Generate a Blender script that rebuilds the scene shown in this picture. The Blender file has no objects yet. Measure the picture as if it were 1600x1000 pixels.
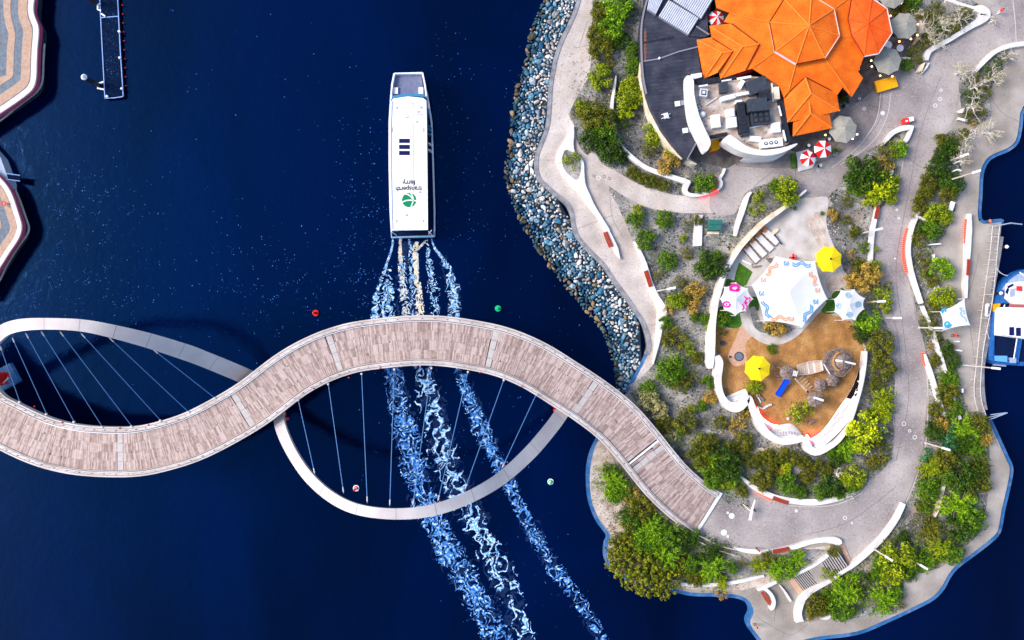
import bpy, math, random
from mathutils import Vector, noise
from mathutils.geometry import tessellate_polygon, delaunay_2d_cdt
random.seed(7)
R = math.radians
sc = bpy.context.scene
COL = sc.collection
# ---------------------------------------------------------------- camera, sky, sun, exposure
H = 115.0                                   # flying height above the island
cd = bpy.data.cameras.new('camera'); cam = bpy.data.objects.new('camera', cd); COL.objects.link(cam)
cam.location = (0, 0, H); cam.rotation_euler = (0, 0, 0)
cd.sensor_width = 36; cd.lens = 36 * H / 160.0; cd.clip_end = 6000; cd.clip_start = 1
sc.camera = cam
SUN_EL, SUN_AZ = R(40), R(172)              # azimuth measured from +X, counter-clockwise (light from upper left)
w = bpy.data.worlds.new('World'); sc.world = w; w.use_nodes = True
wn = w.node_tree.nodes; wl = w.node_tree.links
bg = wn['Background']; sky = wn.new('ShaderNodeTexSky'); sky.sky_type = 'NISHITA'; sky.sun_disc = False
sky.sun_elevation = SUN_EL; sky.sun_rotation = R(90) - SUN_AZ
sky.air_density = 1.0; sky.dust_density = 2.0; sky.ozone_density = 1.5
wl.new(sky.outputs[0], bg.inputs[0]); bg.inputs[1].default_value = 0.11
sd = bpy.data.lights.new('sun', 'SUN'); sd.energy = 1.5; sd.angle = R(24); sd.color = (1.0, 0.90, 0.80)
so = bpy.data.objects.new('sun', sd); COL.objects.link(so)
so.rotation_euler = Vector((math.cos(SUN_EL)*math.cos(SUN_AZ), math.cos(SUN_EL)*math.sin(SUN_AZ), math.sin(SUN_EL))).to_track_quat('Z', 'Y').to_euler()
sc.view_settings.view_transform = 'Standard'; sc.view_settings.look = 'None'
sc.view_settings.exposure = 1.32; sc.view_settings.gamma = 1.0; sc.view_settings.use_curve_mapping = False

WZ = -1.8                                    # water level
def at(px, py, z=0.0):                       # where a point of height z stands on the site plan
    k = (H - z) / H * 0.1
    return Vector(((px-800)*k, (500-py)*k, z))

# ---------------------------------------------------------------- materials
MATS = {}
def srgb(r, g, b):
    f = lambda c: (c/255/12.92) if c/255 <= .04045 else ((c/255+.055)/1.055)**2.4
    return (f(r), f(g), f(b), 1)
def mat(name, cols, scale=1.0, rough=.7, bump=0.0, bscale=None, detail=4, metal=0, pos=None, emit=None, coords='Object', spec=.2, alpha=None, island=False, distort=0.0):
    if name in MATS: return MATS[name]
    m = bpy.data.materials.new(name); m.use_nodes = True
    nt = m.node_tree; n = nt.nodes; l = nt.links; p = n['Principled BSDF']
    p.inputs['Roughness'].default_value = rough; p.inputs['Metallic'].default_value = metal
    p.inputs['Specular IOR Level'].default_value = spec
    cols = [c if len(c) == 4 else (*c, 1) for c in cols]
    tc = n.new('ShaderNodeTexCoord')
    if len(cols) == 1 and not island: p.inputs['Base Color'].default_value = cols[0]
    if len(cols) > 1:
        ra = n.new('ShaderNodeValToRGB'); cr = ra.color_ramp
        while len(cr.elements) < len(cols): cr.elements.new(.5)
        for i, c in enumerate(cols):
            cr.elements[i].position = pos[i] if pos else .32 + .36*i/(len(cols)-1)
            cr.elements[i].color = c
        nz = n.new('ShaderNodeTexNoise'); nz.inputs['Scale'].default_value = scale; nz.inputs['Detail'].default_value = detail
        nz.inputs['Distortion'].default_value = distort
        if 'Normalize' in nz.inputs: pass
        l.new(tc.outputs[coords], nz.inputs['Vector'])
        if island:
            g = n.new('ShaderNodeNewGeometry'); mx = n.new('ShaderNodeMath'); mx.operation = 'MULTIPLY_ADD'
            mx.inputs[1].default_value = .45; oi = n.new('ShaderNodeObjectInfo'); ad = n.new('ShaderNodeMath'); ad.operation = 'ADD'; fr_ = n.new('ShaderNodeMath'); fr_.operation = 'FRACT'
            l.new(g.outputs['Random Per Island'], ad.inputs[0]); l.new(oi.outputs['Random'], ad.inputs[1]); l.new(ad.outputs[0], fr_.inputs[0]); l.new(fr_.outputs[0], mx.inputs[0])
            m2 = n.new('ShaderNodeMath'); m2.operation = 'MULTIPLY'; m2.inputs[1].default_value = .62
            l.new(nz.outputs[0], m2.inputs[0]); l.new(m2.outputs[0], mx.inputs[2]); l.new(mx.outputs[0], ra.inputs[0])
        else: l.new(nz.outputs[0], ra.inputs[0])
        l.new(ra.outputs[0], p.inputs['Base Color'])
        m['ramp'] = ra.name
    if bump:
        nb = n.new('ShaderNodeTexNoise'); nb.inputs['Scale'].default_value = bscale or scale*3; nb.inputs['Detail'].default_value = 6
        l.new(tc.outputs[coords], nb.inputs['Vector'])
        b = n.new('ShaderNodeBump'); b.inputs['Strength'].default_value = min(1, bump); b.inputs['Distance'].default_value = .1
        l.new(nb.outputs[0], b.inputs['Height']); l.new(b.outputs[0], p.inputs['Normal'])
    if emit:
        p.inputs['Emission Color'].default_value = (*emit[:3], 1); p.inputs['Emission Strength'].default_value = emit[3]
    MATS[name] = m
    return m
def overlay(m, fac_scale, col, lo, hi, kind='noise', detail=6, coords='Object', amount=1.0, stretch=None):
    """lay a second pattern (speckle, stain, course lines) over a material's base colour"""
    nt = m.node_tree; n = nt.nodes; l = nt.links; p = n['Principled BSDF']
    tc = n.new('ShaderNodeTexCoord'); src = tc.outputs[coords]
    if stretch:
        mp = n.new('ShaderNodeMapping'); mp.inputs['Scale'].default_value = stretch[:3]; mp.inputs['Rotation'].default_value = (0, 0, stretch[3] if len(stretch) > 3 else 0)
        l.new(src, mp.inputs[0]); src = mp.outputs[0]
    if kind == 'noise': t = n.new('ShaderNodeTexNoise'); t.inputs['Detail'].default_value = detail
    elif kind == 'voronoi': t = n.new('ShaderNodeTexVoronoi')
    elif kind == 'edge': t = n.new('ShaderNodeTexVoronoi'); t.feature = 'DISTANCE_TO_EDGE'
    elif kind == 'wave': t = n.new('ShaderNodeTexWave'); t.inputs['Distortion'].default_value = .3
    t.inputs['Scale'].default_value = fac_scale
    l.new(src, t.inputs['Vector'])
    mr = n.new('ShaderNodeMapRange'); mr.inputs[1].default_value = lo; mr.inputs[2].default_value = hi; mr.inputs[4].default_value = amount
    l.new(t.outputs['Distance' if kind in ('voronoi', 'edge') else 'Fac'], mr.inputs[0])
    mx = n.new('ShaderNodeMix'); mx.data_type = 'RGBA'
    l.new(mr.outputs[0], mx.inputs[0])
    bc = p.inputs['Base Color']
    if bc.is_linked:
        l.new(bc.links[0].from_socket, mx.inputs[6])
    else: mx.inputs[6].default_value = bc.default_value[:]
    mx.inputs[7].default_value = col if len(col) == 4 else (*col, 1)
    l.new(mx.outputs[2], bc)
    return m

M_pave_w = overlay(overlay(mat('pale_granite', [(.38,.32,.285), (.53,.465,.425), (.66,.605,.57)], .22, .8, .25, 6, detail=10), 5, (.27,.22,.21), .52, .68, amount=.6), .45, (.62,.46,.36), .55, .75, amount=.45)
M_road = overlay(overlay(mat('mauve_setts', [(.21,.18,.18), (.33,.29,.28), (.47,.42,.395)], .13, .8, .3, 5, detail=10), 4, (.50,.46,.455), .53, .70, amount=.5), 3, (.13,.11,.125), .54, .70, amount=.5)
M_pave_e = overlay(overlay(mat('beige_concrete', [(.25,.215,.185), (.34,.30,.265), (.45,.405,.365)], .25, .85, .3, 5, detail=10), 8, (.55,.51,.47), .55, .7, amount=.5), 6, (.14,.12,.12), .56, .7, amount=.5)
M_apron = overlay(mat('brown_apron', [(.15,.125,.12), (.21,.18,.175), (.29,.25,.24)], .4, .8, .3, 5, detail=8), 5, (.40,.36,.34), .54, .7, amount=.6)
M_dark_pave = overlay(mat('dark_terrace', [(.09,.075,.07), (.14,.12,.11), (.20,.17,.16)], .8, .8, .3, 5, detail=8), 4, (.22,.18,.16), .55, .75, amount=.5)
M_mulch = overlay(overlay(mat('gravel_mulch', [(.10,.10,.105), (.21,.205,.20), (.38,.355,.33)], .22, .95, .6, 5, detail=12, pos=[.38,.5,.63]), 5, (.55,.52,.50), .56, .68, amount=.7), 3.2, (.035,.035,.035), .56, .66, amount=.8)
overlay(M_mulch, .35, (.46,.31,.20), .58, .72, amount=.5)
overlay(M_mulch, .28, (.07,.105,.07), .54, .70, amount=.6, stretch=(1, 1, 1, 2.0))
overlay(M_mulch, 1.1, (.55,.53,.50), .60, .72, amount=.7)
M_gravel = overlay(overlay(mat('buff_gravel', [(.36,.27,.22), (.52,.42,.35), (.66,.57,.49)], .8, .95, .6, 6, detail=10), 7, (.10,.08,.07), .56, .66, amount=.6), 6, (.8,.76,.72), .57, .66, amount=.6)
M_sand = overlay(overlay(mat('orange_bark_sand', [(.28,.13,.04), (.42,.205,.065), (.54,.30,.115)], .6, .95, .5, 6, detail=10), 5, (.11,.05,.02), .53, .68, amount=.7), 9, (.58,.36,.16), .57, .7, amount=.5)
M_sandpath = mat('pink_rubber_path', [(.52,.30,.20), (.60,.38,.27)], 3, .9)
M_pconc = overlay(mat('pale_play_concrete', [(.42,.37,.33), (.52,.48,.45), (.62,.59,.57)], .5, .8, .2, detail=8), 1.2, (.60,.50,.42), .55, .7, amount=.4)
M_lawn = overlay(mat('artificial_turf', [(.03,.10,.008), (.05,.15,.012), (.09,.20,.02)], 2.5, .95, .5, 20), 12, (.10,.25,.03), .5, .7, amount=.6)
M_white = overlay(mat('white_render', [(.60,.57,.55), (.70,.68,.66), (.76,.75,.74)], .7, .6), 1.6, (.60,.52,.45), .60, .78, amount=.35)
M_beige_wall = overlay(mat('beige_render', [(.60,.47,.32), (.74,.62,.47), (.82,.75,.66)], .8, .7), 3, (.35,.27,.2), .6, .75, amount=.4)
M_paint = mat('white_paint', [(.85,.85,.86)], rough=.4)
M_seat = overlay(mat('red_timber', [(.30,.035,.015), (.42,.055,.025)], 4, .55), 30, (.15,.015,.01), .5, .8, 'wave', amount=.5)
M_conc = overlay(mat('grey_coping', [(.17,.17,.19), (.26,.26,.28), (.33,.33,.35)], 1, .8, .3), 5, (.12,.12,.14), .5, .7, amount=.5)
M_blue = overlay(mat('blue_grey_ledge', [(.012,.085,.24), (.025,.13,.33), (.08,.18,.36)], .25, .5, .2), 1.2, (.16,.20,.34), .5, .7, amount=.6)
M_wall_side = mat('dark_seawall', [(.01,.02,.035), (.03,.045,.06)], 2, .5)  # near-black tone for the terrace sides
M_orange = overlay(overlay(mat('orange_shingle', [(.66,.105,.004), (.80,.145,.006), (.86,.19,.012)], .5, .6, .4, 8, detail=8), 4, (.88,.26,.04), .55, .72, amount=.4), 7, (.42,.07,.005), .54, .66, amount=.5)
M_orange_ridge = mat('orange_ridge_cap', [(.82,.215,.03)], rough=.6)
M_orange_e = overlay(mat('red_orange_shingle', [(.68,.075,.004), (.80,.095,.006), (.85,.12,.01)], .5, .6, .4, 8, detail=8), 5, (.85,.25,.06), .55, .7, amount=.5)
M_redwall = mat('red_wall', [(.45,.02,.02)], rough=.6)
M_charcoal = overlay(mat('charcoal_metal_roof', [(.022,.025,.042), (.036,.039,.060), (.055,.058,.082)], .5, .55, .2, detail=8), 1.0, (.12,.105,.10), .60, .76, amount=.6, stretch=(1, 4, 1))
M_dark = mat('dark_metal', [(.012,.014,.02), (.03,.033,.045)], 3, .5)
M_darkwall = mat('dark_wall', [(.02,.018,.018), (.04,.035,.035)], 2, .7)
M_zinc = mat('corrugated_zinc', [(.55,.58,.68), (.68,.71,.80)], 1, .45, metal=.1)
M_zinc_valley = mat('corrugated_zinc_valley', [(.24,.25,.32)], rough=.5); M_flash = mat('dull_flashing', [(.22,.22,.26)], rough=.5)
M_plant_deck = overlay(overlay(mat('plant_roof_membrane', [(.30,.22,.17), (.46,.37,.31), (.58,.50,.45)], .8, .9, .3, detail=10), 3, (.18,.12,.09), .58, .72, amount=.6), 6, (.7,.66,.62), .58, .7, amount=.5)
M_equip = mat('equipment_white', [(.70,.72,.76), (.82,.83,.86)], 2, .5)
M_equip_d = overlay(mat('equipment_dark', [(.03,.04,.055), (.05,.06,.08)], 2, .5), 6, (.12,.13,.15), .58, .7, amount=.6)
M_umb_grey = overlay(mat('grey_green_canvas', [(.29,.275,.235), (.35,.335,.285)], 1.5, .85), 4, (.42,.42,.38), .55, .7, amount=.5)
M_umb_red = mat('red_canvas', [(.62,.008,.012)], rough=.8)
M_umb_white = mat('white_canvas', [(.82,.82,.84)], rough=.8)
M_yellow = overlay(mat('yellow_canvas', [(.84,.60,.004), (.90,.68,.008)], 2, .75), 5, (.95,.72,.03), .5, .75, amount=.5)
M_amber = mat('amber_cloth', [(.85,.36,.004), (.90,.42,.008)], 2, .7)
M_sail = overlay(mat('white_sail_cloth', [(.66,.66,.68), (.73,.73,.75)], .6, .65), 1.2, (.60,.62,.68), .5, .8, amount=.5)
M_p_blue = mat('print_blue', [(.12,.32,.55)], rough=.7)
M_p_or = mat('print_orange', [(.72,.34,.18)], rough=.7)
M_p_pink = mat('print_magenta', [(.80,.02,.30)], rough=.7)
M_p_teal = mat('print_steel', [(.22,.38,.50)], rough=.7)
M_ink = mat('black_print', [(.008,.006,.010)], rough=.9, spec=.05)
M_inkg = mat('grey_print', [(.42,.38,.42)], rough=.7)
M_pinkglow = mat('painted_pink_glow', [(.80,.35,.40)], rough=.7)  # pink glow of the red light strips, put into the wall colour
M_redled = mat('red_led_strip', [(.9,.02,.01)], emit=(1,.03,.03,2.6))
M_redledw = mat('white_led_strip', [(.9,.6,.6)], emit=(1,.6,.55,4.0))
M_warm = mat('warm_bulb', [(.9,.5,.2)], emit=(1,.45,.12,4))
M_timber = overlay(mat('bridge_timber', [(.28,.19,.165), (.43,.315,.28), (.58,.46,.42)], 2, .75, .3, 20, detail=6, island=True, pos=[.30,.5,.75]), 3, (.30,.21,.19), .60, .72, amount=.35)
M_plate = overlay(mat('bridge_plate', [(.46,.41,.39), (.55,.50,.48)], 2, .7), 6, (.5,.43,.4), .5, .7, amount=.4)
M_steel = overlay(mat('cream_steel', [(.50,.43,.40), (.60,.53,.50), (.70,.64,.61)], .25, .5, detail=6), 2, (.55,.48,.46), .55, .75, amount=.4)
M_arch = overlay(mat('arch_steel', [(.42,.375,.38), (.50,.455,.455), (.58,.54,.535)], .2, .45, detail=6), 2.5, (.48,.43,.42), .58, .75, amount=.35)
M_cable = mat('cable_steel', [(.10,.24,.50)], rough=.4)
M_gap = mat('dark_joint', [(.03,.025,.03)], rough=.8)
M_rope = mat('rope', [(.6,.6,.6)], rough=.8)
M_trunk = overlay(mat('bark', [(.16,.12,.08), (.28,.22,.16)], 4, .9, .5), 6, (.4,.34,.28), .5, .7, amount=.5)
M_bare = overlay(mat('bleached_bark', [(.55,.48,.43), (.74,.69,.65)], 3, .8), 5, (.4,.3,.22), .62, .74, amount=.6)
M_skin = mat('skin', [(.55,.33,.24)], rough=.6)
M_hair = mat('hair', [(.03,.02,.015)], rough=.7)
M_navy = mat('navy_cloth', [(.02,.03,.07)], rough=.8)
M_cred = mat('red_cloth', [(.75,.03,.03)], rough=.8)
M_corange = mat('orange_cloth', [(.85,.18,.04)], rough=.8)
M_green = overlay(mat('green_utility_paint', [(.02,.12,.10), (.035,.17,.14)], 3, .5), 4, (.06,.22,.19), .55, .7, amount=.5)
M_slide = mat('blue_plastic', [(.005,.07,.62)], rough=.3)
M_playwood = overlay(mat('weathered_play_timber', [(.13,.09,.075), (.22,.16,.14), (.32,.25,.23)], 3, .8, .4), 6, (.42,.35,.32), .55, .7, amount=.5)
M_playtan = mat('tan_play_timber', [(.52,.38,.28), (.62,.48,.38)], 4, .8)
M_boatblue = mat('boat_blue_paint', [(.01,.09,.34), (.03,.15,.44)], 2, .35)
M_boatdeck = mat('boat_dark_deck', [(.002,.008,.04), (.004,.014,.06)], 3, .9, spec=.1)
M_boatwhite = mat('boat_white', [(.80,.80,.83), (.87,.87,.89)], 2, .35)
M_boatgrey = mat('boat_grey_deck', [(.30,.36,.50), (.38,.44,.56)], 2, .5)
M_foredeck = overlay(mat('ferry_foredeck', [(.13,.15,.25), (.18,.20,.31)], 1.5, .6), 5, (.24,.26,.36), .5, .7, amount=.5)
M_panel = mat('solar_panel_glass', [(.008,.012,.08)], rough=.2)
M_glass = mat('tinted_glass', [(.05,.22,.42)], rough=.12)
M_hull = mat('ferry_hull_side', [(.12,.30,.55), (.20,.42,.66)], 1.5, .3)
M_logo = mat('green_logo_paint', [(.0,.22,.085)], rough=.5)
M_ink2 = mat('black_lettering', [(.01,.01,.015)], rough=.5)
M_pont = overlay(mat('pontoon_dark_deck', [(.001,.006,.025), (.002,.010,.040)], 1.5, .95, spec=.05), 8, (.02,.10,.25), .6, .7, amount=.6)
M_pedge = mat('pontoon_blue_edge', [(.25,.40,.75)], rough=.4)
M_stripe_b = overlay(mat('peach_paving', [(.42,.27,.19), (.53,.36,.27)], 2, .85, .2), 7, (.60,.46,.38), .55, .7, amount=.5)
M_stripe_g = overlay(mat('slate_paving', [(.12,.15,.19), (.19,.22,.26)], 2, .85, .2), 7, (.38,.40,.43), .55, .7, amount=.5)
M_kerb = mat('cream_kerb', [(.66,.55,.50), (.74,.65,.61)], 1.5, .6)
M_kerbside = mat('pink_kerb_side', [(.50,.07,.16)], rough=.6)
M_bred = mat('buoy_red', [(.75,.02,.015)], rough=.4)
M_bgreen = mat('buoy_green', [(.01,.50,.20)], rough=.4)
M_tuft = mat('dark_tuft', [(.02,.03,.012), (.05,.07,.02), (.11,.12,.04)], 3, .9, island=True)
M_foam = mat('foam', [(.015,.11,.42), (.06,.27,.72), (.62,.80,.95)], 2.2, .8, pos=[.36,.52,.64], detail=8)
M_foam_b = mat('faint_foam', [(.02,.09,.30), (.06,.19,.48)], .8, .9)
M_lace = mat('lacy_foam', [(.05,.24,.65), (.22,.50,.88), (.72,.85,.95)], 2.6, .8, pos=[.34,.48,.60], detail=8)
M_halo = mat('aerated_water', [(.0005,.009,.045), (.002,.022,.095)], 1.2, .7, spec=.15)
M_foam_w = mat('churned_foam', [(.35,.60,.85), (.85,.72,.52), (.95,.93,.88)], 1.0, .8, pos=[.34,.5,.66], detail=6)
M_rock = {}
for k, c in dict(pale=[(.24,.21,.18), (.46,.43,.40), (.68,.67,.66)], blue=[(.01,.06,.14), (.03,.15,.27), (.14,.30,.40)], steel=[(.07,.16,.24), (.20,.32,.40), (.48,.54,.58)],
                 ochre=[(.04,.04,.03), (.13,.095,.05), (.27,.19,.10)], wet=[(.01,.05,.08), (.03,.09,.12), (.09,.12,.11)]).items():
    M_rock[k] = mat('rock_'+k, c, 1.3, .75, .6, 4, island=True, detail=6)
M_slope = mat('wet_rubble_bed', [(.002,.008,.02), (.008,.02,.04)], 2, .8)
# water: dark blue body, mirror-like ripples
def water_mat():
    m = bpy.data.materials.new('harbour_water'); m.use_nodes = True
    nt = m.node_tree; n = nt.nodes; l = nt.links; p = n['Principled BSDF']
    tc = n.new('ShaderNodeTexCoord')
    nz = n.new('ShaderNodeTexNoise'); nz.inputs['Scale'].default_value = .035; nz.inputs['Detail'].default_value = 4; nz.inputs['Distortion'].default_value = .6
    mp = n.new('ShaderNodeMapping'); mp.inputs['Scale'].default_value = (1.4, .55, 1)
    l.new(tc.outputs['Object'], mp.inputs[0]); l.new(mp.outputs[0], nz.inputs['Vector'])
    ra = n.new('ShaderNodeValToRGB'); ra.color_ramp.elements[0].position = .35; ra.color_ramp.elements[1].position = .68
    ra.color_ramp.elements[0].color = (.0001, .0010, .009, 1); ra.color_ramp.elements[1].color = (.0001, .0034, .032, 1)
    l.new(nz.outputs[0], ra.inputs[0]); l.new(ra.outputs[0], p.inputs['Base Color'])
    p.inputs['Roughness'].default_value = .06; p.inputs['IOR'].default_value = 1.45
    p.inputs['Specular Tint'].default_value = (.01, .30, 1.0, 1)
    a = n.new('ShaderNodeTexNoise'); a.inputs['Scale'].default_value = .55; a.inputs['Detail'].default_value = 8; a.inputs['Roughness'].default_value = .62; a.inputs['Distortion'].default_value = .4
    l.new(tc.outputs['Object'], a.inputs['Vector'])
    b = n.new('ShaderNodeBump'); b.inputs['Strength'].default_value = .24; b.inputs['Distance'].default_value = .15
    l.new(a.outputs[0], b.inputs['Height']); l.new(b.outputs[0], p.inputs['Normal'])
    return m
M_water = water_mat()

# ---------------------------------------------------------------- geometry helpers
LABELS = {}
def tag(o, label, cat=None, group=None, kind=None):
    if label:
        o['label'] = label
        LABELS.setdefault(label, []).append(o.name)
    if cat: o['category'] = cat
    if group: o['group'] = group
    if kind: o['kind'] = kind
    return o
def thing(name, label, cat, loc=(0, 0, 0), rz=0, group=None):
    o = bpy.data.objects.new(name, None); COL.objects.link(o); o.location = loc; o.rotation_euler = (0, 0, rz)
    o.empty_display_size = .2
    return tag(o, label, cat, group)
class MB:
    def __init__(s): s.v = []; s.f = []; s.mi = []; s.m = 0; s.smooth = False
    def add(s, vs, fs):
        b = len(s.v); s.v += [tuple(v) for v in vs]; s.f += [tuple(b+i for i in f) for f in fs]; s.mi += [s.m]*len(fs); return s
    def box(s, c, d, rz=0, taper=1.0):
        x, y, z = d[0]/2, d[1]/2, d[2]/2; ca, sa = math.cos(rz), math.sin(rz); vs = []
        for k in (-1, 1):
            t = taper if k > 0 else 1
            for i, j in ((-1, -1), (1, -1), (1, 1), (-1, 1)):
                a, b = i*x*t, j*y*t
                vs.append((c[0]+a*ca-b*sa, c[1]+a*sa+b*ca, c[2]+k*z))
        return s.add(vs, [(0, 3, 2, 1), (4, 5, 6, 7), (0, 1, 5, 4), (1, 2, 6, 5), (2, 3, 7, 6), (3, 0, 4, 7)])
    def tube(s, pts, rad, n=6, caps=True):
        pts = [Vector(p) for p in pts]; rr = rad if isinstance(rad, (list, tuple)) else [rad]*len(pts); vs = []
        for i, p in enumerate(pts):
            d = (pts[min(i+1, len(pts)-1)] - pts[max(i-1, 0)])
            if d.length < 1e-6: d = Vector((0, 0, 1))
            d.normalize(); u = d.cross(Vector((0, 0, 1)))
            if u.length < 1e-3: u = Vector((1, 0, 0))
            u.normalize(); v = d.cross(u)
            for k in range(n):
                a = 2*math.pi*k/n; vs.append(p + (u*math.cos(a)+v*math.sin(a))*rr[i])
        fs = [(i*n+k, i*n+(k+1) % n, (i+1)*n+(k+1) % n, (i+1)*n+k) for i in range(len(pts)-1) for k in range(n)]
        if caps: fs += [tuple(range(n-1, -1, -1)), tuple((len(pts)-1)*n+k for k in range(n))]
        return s.add(vs, fs)
    def prism(s, poly, z0, z1, bottom=False):
        """poly: (x, y) world points; z1 number or list"""
        n = len(poly); zt = z1 if isinstance(z1, (list, tuple)) else [z1]*n
        ar = sum(poly[i][0]*poly[(i+1) % n][1]-poly[(i+1) % n][0]*poly[i][1] for i in range(n))
        if ar < 0: poly = poly[::-1]; zt = zt[::-1]
        top = [Vector((p[0], p[1], zt[i])) for i, p in enumerate(poly)]
        tri = tessellate_polygon([[Vector((p[0], p[1], 0)) for p in poly]])
        fs = []
        for t in tri:
            a, b, c = t
            cr = (poly[b][0]-poly[a][0])*(poly[c][1]-poly[a][1])-(poly[b][1]-poly[a][1])*(poly[c][0]-poly[a][0])
            fs.append((a, b, c) if cr > 0 else (a, c, b))
        vs = list(top)
        if z0 is not None:
            vs += [Vector((p[0], p[1], z0)) for p in poly]
            fs += [(i, i+n, (i+1) % n+n, (i+1) % n) for i in range(n)]
        return s.add(vs, fs)
    def ribbon(s, pts, oa, ob, zlo, zhi, closed=False):
        """box-section strip along 3D centre points; oa/ob lateral offsets (number or list), zlo/zhi relative to the point"""
        P = [Vector(p) for p in pts]; n = len(P); vs = []
        g = lambda q, i: q[i] if isinstance(q, (list, tuple)) else q
        for i in range(n):
            a = P[(i-1) % n] if closed else P[max(i-1, 0)]; b = P[(i+1) % n] if closed else P[min(i+1, n-1)]
            d = (b-a); d.z = 0; d = d.normalized() if d.length > 1e-9 else Vector((1, 0, 0)); nn = Vector((d.y, -d.x, 0))
            for off, zz in ((g(oa, i), g(zlo, i)), (g(oa, i), g(zhi, i)), (g(ob, i), g(zhi, i)), (g(ob, i), g(zlo, i))):
                q = P[i]+nn*off; vs.append((q.x, q.y, q.z+zz))
        fs = []; m = n if closed else n-1
        for i in range(m):
            j = (i+1) % n
            for k in range(4): fs.append((i*4+k, i*4+(k+1) % 4, j*4+(k+1) % 4, j*4+k))
        if not closed: fs += [(3, 2, 1, 0), tuple((n-1)*4+k for k in range(4))]
        return s.add(vs, fs)
    def sphere(s, c, r, n=8, m=5, sz=1.0):
        vs = [(c[0], c[1], c[2]+r*sz)]
        for i in range(1, m):
            ph = math.pi*i/m
            for k in range(n):
                a = 2*math.pi*k/n; vs.append((c[0]+r*math.sin(ph)*math.cos(a), c[1]+r*math.sin(ph)*math.sin(a), c[2]+r*sz*math.cos(ph)))
        vs.append((c[0], c[1], c[2]-r*sz)); fs = [(0, 1+k, 1+(k+1) % n) for k in range(n)]
        for i in range(m-2):
            for k in range(n): fs.append((1+i*n+k, 1+(i+1)*n+k, 1+(i+1)*n+(k+1) % n, 1+i*n+(k+1) % n))
        L = len(vs)-1; b = 1+(m-2)*n; fs += [(L, b+(k+1) % n, b+k) for k in range(n)]
        return s.add(vs, fs)
    def cyl(s, c, r, h, n=16, r2=None):
        return s.tube([c, (c[0], c[1], c[2]+h)], [r, r if r2 is None else r2], n)
    def mesh(s, name, mats):
        me = bpy.data.meshes.new(name); me.from_pydata(s.v, [], s.f)
        for m in (mats if isinstance(mats, (list, tuple)) else [mats]): me.materials.append(m)
        if isinstance(mats, (list, tuple)) and len(mats) > 1: me.polygons.foreach_set('material_index', s.mi)
        if s.smooth: me.polygons.foreach_set('use_smooth', [True]*len(s.f))
        me.update(); return me
    def build(s, name, mats, parent=None, local=False):
        """vertices are world coordinates unless local; the origin moves to the base of the shape"""
        if parent is not None and not local:
            o3 = parent_origin(parent); s.v = [(v[0]-o3[0], v[1]-o3[1], v[2]-o3[2]) for v in s.v]
        o = bpy.data.objects.new(name, None)
        org = None
        if parent is None and not local and s.v:
            xs = [v[0] for v in s.v]; ys = [v[1] for v in s.v]; zs = [v[2] for v in s.v]
            org = ((min(xs)+max(xs))/2, (min(ys)+max(ys))/2, min(zs)); s.v = [(v[0]-org[0], v[1]-org[1], v[2]-org[2]) for v in s.v]
        bpy.data.objects.remove(o)
        o = bpy.data.objects.new(name, s.mesh(name, mats)); COL.objects.link(o)
        if org: o.location = org
        if parent: o.parent = parent
        return o
def parent_origin(p):
    v = Vector((0, 0, 0))
    while p: v += Vector(p.location); p = p.parent
    return v
def addpart(name, me, parent, loc=(0, 0, 0), rz=0):
    o = bpy.data.objects.new(name, me); COL.objects.link(o); o.parent = parent; o.location = loc; o.rotation_euler = (0, 0, rz); return o
def copy_tree(o, parent=None):
    c = o.copy(); COL.objects.link(c); c.parent = parent
    for ch in list(o.children): copy_tree(ch, c)
    return c
def cr(pts, n=6, closed=False):
    """Catmull-Rom through tuples of any length"""
    P = [tuple(map(float, p)) for p in pts]; N = len(P); out = []
    for i in range(N if closed else N-1):
        if closed: a, b, c, d = P[(i-1) % N], P[i], P[(i+1) % N], P[(i+2) % N]
        else: a, b, c, d = P[max(i-1, 0)], P[i], P[i+1], P[min(i+2, N-1)]
        for k in range(n):
            t = k/n
            out.append(tuple(.5*((2*b[j])+(-a[j]+c[j])*t+(2*a[j]-5*b[j]+4*c[j]-d[j])*t*t+(-a[j]+3*b[j]-3*c[j]+d[j])*t**3) for j in range(len(b))))
    if not closed: out.append(P[-1])
    return out
def W(pts, z=0): return [at(p[0], p[1], z) for p in pts]
def interp(x, tab):
    if x <= tab[0][0]: return tab[0][1]
    for (a, va), (b, vb) in zip(tab, tab[1:]):
        if x <= b: return va+(vb-va)*(x-a)/(b-a)
    return tab[-1][1]
def inside(x, y, poly):
    c = False; j = len(poly)-1
    for i in range(len(poly)):
        a, b = poly[i], poly[j]
        if (a[1] > y) != (b[1] > y) and x < (b[0]-a[0])*(y-a[1])/(b[1]-a[1])+a[0]: c = not c
        j = i
    return c
WC = [0]
def wall(name, pts, z1, m, label, cat='wall', z0=-.02, n=6, group=None, parent=None):
    """free-standing curved wall: pts = (px, py, width px) traced on its top"""
    WC[0] += 1; z1 = z1+(WC[0] % 9)*.006; s = cr(pts, n); P = [at(p[0], p[1], z1) for p in s]; hw = [max(.02, p[2]*.05*(H-z1)/H) for p in s]
    b = MB().ribbon(P, [-q for q in hw], hw, z0-z1, 0); o = b.build(name, m, parent)
    if parent is None: tag(o, label, cat, group)
    return o
# ---------------------------------------------------------------- water and island
def structure(name, mb, m, parent=None):
    o = mb.build(name, m, parent)
    if parent is None: o['kind'] = 'structure'
    return o
b = MB(); b.add([(-2500, -2500, WZ), (2500, -2500, WZ), (2500, 2500, WZ), (-2500, 2500, WZ)], [(0, 1, 2, 3)]); structure('water', b, M_water)

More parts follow.
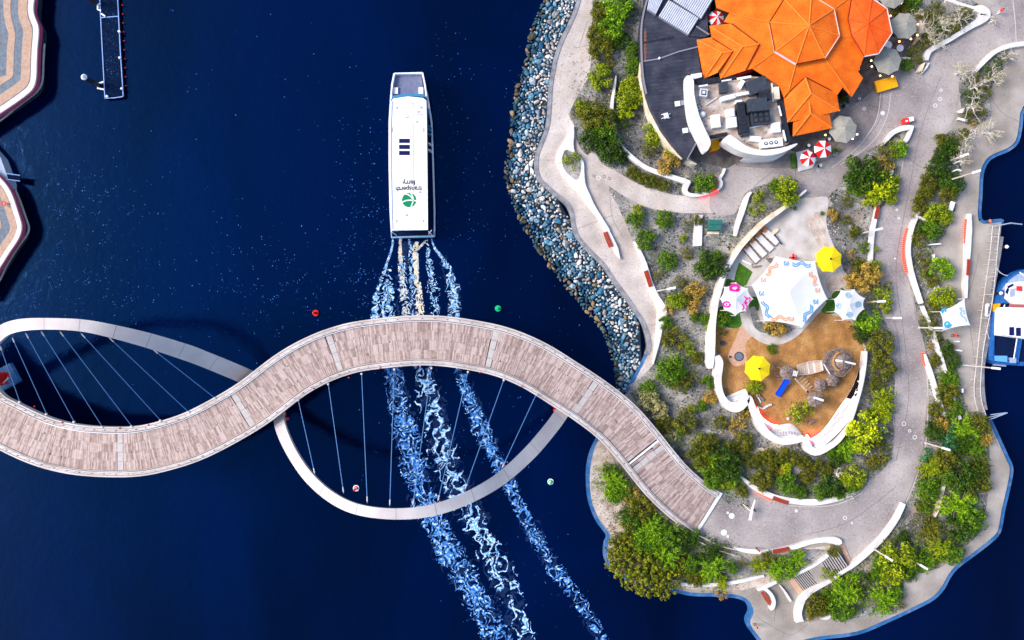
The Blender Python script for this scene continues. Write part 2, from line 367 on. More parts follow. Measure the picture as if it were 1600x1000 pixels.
OUT = [(915,-60),(905,-20),(899,8),(886,40),(876,60),(867,85),(861,112),(857,140),(855,175),(851,202),(841,228),(836,243),(835,262),(840,281),(852,293),(870,309),(884,320),(891,335),(893,350),(899,370),(917,392),(940,415),(958,442),(977,467),(992,490),(1001,503),(1008,520),(1012,540),(1008,553),(992,585),(976,612),(950,652),(934,684),(922,710),(917,740),(919,780),(930,812),(948,838),(945,852),(944,870),(948,882),(958,893),(985,910),(1020,922),(1055,926),(1080,931),(1115,932),(1145,934),(1160,938),(1169,946),(1173,958),(1168,970),(1170,982),(1180,996),(1192,1012),(1225,1012),(1280,1000),(1340,992),(1385,974),(1430,953),(1460,937),(1476,920),(1484,905),(1497,888),(1525,867),(1555,843),(1565,828),(1570,800),(1577,770),(1583,740),(1582,726),(1576,713),(1562,682),(1550,656),(1543,640),(1539,615),(1538,590),(1539,570),(1546,530),(1548,500),(1553,460),(1561,415),(1568,370),(1569,344),(1550,343),(1534,342),(1535,305),(1537,272),(1545,253),(1558,244),(1577,236),(1592,222),(1598,195),(1603,170),(1640,140),(1660,90),(1640,50),(1604,14),(1577,-6),(1560,-60)]
outl = cr(OUT[:55], 4)[:-1] + cr(OUT[54:], 3)
def inset(px, d):
    n = len(px); out = []
    for i in range(n):
        a, c = px[(i-1) % n], px[(i+1) % n]; dx, dy = c[0]-a[0], c[1]-a[1]; L = math.hypot(dx, dy) or 1
        out.append((px[i][0]+dy/L*d, px[i][1]-dx/L*d))
    return out
inn = inset(outl, 5.5)
structure('island_ground', MB().prism([(v.x, v.y) for v in W(inn)], WZ-1.2, 0.0), [M_pave_e])
# low seawall ledge, one run per stretch, bolted outside the island edge
def near_i(p): return min(range(len(outl)), key=lambda i: (outl[i][0]-p[0])**2+(outl[i][1]-p[1])**2)
def ledge(p0, p1, m, top, label, wpx=6):
    i, j = near_i(p0), near_i(p1); pts = outl[i:j+1]
    P = [at(p[0], p[1], top) for p in pts]
    o = MB().ribbon(P, -wpx*.1, .02, WZ-1.2-top, 0).build('seawall', m); tag(o, label, 'seawall', 'seawall runs round the island')
    return o
ledge((915,-60), (1008,553), M_conc, .12, 'grey concrete seawall coping between the rock slope and the west promenade')
ledge((1008,553), (976,612), M_blue, -.25, 'short straight blue seawall ledge beside the bridge and the end of the rocks')
ledge((950,652), (958,893), M_blue, -.25, 'wavy blue seawall ledge round the gravel spit below the bridge')
ledge((958,893), (1160,938), M_blue, -.25, 'blue seawall ledge under the big dense shrubs below the bridge')
ledge((1160,938), (1192,1012), M_blue, -.25, 'hooked blue seawall ledge around the small bottom cove')
ledge((1225,1012), (1583,740), M_blue, -.25, 'long blue seawall ledge along the bottom right shore')
ledge((1583,740), (1550,656), M_blue, -.25, 'blue seawall ledge between the boat quay and the right headland')
ledge((1543,640), (1568,370), M_conc, -.1, 'grey concrete quay edge alongside the moored blue boat')
ledge((1569,344), (1534,342), M_blue, -.25, 'short blue seawall return at the top of the boat quay')
ledge((1534,342), (1603,170), M_blue, -.25, 'S-shaped blue seawall ledge near the top right corner')

LV = [0.0]
def sheet(name, pts, m, z, n=5, smooth=True, parent=None):
    s = cr(pts, n, True) if smooth else pts
    return structure(name, MB().prism([(v.x, v.y) for v in W(s, z)], -.3, z), m, parent)
# pale west promenade
def edge_run(p0, p1, d):
    i, j = near_i(p0), near_i(p1); return [inn[k] if d == 0 else (inn[k][0]+d, inn[k][1]) for k in range(i, j+1)]
wl_ = edge_run((915,-60), (1008,553), 0)
sheet('west_promenade', wl_ + [(995,590),(1020,600),(1034,560),(1040,500),(1046,487),(1010,420),(990,380),(967,325),(951,290),(990,318),(1023,327),(1065,333),(1102,333),(1147,335),(1165,303),(1150,270),(1120,290),(1085,305),(1044,300),(997,285),(964,268),(940,252),(931,240),(917,238),(900,200),(888,178),(903,150),(920,120),(924,90),(920,68),(926,26),(936,-60)], M_pave_w, .03, smooth=False)
ROAD = [(1110,300),(1120,270),(1150,250),(1200,245),(1240,270),(1290,262),(1300,240),(1330,200),(1350,140),(1350,90),(1400,110),(1440,112),(1448,88),(1465,70),(1500,52),(1540,22),(1570,-10),(1640,20),(1640,64),(1600,66),(1562,76),(1540,93),(1525,113),(1500,122),(1498,150),(1490,185),(1474,210),(1457,246),(1436,292),(1427,315),(1424,335),(1426,352),(1419,385),(1419,430),(1426,467),(1433,505),(1444,547),(1450,600),(1450,640),(1446,687),(1442,713),(1430,748),(1416,782),(1398,815),(1370,848),(1347,870),(1330,885),(1312,853),(1285,841),(1255,848),(1207,860),(1160,862),(1130,856),(1088,840),(1126,772),(1150,790),(1172,795),(1166,760),(1184,768),(1232,788),(1272,790),(1310,784),(1345,768),(1362,748),(1385,726),(1394,702),(1396,670),(1393,640),(1395,595),(1390,540),(1376,490),(1372,440),(1366,400),(1366,340),(1378,322),(1400,300),(1412,255),(1414,222),(1428,198),(1400,200),(1380,224),(1345,240),(1325,262),(1310,290),(1293,308),(1254,300),(1220,290),(1190,290),(1165,304),(1147,335),(1112,333)]
sheet('plaza_road', cr(ROAD, 3, True), M_road, .045, smooth=False)
sheet('dark_forecourt', [(1070,250),(1090,215),(1160,215),(1225,230),(1215,243),(1180,250),(1150,256),(1125,268),(1105,262),(1085,262)], M_dark_pave, .055)
sheet('cafe_terrace', [(1330,150),(1350,80),(1380,0),(1440,-20),(1450,20),(1437,60),(1410,85),(1402,110),(1365,140),(1340,160)], M_dark_pave, .055)
sheet('lower_cafe_terrace', [(1225,215),(1300,190),(1318,200),(1312,222),(1292,240),(1250,238),(1232,232)], M_dark_pave, .056)
sheet('paved_apron', [(1300,190),(1330,140),(1372,140),(1376,170),(1362,200),(1330,228),(1290,252),(1240,262),(1180,262),(1150,256),(1225,240),(1290,238)], M_apron, .050)
# planting beds
BEDS = {
 'A': [(934,-60),(926,26),(920,70),(924,92),(920,120),(902,150),(890,180),(898,197),(903,225),(917,242),(922,236),(931,240),(940,255),(960,266),(997,287),(1044,302),(1072,306),(1100,303),(1122,292),(1132,265),(1100,255),(1080,246),(1050,200),(1020,150),(1012,60),(1016,-60)],
 'B': [(951,292),(990,318),(1023,327),(1065,333),(1102,333),(1147,335),(1163,303),(1190,289),(1230,284),(1254,300),(1240,330),(1300,322),(1294,308),(1311,290),(1322,270),(1345,240),(1380,223),(1402,203),(1428,198),(1413,222),(1408,260),(1400,300),(1380,322),(1366,340),(1364,400),(1367,420),(1378,450),(1378,490),(1390,520),(1395,560),(1398,595),(1395,655),(1397,670),(1394,702),(1385,728),(1362,750),(1347,766),(1310,782),(1272,788),(1232,784),(1184,764),(1167,752),(1172,796),(1150,791),(1126,778),(1050,700),(985,615),(1000,592),(1021,569),(1036,525),(1045,487),(1022,443),(1006,410),(989,377),(967,325)],
 'D': [(1456,247),(1475,212),(1500,200),(1512,235),(1500,262),(1499,300),(1490,335),(1478,362),(1456,400),(1453,430),(1458,460),(1470,480),(1472,520),(1478,548),(1490,562),(1498,585),(1503,610),(1512,640),(1530,655),(1541,672),(1546,705),(1547,740),(1541,790),(1534,828),(1512,850),(1490,872),(1468,887),(1440,895),(1412,905),(1412,930),(1400,958),(1362,963),(1332,967),(1310,968),(1282,962),(1257,972),(1256,948),(1272,926),(1295,910),(1330,888),(1370,852),(1398,818),(1418,786),(1430,753),(1443,713),(1448,687),(1452,640),(1450,600),(1446,547),(1437,513),(1428,467),(1422,430),(1424,385),(1430,340),(1426,325),(1430,305)],
 'W': [(1418,62),(1436,20),(1450,-10),(1490,-12),(1532,8),(1545,22),(1525,42),(1500,54),(1465,71),(1449,86),(1446,106),(1434,112),(1424,104),(1414,100),(1410,86)],
 'V': [(1500,122),(1525,112),(1545,94),(1565,80),(1576,84),(1575,98),(1556,124),(1545,150),(1548,180),(1525,195),(1508,190),(1500,150)],
}
for k, p in BEDS.items(): sheet('planting_bed', cr(p, 3, True), M_mulch, .07, smooth=False)
sheet('gravel_bed', [(968,740),(960,720),(943,690),(934,692),(926,715),(922,745),(925,783),(936,808),(955,836),(952,862),(960,884),(1000,912),(1055,918),(1120,924),(1150,924),(1185,916),(1222,902),(1245,888),(1300,864),(1312,853),(1255,857),(1207,868),(1150,862),(1090,842),(1020,790)], M_gravel, .072, 4)
sheet('planting_bed', [(1010,790),(985,800),(975,835),(985,880),(1010,905),(1060,913),(1120,914),(1165,908),(1222,896),(1245,885),(1300,863),(1255,858),(1207,869),(1150,863),(1090,843),(1040,812)], M_mulch, .082, 4)
sheet('gravel_path', [(1208,690),(1240,702),(1262,718),(1250,722),(1215,712),(1190,712),(1170,710),(1185,700),(1200,700)], M_gravel, .085, 4)
# playground surfaces
PLAY = [(1245,313),(1270,309),(1294,310),(1291,345),(1297,370),(1310,400),(1328,450),(1338,480),(1345,520),(1354,550),(1350,590),(1330,640),(1300,685),(1268,705),(1240,680),(1200,676),(1160,625),(1125,600),(1112,560),(1114,500),(1124,450),(1150,400),(1190,350)]
sheet('playground_concrete', PLAY, M_pconc, .10, 5)
sheet('bark_sand', [(1118,512),(1135,514),(1158,512),(1170,520),(1185,530),(1212,538),(1235,530),(1255,515),(1284,486),(1300,492),(1325,500),(1335,510),(1347,535),(1351,560),(1345,595),(1330,630),(1310,660),(1290,682),(1262,684),(1235,666),(1205,664),(1190,655),(1172,632),(1145,628),(1128,600),(1120,560)], M_sand, .115, 4)
sheet('rubber_path', [(1160,508),(1178,520),(1166,535),(1165,552),(1167,562),(1160,570),(1148,572),(1139,562),(1139,552),(1148,532)], M_sandpath, .125, 4)
sheet('turf_patch', [(1155,410),(1176,425),(1164,449),(1146,443),(1150,425)], M_lawn, .13, 5, smooth=False)
sheet('turf_patch', [(1122,484),(1130,478),(1160,478),(1160,502),(1154,512),(1135,511),(1120,500)], M_lawn, .13, 4)
sheet('turf_patch', [(1136,436),(1150,440),(1150,448),(1134,450)], M_lawn, .13, 3)
sheet('turf_patch', [(1290,469),(1300,466),(1306,478),(1302,490),(1284,487)], M_lawn, .13, 4)
sheet('turf_patch', [(1300,460),(1316,450),(1318,458),(1304,470)], M_lawn, .13, 3)
sheet('turf_patch', [(1171,468),(1182,464),(1186,484),(1172,485)], M_lawn, .13, 3)
ringp = cr([(1162,488,13),(1166,505,13),(1178,520,13),(1200,532,13),(1225,530,12),(1245,518,11),(1262,500,11),(1280,480,9),(1288,470,8)], 6)
b = MB().ribbon([at(p[0], p[1], .0) for p in ringp], [-p[2]*.05 for p in ringp], [p[2]*.05 for p in ringp], -.1, .17); structure('ring_path', b, M_pconc)
sheet('rock_garden', [(1172,485),(1180,480),(1192,505),(1225,508),(1245,512),(1232,522),(1200,522),(1180,512)], M_mulch, .14, 4)
sheet('rock_garden', [(1290,440),(1305,425),(1320,425),(1328,440),(1310,452),(1298,458)], M_gravel, .14, 4)
sheet('buff_stone_patch', [(1262,345),(1275,330),(1288,345),(1292,375),(1300,395),(1285,390),(1272,370)], M_gravel, .13, 4)
# lines cut into the paving, one joined part of the plaza
road = bpy.data.objects['plaza_road']; prom = bpy.data.objects['west_promenade']
def lines(parent, L, z, m, wd=.05, name='paving_joint'):
    b = MB()
    for l in L:
        P = [at(p[0], p[1], z) for p in cr(l, 5)]; b.ribbon(P, -wd, wd, -.02, .004)
    o = b.build(name, m, parent); o['kind'] = 'stuff'; return o
M_joint = mat('paving_joint_dark', [(.20,.17,.165)], rough=.9); M_jl = mat('paving_joint_pale', [(.52,.48,.46)], rough=.9)
lines(road, [[(1378,130),(1378,170),(1370,195),(1345,225),(1310,255)],[(1376,440),(1392,480),(1405,540),(1408,600)],[(1243,310),(1243,265),(1245,240)],[(1395,230),(1440,262)],[(1398,650),(1397,690),(1392,720)],
             [(1449,620),(1444,690),(1430,745),(1414,785)],[(1260,835),(1310,822),(1350,800),(1400,760)],[(1180,290),(1230,250),(1290,215)],[(1360,90),(1372,150),(1365,200)],[(1470,120),(1440,200),(1420,300),(1400,420),(1412,520),(1420,620),(1400,720)]], .05, M_joint, .04)
lines(road, [[(1300,262),(1345,225),(1370,185),(1376,145)],[(1312,258),(1360,225),(1385,185),(1392,145)],[(1582,-5),(1586,30),(1588,66)],[(1395,595),(1393,655),(1397,680)],[(1448,577),(1450,640),(1443,713),(1416,785)],[(1232,790),(1272,792),(1312,787),(1347,770)]], .052, M_jl, .06, 'paving_band')
lines(prom, [[(924,70),(900,75)],[(905,72),(918,33)],[(875,250),(840,250)],[(900,358),(958,336)],[(970,350),(1010,330)],[(952,292),(957,340),(975,372)],[(1012,508),(1028,507)],[(960,298),(1023,330),(1100,338),(1150,326)]], .034, M_joint, .03)
lines(bpy.data.objects['island_ground'], [[(1535,120),(1560,170),(1592,190)],[(1540,200),(1545,230)],[(1262,975),(1235,992),(1200,975),(1185,965)],[(1212,905),(1213,935),(1210,970)],[(1165,935),(1190,918)],[(1530,395),(1520,440),(1505,480)],[(1515,508),(1522,560),(1524,620)],[(1545,660),(1560,700)]], .004, M_joint, .035)
# round paving inlays and drain covers: each its own piece
M_inlay = mat('pale_inlay', [(.70,.68,.68)], rough=.7)
def inlay(x, y, r, parent, m=M_inlay, ring=False, z=.056):
    p = at(x, y, 0); b = MB()
    if ring:
        n = 16; P = [(p.x+r*.1*math.cos(2*math.pi*k/n), p.y+r*.1*math.sin(2*math.pi*k/n), z-.02) for k in range(n)]; b.ribbon(P, -.05, .05, 0, .024, closed=True)
    else: b.cyl((p.x, p.y, z-.05), r*.1, .055, 14)
    b.build('paving_inlay', m, parent)
for x, y, r in ((1143,806,4.6),(1137,801,2),(1131,832,5),(1137,838,2.4),(1105,796,2),(1244,798,2.3),(1379,177,3.4),(1398,404,1.5)): inlay(x, y, r, road, z=.06)
for x, y, r in ((1470,141,2),(1469,155,2.4),(1461,165,2.6),(1412,662,3),(1421,673,2),(1429,683,3),(1320,809,2.6),(1331,817,1.2),(1343,154,1.6),(1395,320,1.5),(1401,328,1.5),(1404,341,1.5),(1278,266,2),(1305,240,3),(1350,170,2)): inlay(x, y, r, road, ring=True)
for x, y, r in ((935,278,3),(928,275,1.8),(944,276,2),(952,279,2)): inlay(x, y, r, prom, M_joint if r < 2.5 else M_inlay, ring=True, z=.045)

# ---------------------------------------------------------------- rock slope (riprap)
wedge_in = [outl[k] for k in range(near_i((915,-60)), near_i((976,612))+1)]
WL = [(868,-60),(853,-10),(845,15),(832,45),(824,80),(818,115),(806,150),(801,200),(795,240),(791,270),(797,300),(812,340),(830,370),(850,400),(872,430),(897,460),(920,488),(940,512),(952,540),(960,570),(963,595),(968,612)]
# slope from the wall foot into the water
def resample(pts, n):
    d = [0]
    for a, c in zip(pts, pts[1:]): d.append(d[-1]+math.hypot(c[0]-a[0], c[1]-a[1]))
    out = []
    for k in range(n):
        s = d[-1]*k/(n-1); i = max(j for j in range(len(d)) if d[j] <= s+1e-9); i = min(i, len(pts)-2); t = (s-d[i])/((d[i+1]-d[i]) or 1)
        out.append(tuple(pts[i][q]+(pts[i+1][q]-pts[i][q])*t for q in range(len(pts[0]))))
    return out
N = 90; A_ = resample(cr(WL, 5), N); B_ = resample(wedge_in, N)
# pair each waterline point with its closest wall point for a square-on slope
Bp = [min(B_, key=lambda q: (q[0]-a[0])**2+(q[1]-a[1])**2) for a in A_]
b = MB(); vs = []
for a, c in zip(A_, Bp):
    vs += [at(a[0]-8, a[1], WZ-.5), at(c[0]+2, c[1], -.45)]
b.add(vs, [(2*i, 2*i+1, 2*i+3, 2*i+2) for i in range(N-1)]); structure('rubble_slope', b, M_slope)
def rock_mesh(seed, m, n=None):
    rnd = random.Random(seed); b = MB(); b.sphere((0, 0, 0), 1, 7, 5, .7)
    v2 = []
    dirs = [Vector((rnd.uniform(-1,1), rnd.uniform(-1,1), rnd.uniform(-.5,1))).normalized() for _ in range(9)]
    for v in b.v:
        v = Vector(v)
        for d in dirs:
            t = v.dot(d); lim = .50
            if t > lim: v = v-d*(t-lim)
        v2.append(tuple(v*(1+rnd.uniform(-.06,.06))))
    b.v = v2; b.v = [(x*1.25, y*.95, z) for x, y, z in b.v]
    return b
RK = {k: [rock_mesh(i*10+j, None).mesh('rock', M_rock[k]) for j in range(5)] for i, k in enumerate(M_rock)}
rocks = []; rr = random.Random(3); grid = {}
tries = 0
while len(rocks) < 1700 and tries < 110000:
    tries += 1
    i = rr.randrange(N-1); t = rr.random(); s = rr.uniform(-.04, 1.02)
    a = [A_[i][q]+(A_[i+1][q]-A_[i][q])*t for q in (0, 1)]; c = [Bp[i][q]+(Bp[i+1][q]-Bp[i][q])*t for q in (0, 1)]
    x = a[0]+(c[0]-a[0])*s; y = a[1]+(c[1]-a[1])*s
    if y > 618 or y < -40: continue
    if s < .12 and rr.random() < .45: continue
    r = rr.choice((2.4, 3.2, 4.2, 5.2, 6.0, 7.2))*rr.uniform(.85, 1.15)
    if math.hypot(x-c[0], y-c[1]) < r*.5: continue
    g = (int(x//8), int(y//8)); ok = True
    for dx in (-1, 0, 1):
        for dy in (-1, 0, 1):
            for q in grid.get((g[0]+dx, g[1]+dy), ()):
                if (q[0]-x)**2+(q[1]-y)**2 < ((q[2]+r)*.66)**2: ok = False
    if not ok: continue
    grid.setdefault(g, []).append((x, y, r)); rocks.append((x, y, r, s))
rocks.sort(key=lambda q: -q[2] if -5 < q[1] < 600 else 0)
stuffb = {k: MB() for k in M_rock}
seg = [(40, 'by the very top'), (95, 'by the upper promenade'), (150, 'by the wide promenade'), (200, 'above the teardrop planter'), (250, 'left of the teardrop planter'), (300, 'below the seawall bulge'), (350, 'above the upper red seat'), (400, 'by the upper red seat'), (450, 'by the lower red seat'), (500, 'below the lower red seat'), (550, 'by the wall tip'), (700, 'near the bridge')]
lk = dict(pale='pale dry boulder', blue='blue tinged boulder', steel='grey blue boulder', ochre='ochre brown boulder', wet='dark wet boulder')
for n_, (x, y, r, s) in enumerate(rocks):
    q = rr.random()
    if s < .10: k = 'ochre' if q < .42 else 'wet'
    elif s < .24: k = 'ochre' if q < .10 else ('wet' if q < .42 else ('blue' if q < .8 else 'steel'))
    elif s < .6: k = 'blue' if q < .42 else ('steel' if q < .72 else ('pale' if q < .985 else 'ochre'))
    else: k = 'pale' if q < .58 else ('steel' if q < .80 else ('blue' if q < .96 else 'ochre'))
    if y > 540: k = {'pale': 'steel'}.get(k, k) if rr.random() < .5 else k
    z = WZ + .02 + max(0, s)*1.25; p = at(x, y, z); R_ = r*.1
    rx = rr.uniform(-.5, .5); ry = rr.uniform(-.5, .5); rz = rr.uniform(0, 6.28)
    if n_ < 300:
        o = bpy.data.objects.new('boulder', rr.choice(RK[k])); COL.objects.link(o); o.location = p; o.scale = (R_*1.12, R_*rr.uniform(.78, 1.05), R_*.95); o.rotation_euler = (rx, ry, rz)
        w_ = next(t for lim, t in seg if y < lim)
        pos_ = 'low' if s < .3 else 'midway' if s < .68 else 'high'; sz_ = 'largest' if r > 6.6 else 'large' if r > 5.4 else 'fair-sized'
        tag(o, sz_+' '+lk[k]+' '+pos_+' on the rock slope '+w_, 'boulder', 'boulders of the rock slope')
    else:
        from mathutils import Euler
        e = Euler((rx, ry, rz)).to_matrix(); me = rr.choice(RK[k])
        stuffb[k].add([p+e @ (v.co*R_) for v in me.vertices], [tuple(pl.vertices) for pl in me.polygons])
for k, b in stuffb.items():
    if b.v: o = b.build('rubble', M_rock[k]); tag(o, 'smaller %s stones filling the rock slope' % dict(pale='pale', blue='blue tinged', steel='grey blue', ochre='ochre brown', wet='dark wet')[k], 'rubble', kind='stuff')

# ---------------------------------------------------------------- the bridge
BC = [(-95,560),(-60,600),(-21,646),(11,665),(61,688),(109,701),(161,706),(215,705),(262,695),(303,681),(347,659),(395,630),(452,587),(492,564),(530,549),(568,540),(636,532.5),(686,532.5),(736,539),(785,550),(833,570),(882,600),(923,627),(961,657),(994,693),(1035,744),(1061,770),(1087,791),(1109,805)]
ZB = [(-100,4.6),(0,5.0),(200,5.6),(450,6.0),(640,6.0),(800,5.4),(900,4.4),(1000,2.8),(1060,1.3),(1109,.22)]
bc = resample(cr(BC, 8), 700)
BP = [at(p[0], p[1], interp(p[0], ZB)) for p in bc]
bridge = thing('footbridge', 'long S-shaped timber decked footbridge with two leaning arches and thin cables', 'bridge', tuple(at(640, 532, WZ)))
def frame(i):
    a, c = BP[max(0, i-1)], BP[min(len(BP)-1, i+1)]; d = (c-a); d.z = 0; d.normalize(); return d, Vector((d.y, -d.x, 0))
K = [(H-p.z)/H for p in BP]
sub = BP[::4]; ks = K[::4]
MB().ribbon(sub, [-3.0*k for k in ks], [3.0*k for k in ks], -.55, -.06).build('deck_slab', M_gap, bridge)
for sg in (-1, 1):
    MB().ribbon(sub, [sg*3.12*k for k in ks], [sg*3.92*k for k in ks], -.75, .10).build('edge_beam', M_steel, bridge)
    MB().ribbon(sub, [sg*2.92*k for k in ks], [sg*3.02*k for k in ks], -.2, .16).build('kerb_strip', M_paint if sg < 0 else M_steel, bridge)
    MB().ribbon(sub, [sg*3.30*k for k in ks], [sg*3.36*k for k in ks], .98, 1.04).build('handrail', M_steel, bridge)
    MB().ribbon(sub, [sg*3.62*k for k in ks], [sg*3.66*k for k in ks], .10, .14).build('drip_groove', M_gap, bridge)
    b = MB()
    for i in range(4, 696, 6):
        d, nn = frame(i); q = BP[i]+nn*sg*3.33*K[i]; b.box((q.x, q.y, q.z+.5), (.05, .05, 1.0), math.atan2(d.y, d.x))
    o = b.build('railing_posts', M_steel, bridge); o['kind'] = 'stuff'
    b = MB()
    for i in range(3, 697, 9):
        d, nn = frame(i); q = BP[i]+nn*sg*(3.42)*K[i]; b.box((q.x, q.y, q.z+.12), (.22, .10, .06), math.atan2(d.y, d.x))
    o = b.build('deck_lamp_row', M_gap, bridge); o['kind'] = 'stuff'
cum = [0]
for a, c in zip(BP, BP[1:]): cum.append(cum[-1]+(c-a).length)
def on(s, off):
    s = max(0, min(cum[-1]-1e-4, s)); lo, hi = 0, len(cum)-1
    while hi-lo > 1:
        m_ = (lo+hi)//2
        if cum[m_] <= s: lo = m_
        else: hi = m_
    t = (s-cum[lo])/(cum[lo+1]-cum[lo]); p = BP[lo].lerp(BP[lo+1], t); d, nn = frame(lo); k = K[lo]
    return p+nn*off*k
def near_s(x, y): return cum[min(range(len(bc)), key=lambda i: (bc[i][0]-x)**2+(bc[i][1]-y)**2)]
plates = [near_s(188,706), near_s(380,640), near_s(523,553), near_s(768,545), near_s(915,620), near_s(1012,718)]
wbar = near_s(1006,706); rows = [-2.88, -1.42, .02, 1.46, 2.88]; rp = random.Random(11)
planks = []
for r_ in range(4):
    s = rp.uniform(0, .2)
    while s < cum[-1]-.75:
        wd = rp.choice((.10, .12, .15, .18, .24))
        if any(abs(s+wd/2-p) < .50 for p in plates) or abs(s+wd/2-wbar) < .35: s += .1; continue
        planks.append((r_, s, wd)); s += wd+.012
order = sorted(range(len(planks)), key=lambda i: abs(planks[i][1]-near_s(560,540)))
single = set(order[:300]); rest = MB()
for i, (r_, s, wd) in enumerate(planks):
    jig = .16*math.sin(int(s/1.7)*2.3+r_); j2 = .16*math.sin(int(s/1.7)*2.3+r_+1); a0 = rows[r_]+.006+(jig if r_ else 0); a1 = rows[r_+1]-.006+(j2 if r_ < 3 else 0); zz = rp.uniform(-.006, .006)
    q = [on(s, a0), on(s+wd, a0), on(s+wd, a1), on(s, a1)]
    vs = [(p.x, p.y, p.z+zz-.05) for p in q]+[(p.x, p.y, p.z+zz+.0) for p in q]
    fs = [(4, 7, 6, 5), (0, 4, 5, 1), (1, 5, 6, 2), (2, 6, 7, 3), (3, 7, 4, 0)]
    if i in single: MB().add(vs, fs).build('plank', M_timber, bridge)
    else: rest.add(vs, fs)
o = rest.build('planks', M_timber, bridge); o['kind'] = 'stuff'
for s in plates:
    for r_ in range(4):
        q = [on(s-.42, rows[r_]+.02), on(s+.42, rows[r_]+.02), on(s+.42, rows[r_+1]-.02), on(s-.42, rows[r_+1]-.02)]
        MB().add([(p.x, p.y, p.z-.05) for p in q]+[(p.x, p.y, p.z+.005) for p in q], [(4, 7, 6, 5), (0, 4, 5, 1), (1, 5, 6, 2), (2, 6, 7, 3), (3, 7, 4, 0)]).build('access_plate', M_plate, bridge)
for s, hw, ww in ((wbar, 3.0, .16), (cum[-1]-.35, 3.95, .26)):
    q = [on(s-ww, -hw), on(s+ww, -hw), on(s+ww, hw), on(s-ww, hw)]
    MB().add([(p.x, p.y, p.z-.05) for p in q]+[(p.x, p.y, p.z+.03) for p in q], [(4, 7, 6, 5), (0, 4, 5, 1), (1, 5, 6, 2), (2, 6, 7, 3), (3, 7, 4, 0)]).build('expansion_joint', M_paint, bridge)
M_seam = mat('weld_seam_grey', [(.26,.235,.24)])
def arch(tab):
    s = resample(cr(tab, 8), 90); P = [at(p[0], p[1], p[2]) for p in s]; b = MB(); vs = []
    n = len(P); bow = (P[-1]-P[0]).normalized(); vertical = Vector((0, 0, 1))
    for i, p in enumerate(P):
        d = (P[min(n-1, i+1)]-P[max(0, i-1)]).normalized(); u = Vector((d.y, -d.x, 0)).normalized(); v = d.cross(u).normalized()
        if v.z < 0: v = -v
        hw = s[i][3]*.05*(H-p.z)/H; hd = .45
        for a, c in ((-1, -1), (1, -1), (1, 1), (-1, 1)): vs.append(p+u*hw*a*(1 if c > 0 else .75)+v*hd*c)
    fs = [(i*4+k, i*4+(k+1) % 4, (i+1)*4+(k+1) % 4, (i+1)*4+k) for i in range(n-1) for k in range(4)]+[(3, 2, 1, 0), tuple((n-1)*4+k for k in range(4))]
    b.add(vs, fs); b.build('arch', M_arch, bridge)
    for i in range(9, 86, 8):
        d = (P[i+1]-P[i]).normalized(); c4 = [P[i]+(v-P[i])*1.015 for v in vs[i*4:i*4+4]]
        MB().add([q-d*.035 for q in c4]+[q+d*.035 for q in c4], [(0,1,5,4),(1,2,6,5),(2,3,7,6),(3,0,4,7)]).build('weld_seam', M_seam, bridge)
    return s
A1 = [(-62,650,0,22),(-55,620,3,22),(-40,580,7.5,22),(-15,541,12,21),(0,524,14,21),(16,513,15.2,20),(44,507,16.6,19),(87,506,17.8,18),(131,508.5,18,19),(174,516.5,17.2,21),(232,531,14.7,24),(290,549,11.2,26),(320,560,8.9,26),(378,584,4.2,26),(430,608,-.5,26)]
A2 = [(448,600,-1,20),(440,628,1.2,19),(437,650,3.2,18),(444,678,6,18),(462,714,9.6,17),(486,747,12.8,17),(518,775,15.5,17),(554,793,17.2,17),(600,801,18.3,17),(652,800,18.4,18),(700,789,17.4,19),(746,769,15.4,20),(786,744,12.7,21),(826,708,9.2,22),(854,676,6.2,22),(875,648,3.4,22),(892,618,1,22),(900,600,-1,22)]
arch(A1); arch(A2)
def zofx(tab, x): return interp(x, [(p[0], p[2]) for p in tab])
for tab, L in ((A1, [((239,546),(336,622)),((170,527),(295,644)),((126,520),(251,657)),((93,517),(206,666)),((64,517),(160,667)),((40,520),(116,659)),((19,527),(73,647)),((0,540),(31,628))]),
               (A2, [((492,741),(466,625)),((537,771),(513,600)),((574,786),(565,584)),((609,791),(616,577)),((645,791),(674,575)),((684,784),(731,581)),((726,766),(787,594)),((784,732),(838,616))])):
    for a, d in L:
        pa = at(a[0], a[1], zofx(tab, a[0])); pd = at(d[0], d[1], interp(d[0], ZB)+.05)
        MB().tube([pd, pa], .05, 6).build('cable', M_cable, bridge)
        v = (pa-pd).normalized(); MB().tube([pa-v*.9, pa-v*.2], .09, 6).build('cable_socket', M_steel, bridge)
        MB().cyl(tuple(pd-Vector((0, 0, .05))), .16, .3, 8).build('cable_anchor', M_steel, bridge)
# piers in the water under the arch feet, with guard lamps
for x, y in ((0,594),(428,622),(893,632)):
    p = at(x, y, WZ+.6); b = MB(); rz = .5 if x < 200 else (.75 if x < 600 else -.7)
    b.box((p.x, p.y, WZ-.4), (5.6, 3.4, 2.2), rz, .95); b.build('bridge_pier', M_blue if x == 0 else M_conc, bridge)
for x, y, z in ((445,647,1.6),(449,654,1.6),(866,634,2.2),(867,641,2.2),(14,588,1),(10,598,1),(6,583,1),(3,600,1.2)):
    p = at(x, y, z); MB().sphere(p, .28, 8, 5).build('guard_lamp', M_bred, bridge)
b = MB(); p = at(3, 592, .8); b.box((p.x, p.y, .7), (2.2, .5, .9), .9); b.box((p.x-.5, p.y+.8, .7), (1.6, .4, .9), -.4); b.build('pier_fender', M_bred, bridge)
b = MB(); p = at(8, 596, .8); b.box((p.x+.2, p.y, 1.2), (1.8, .16, .1), .8); b.build('pier_ladder', M_paint, bridge)
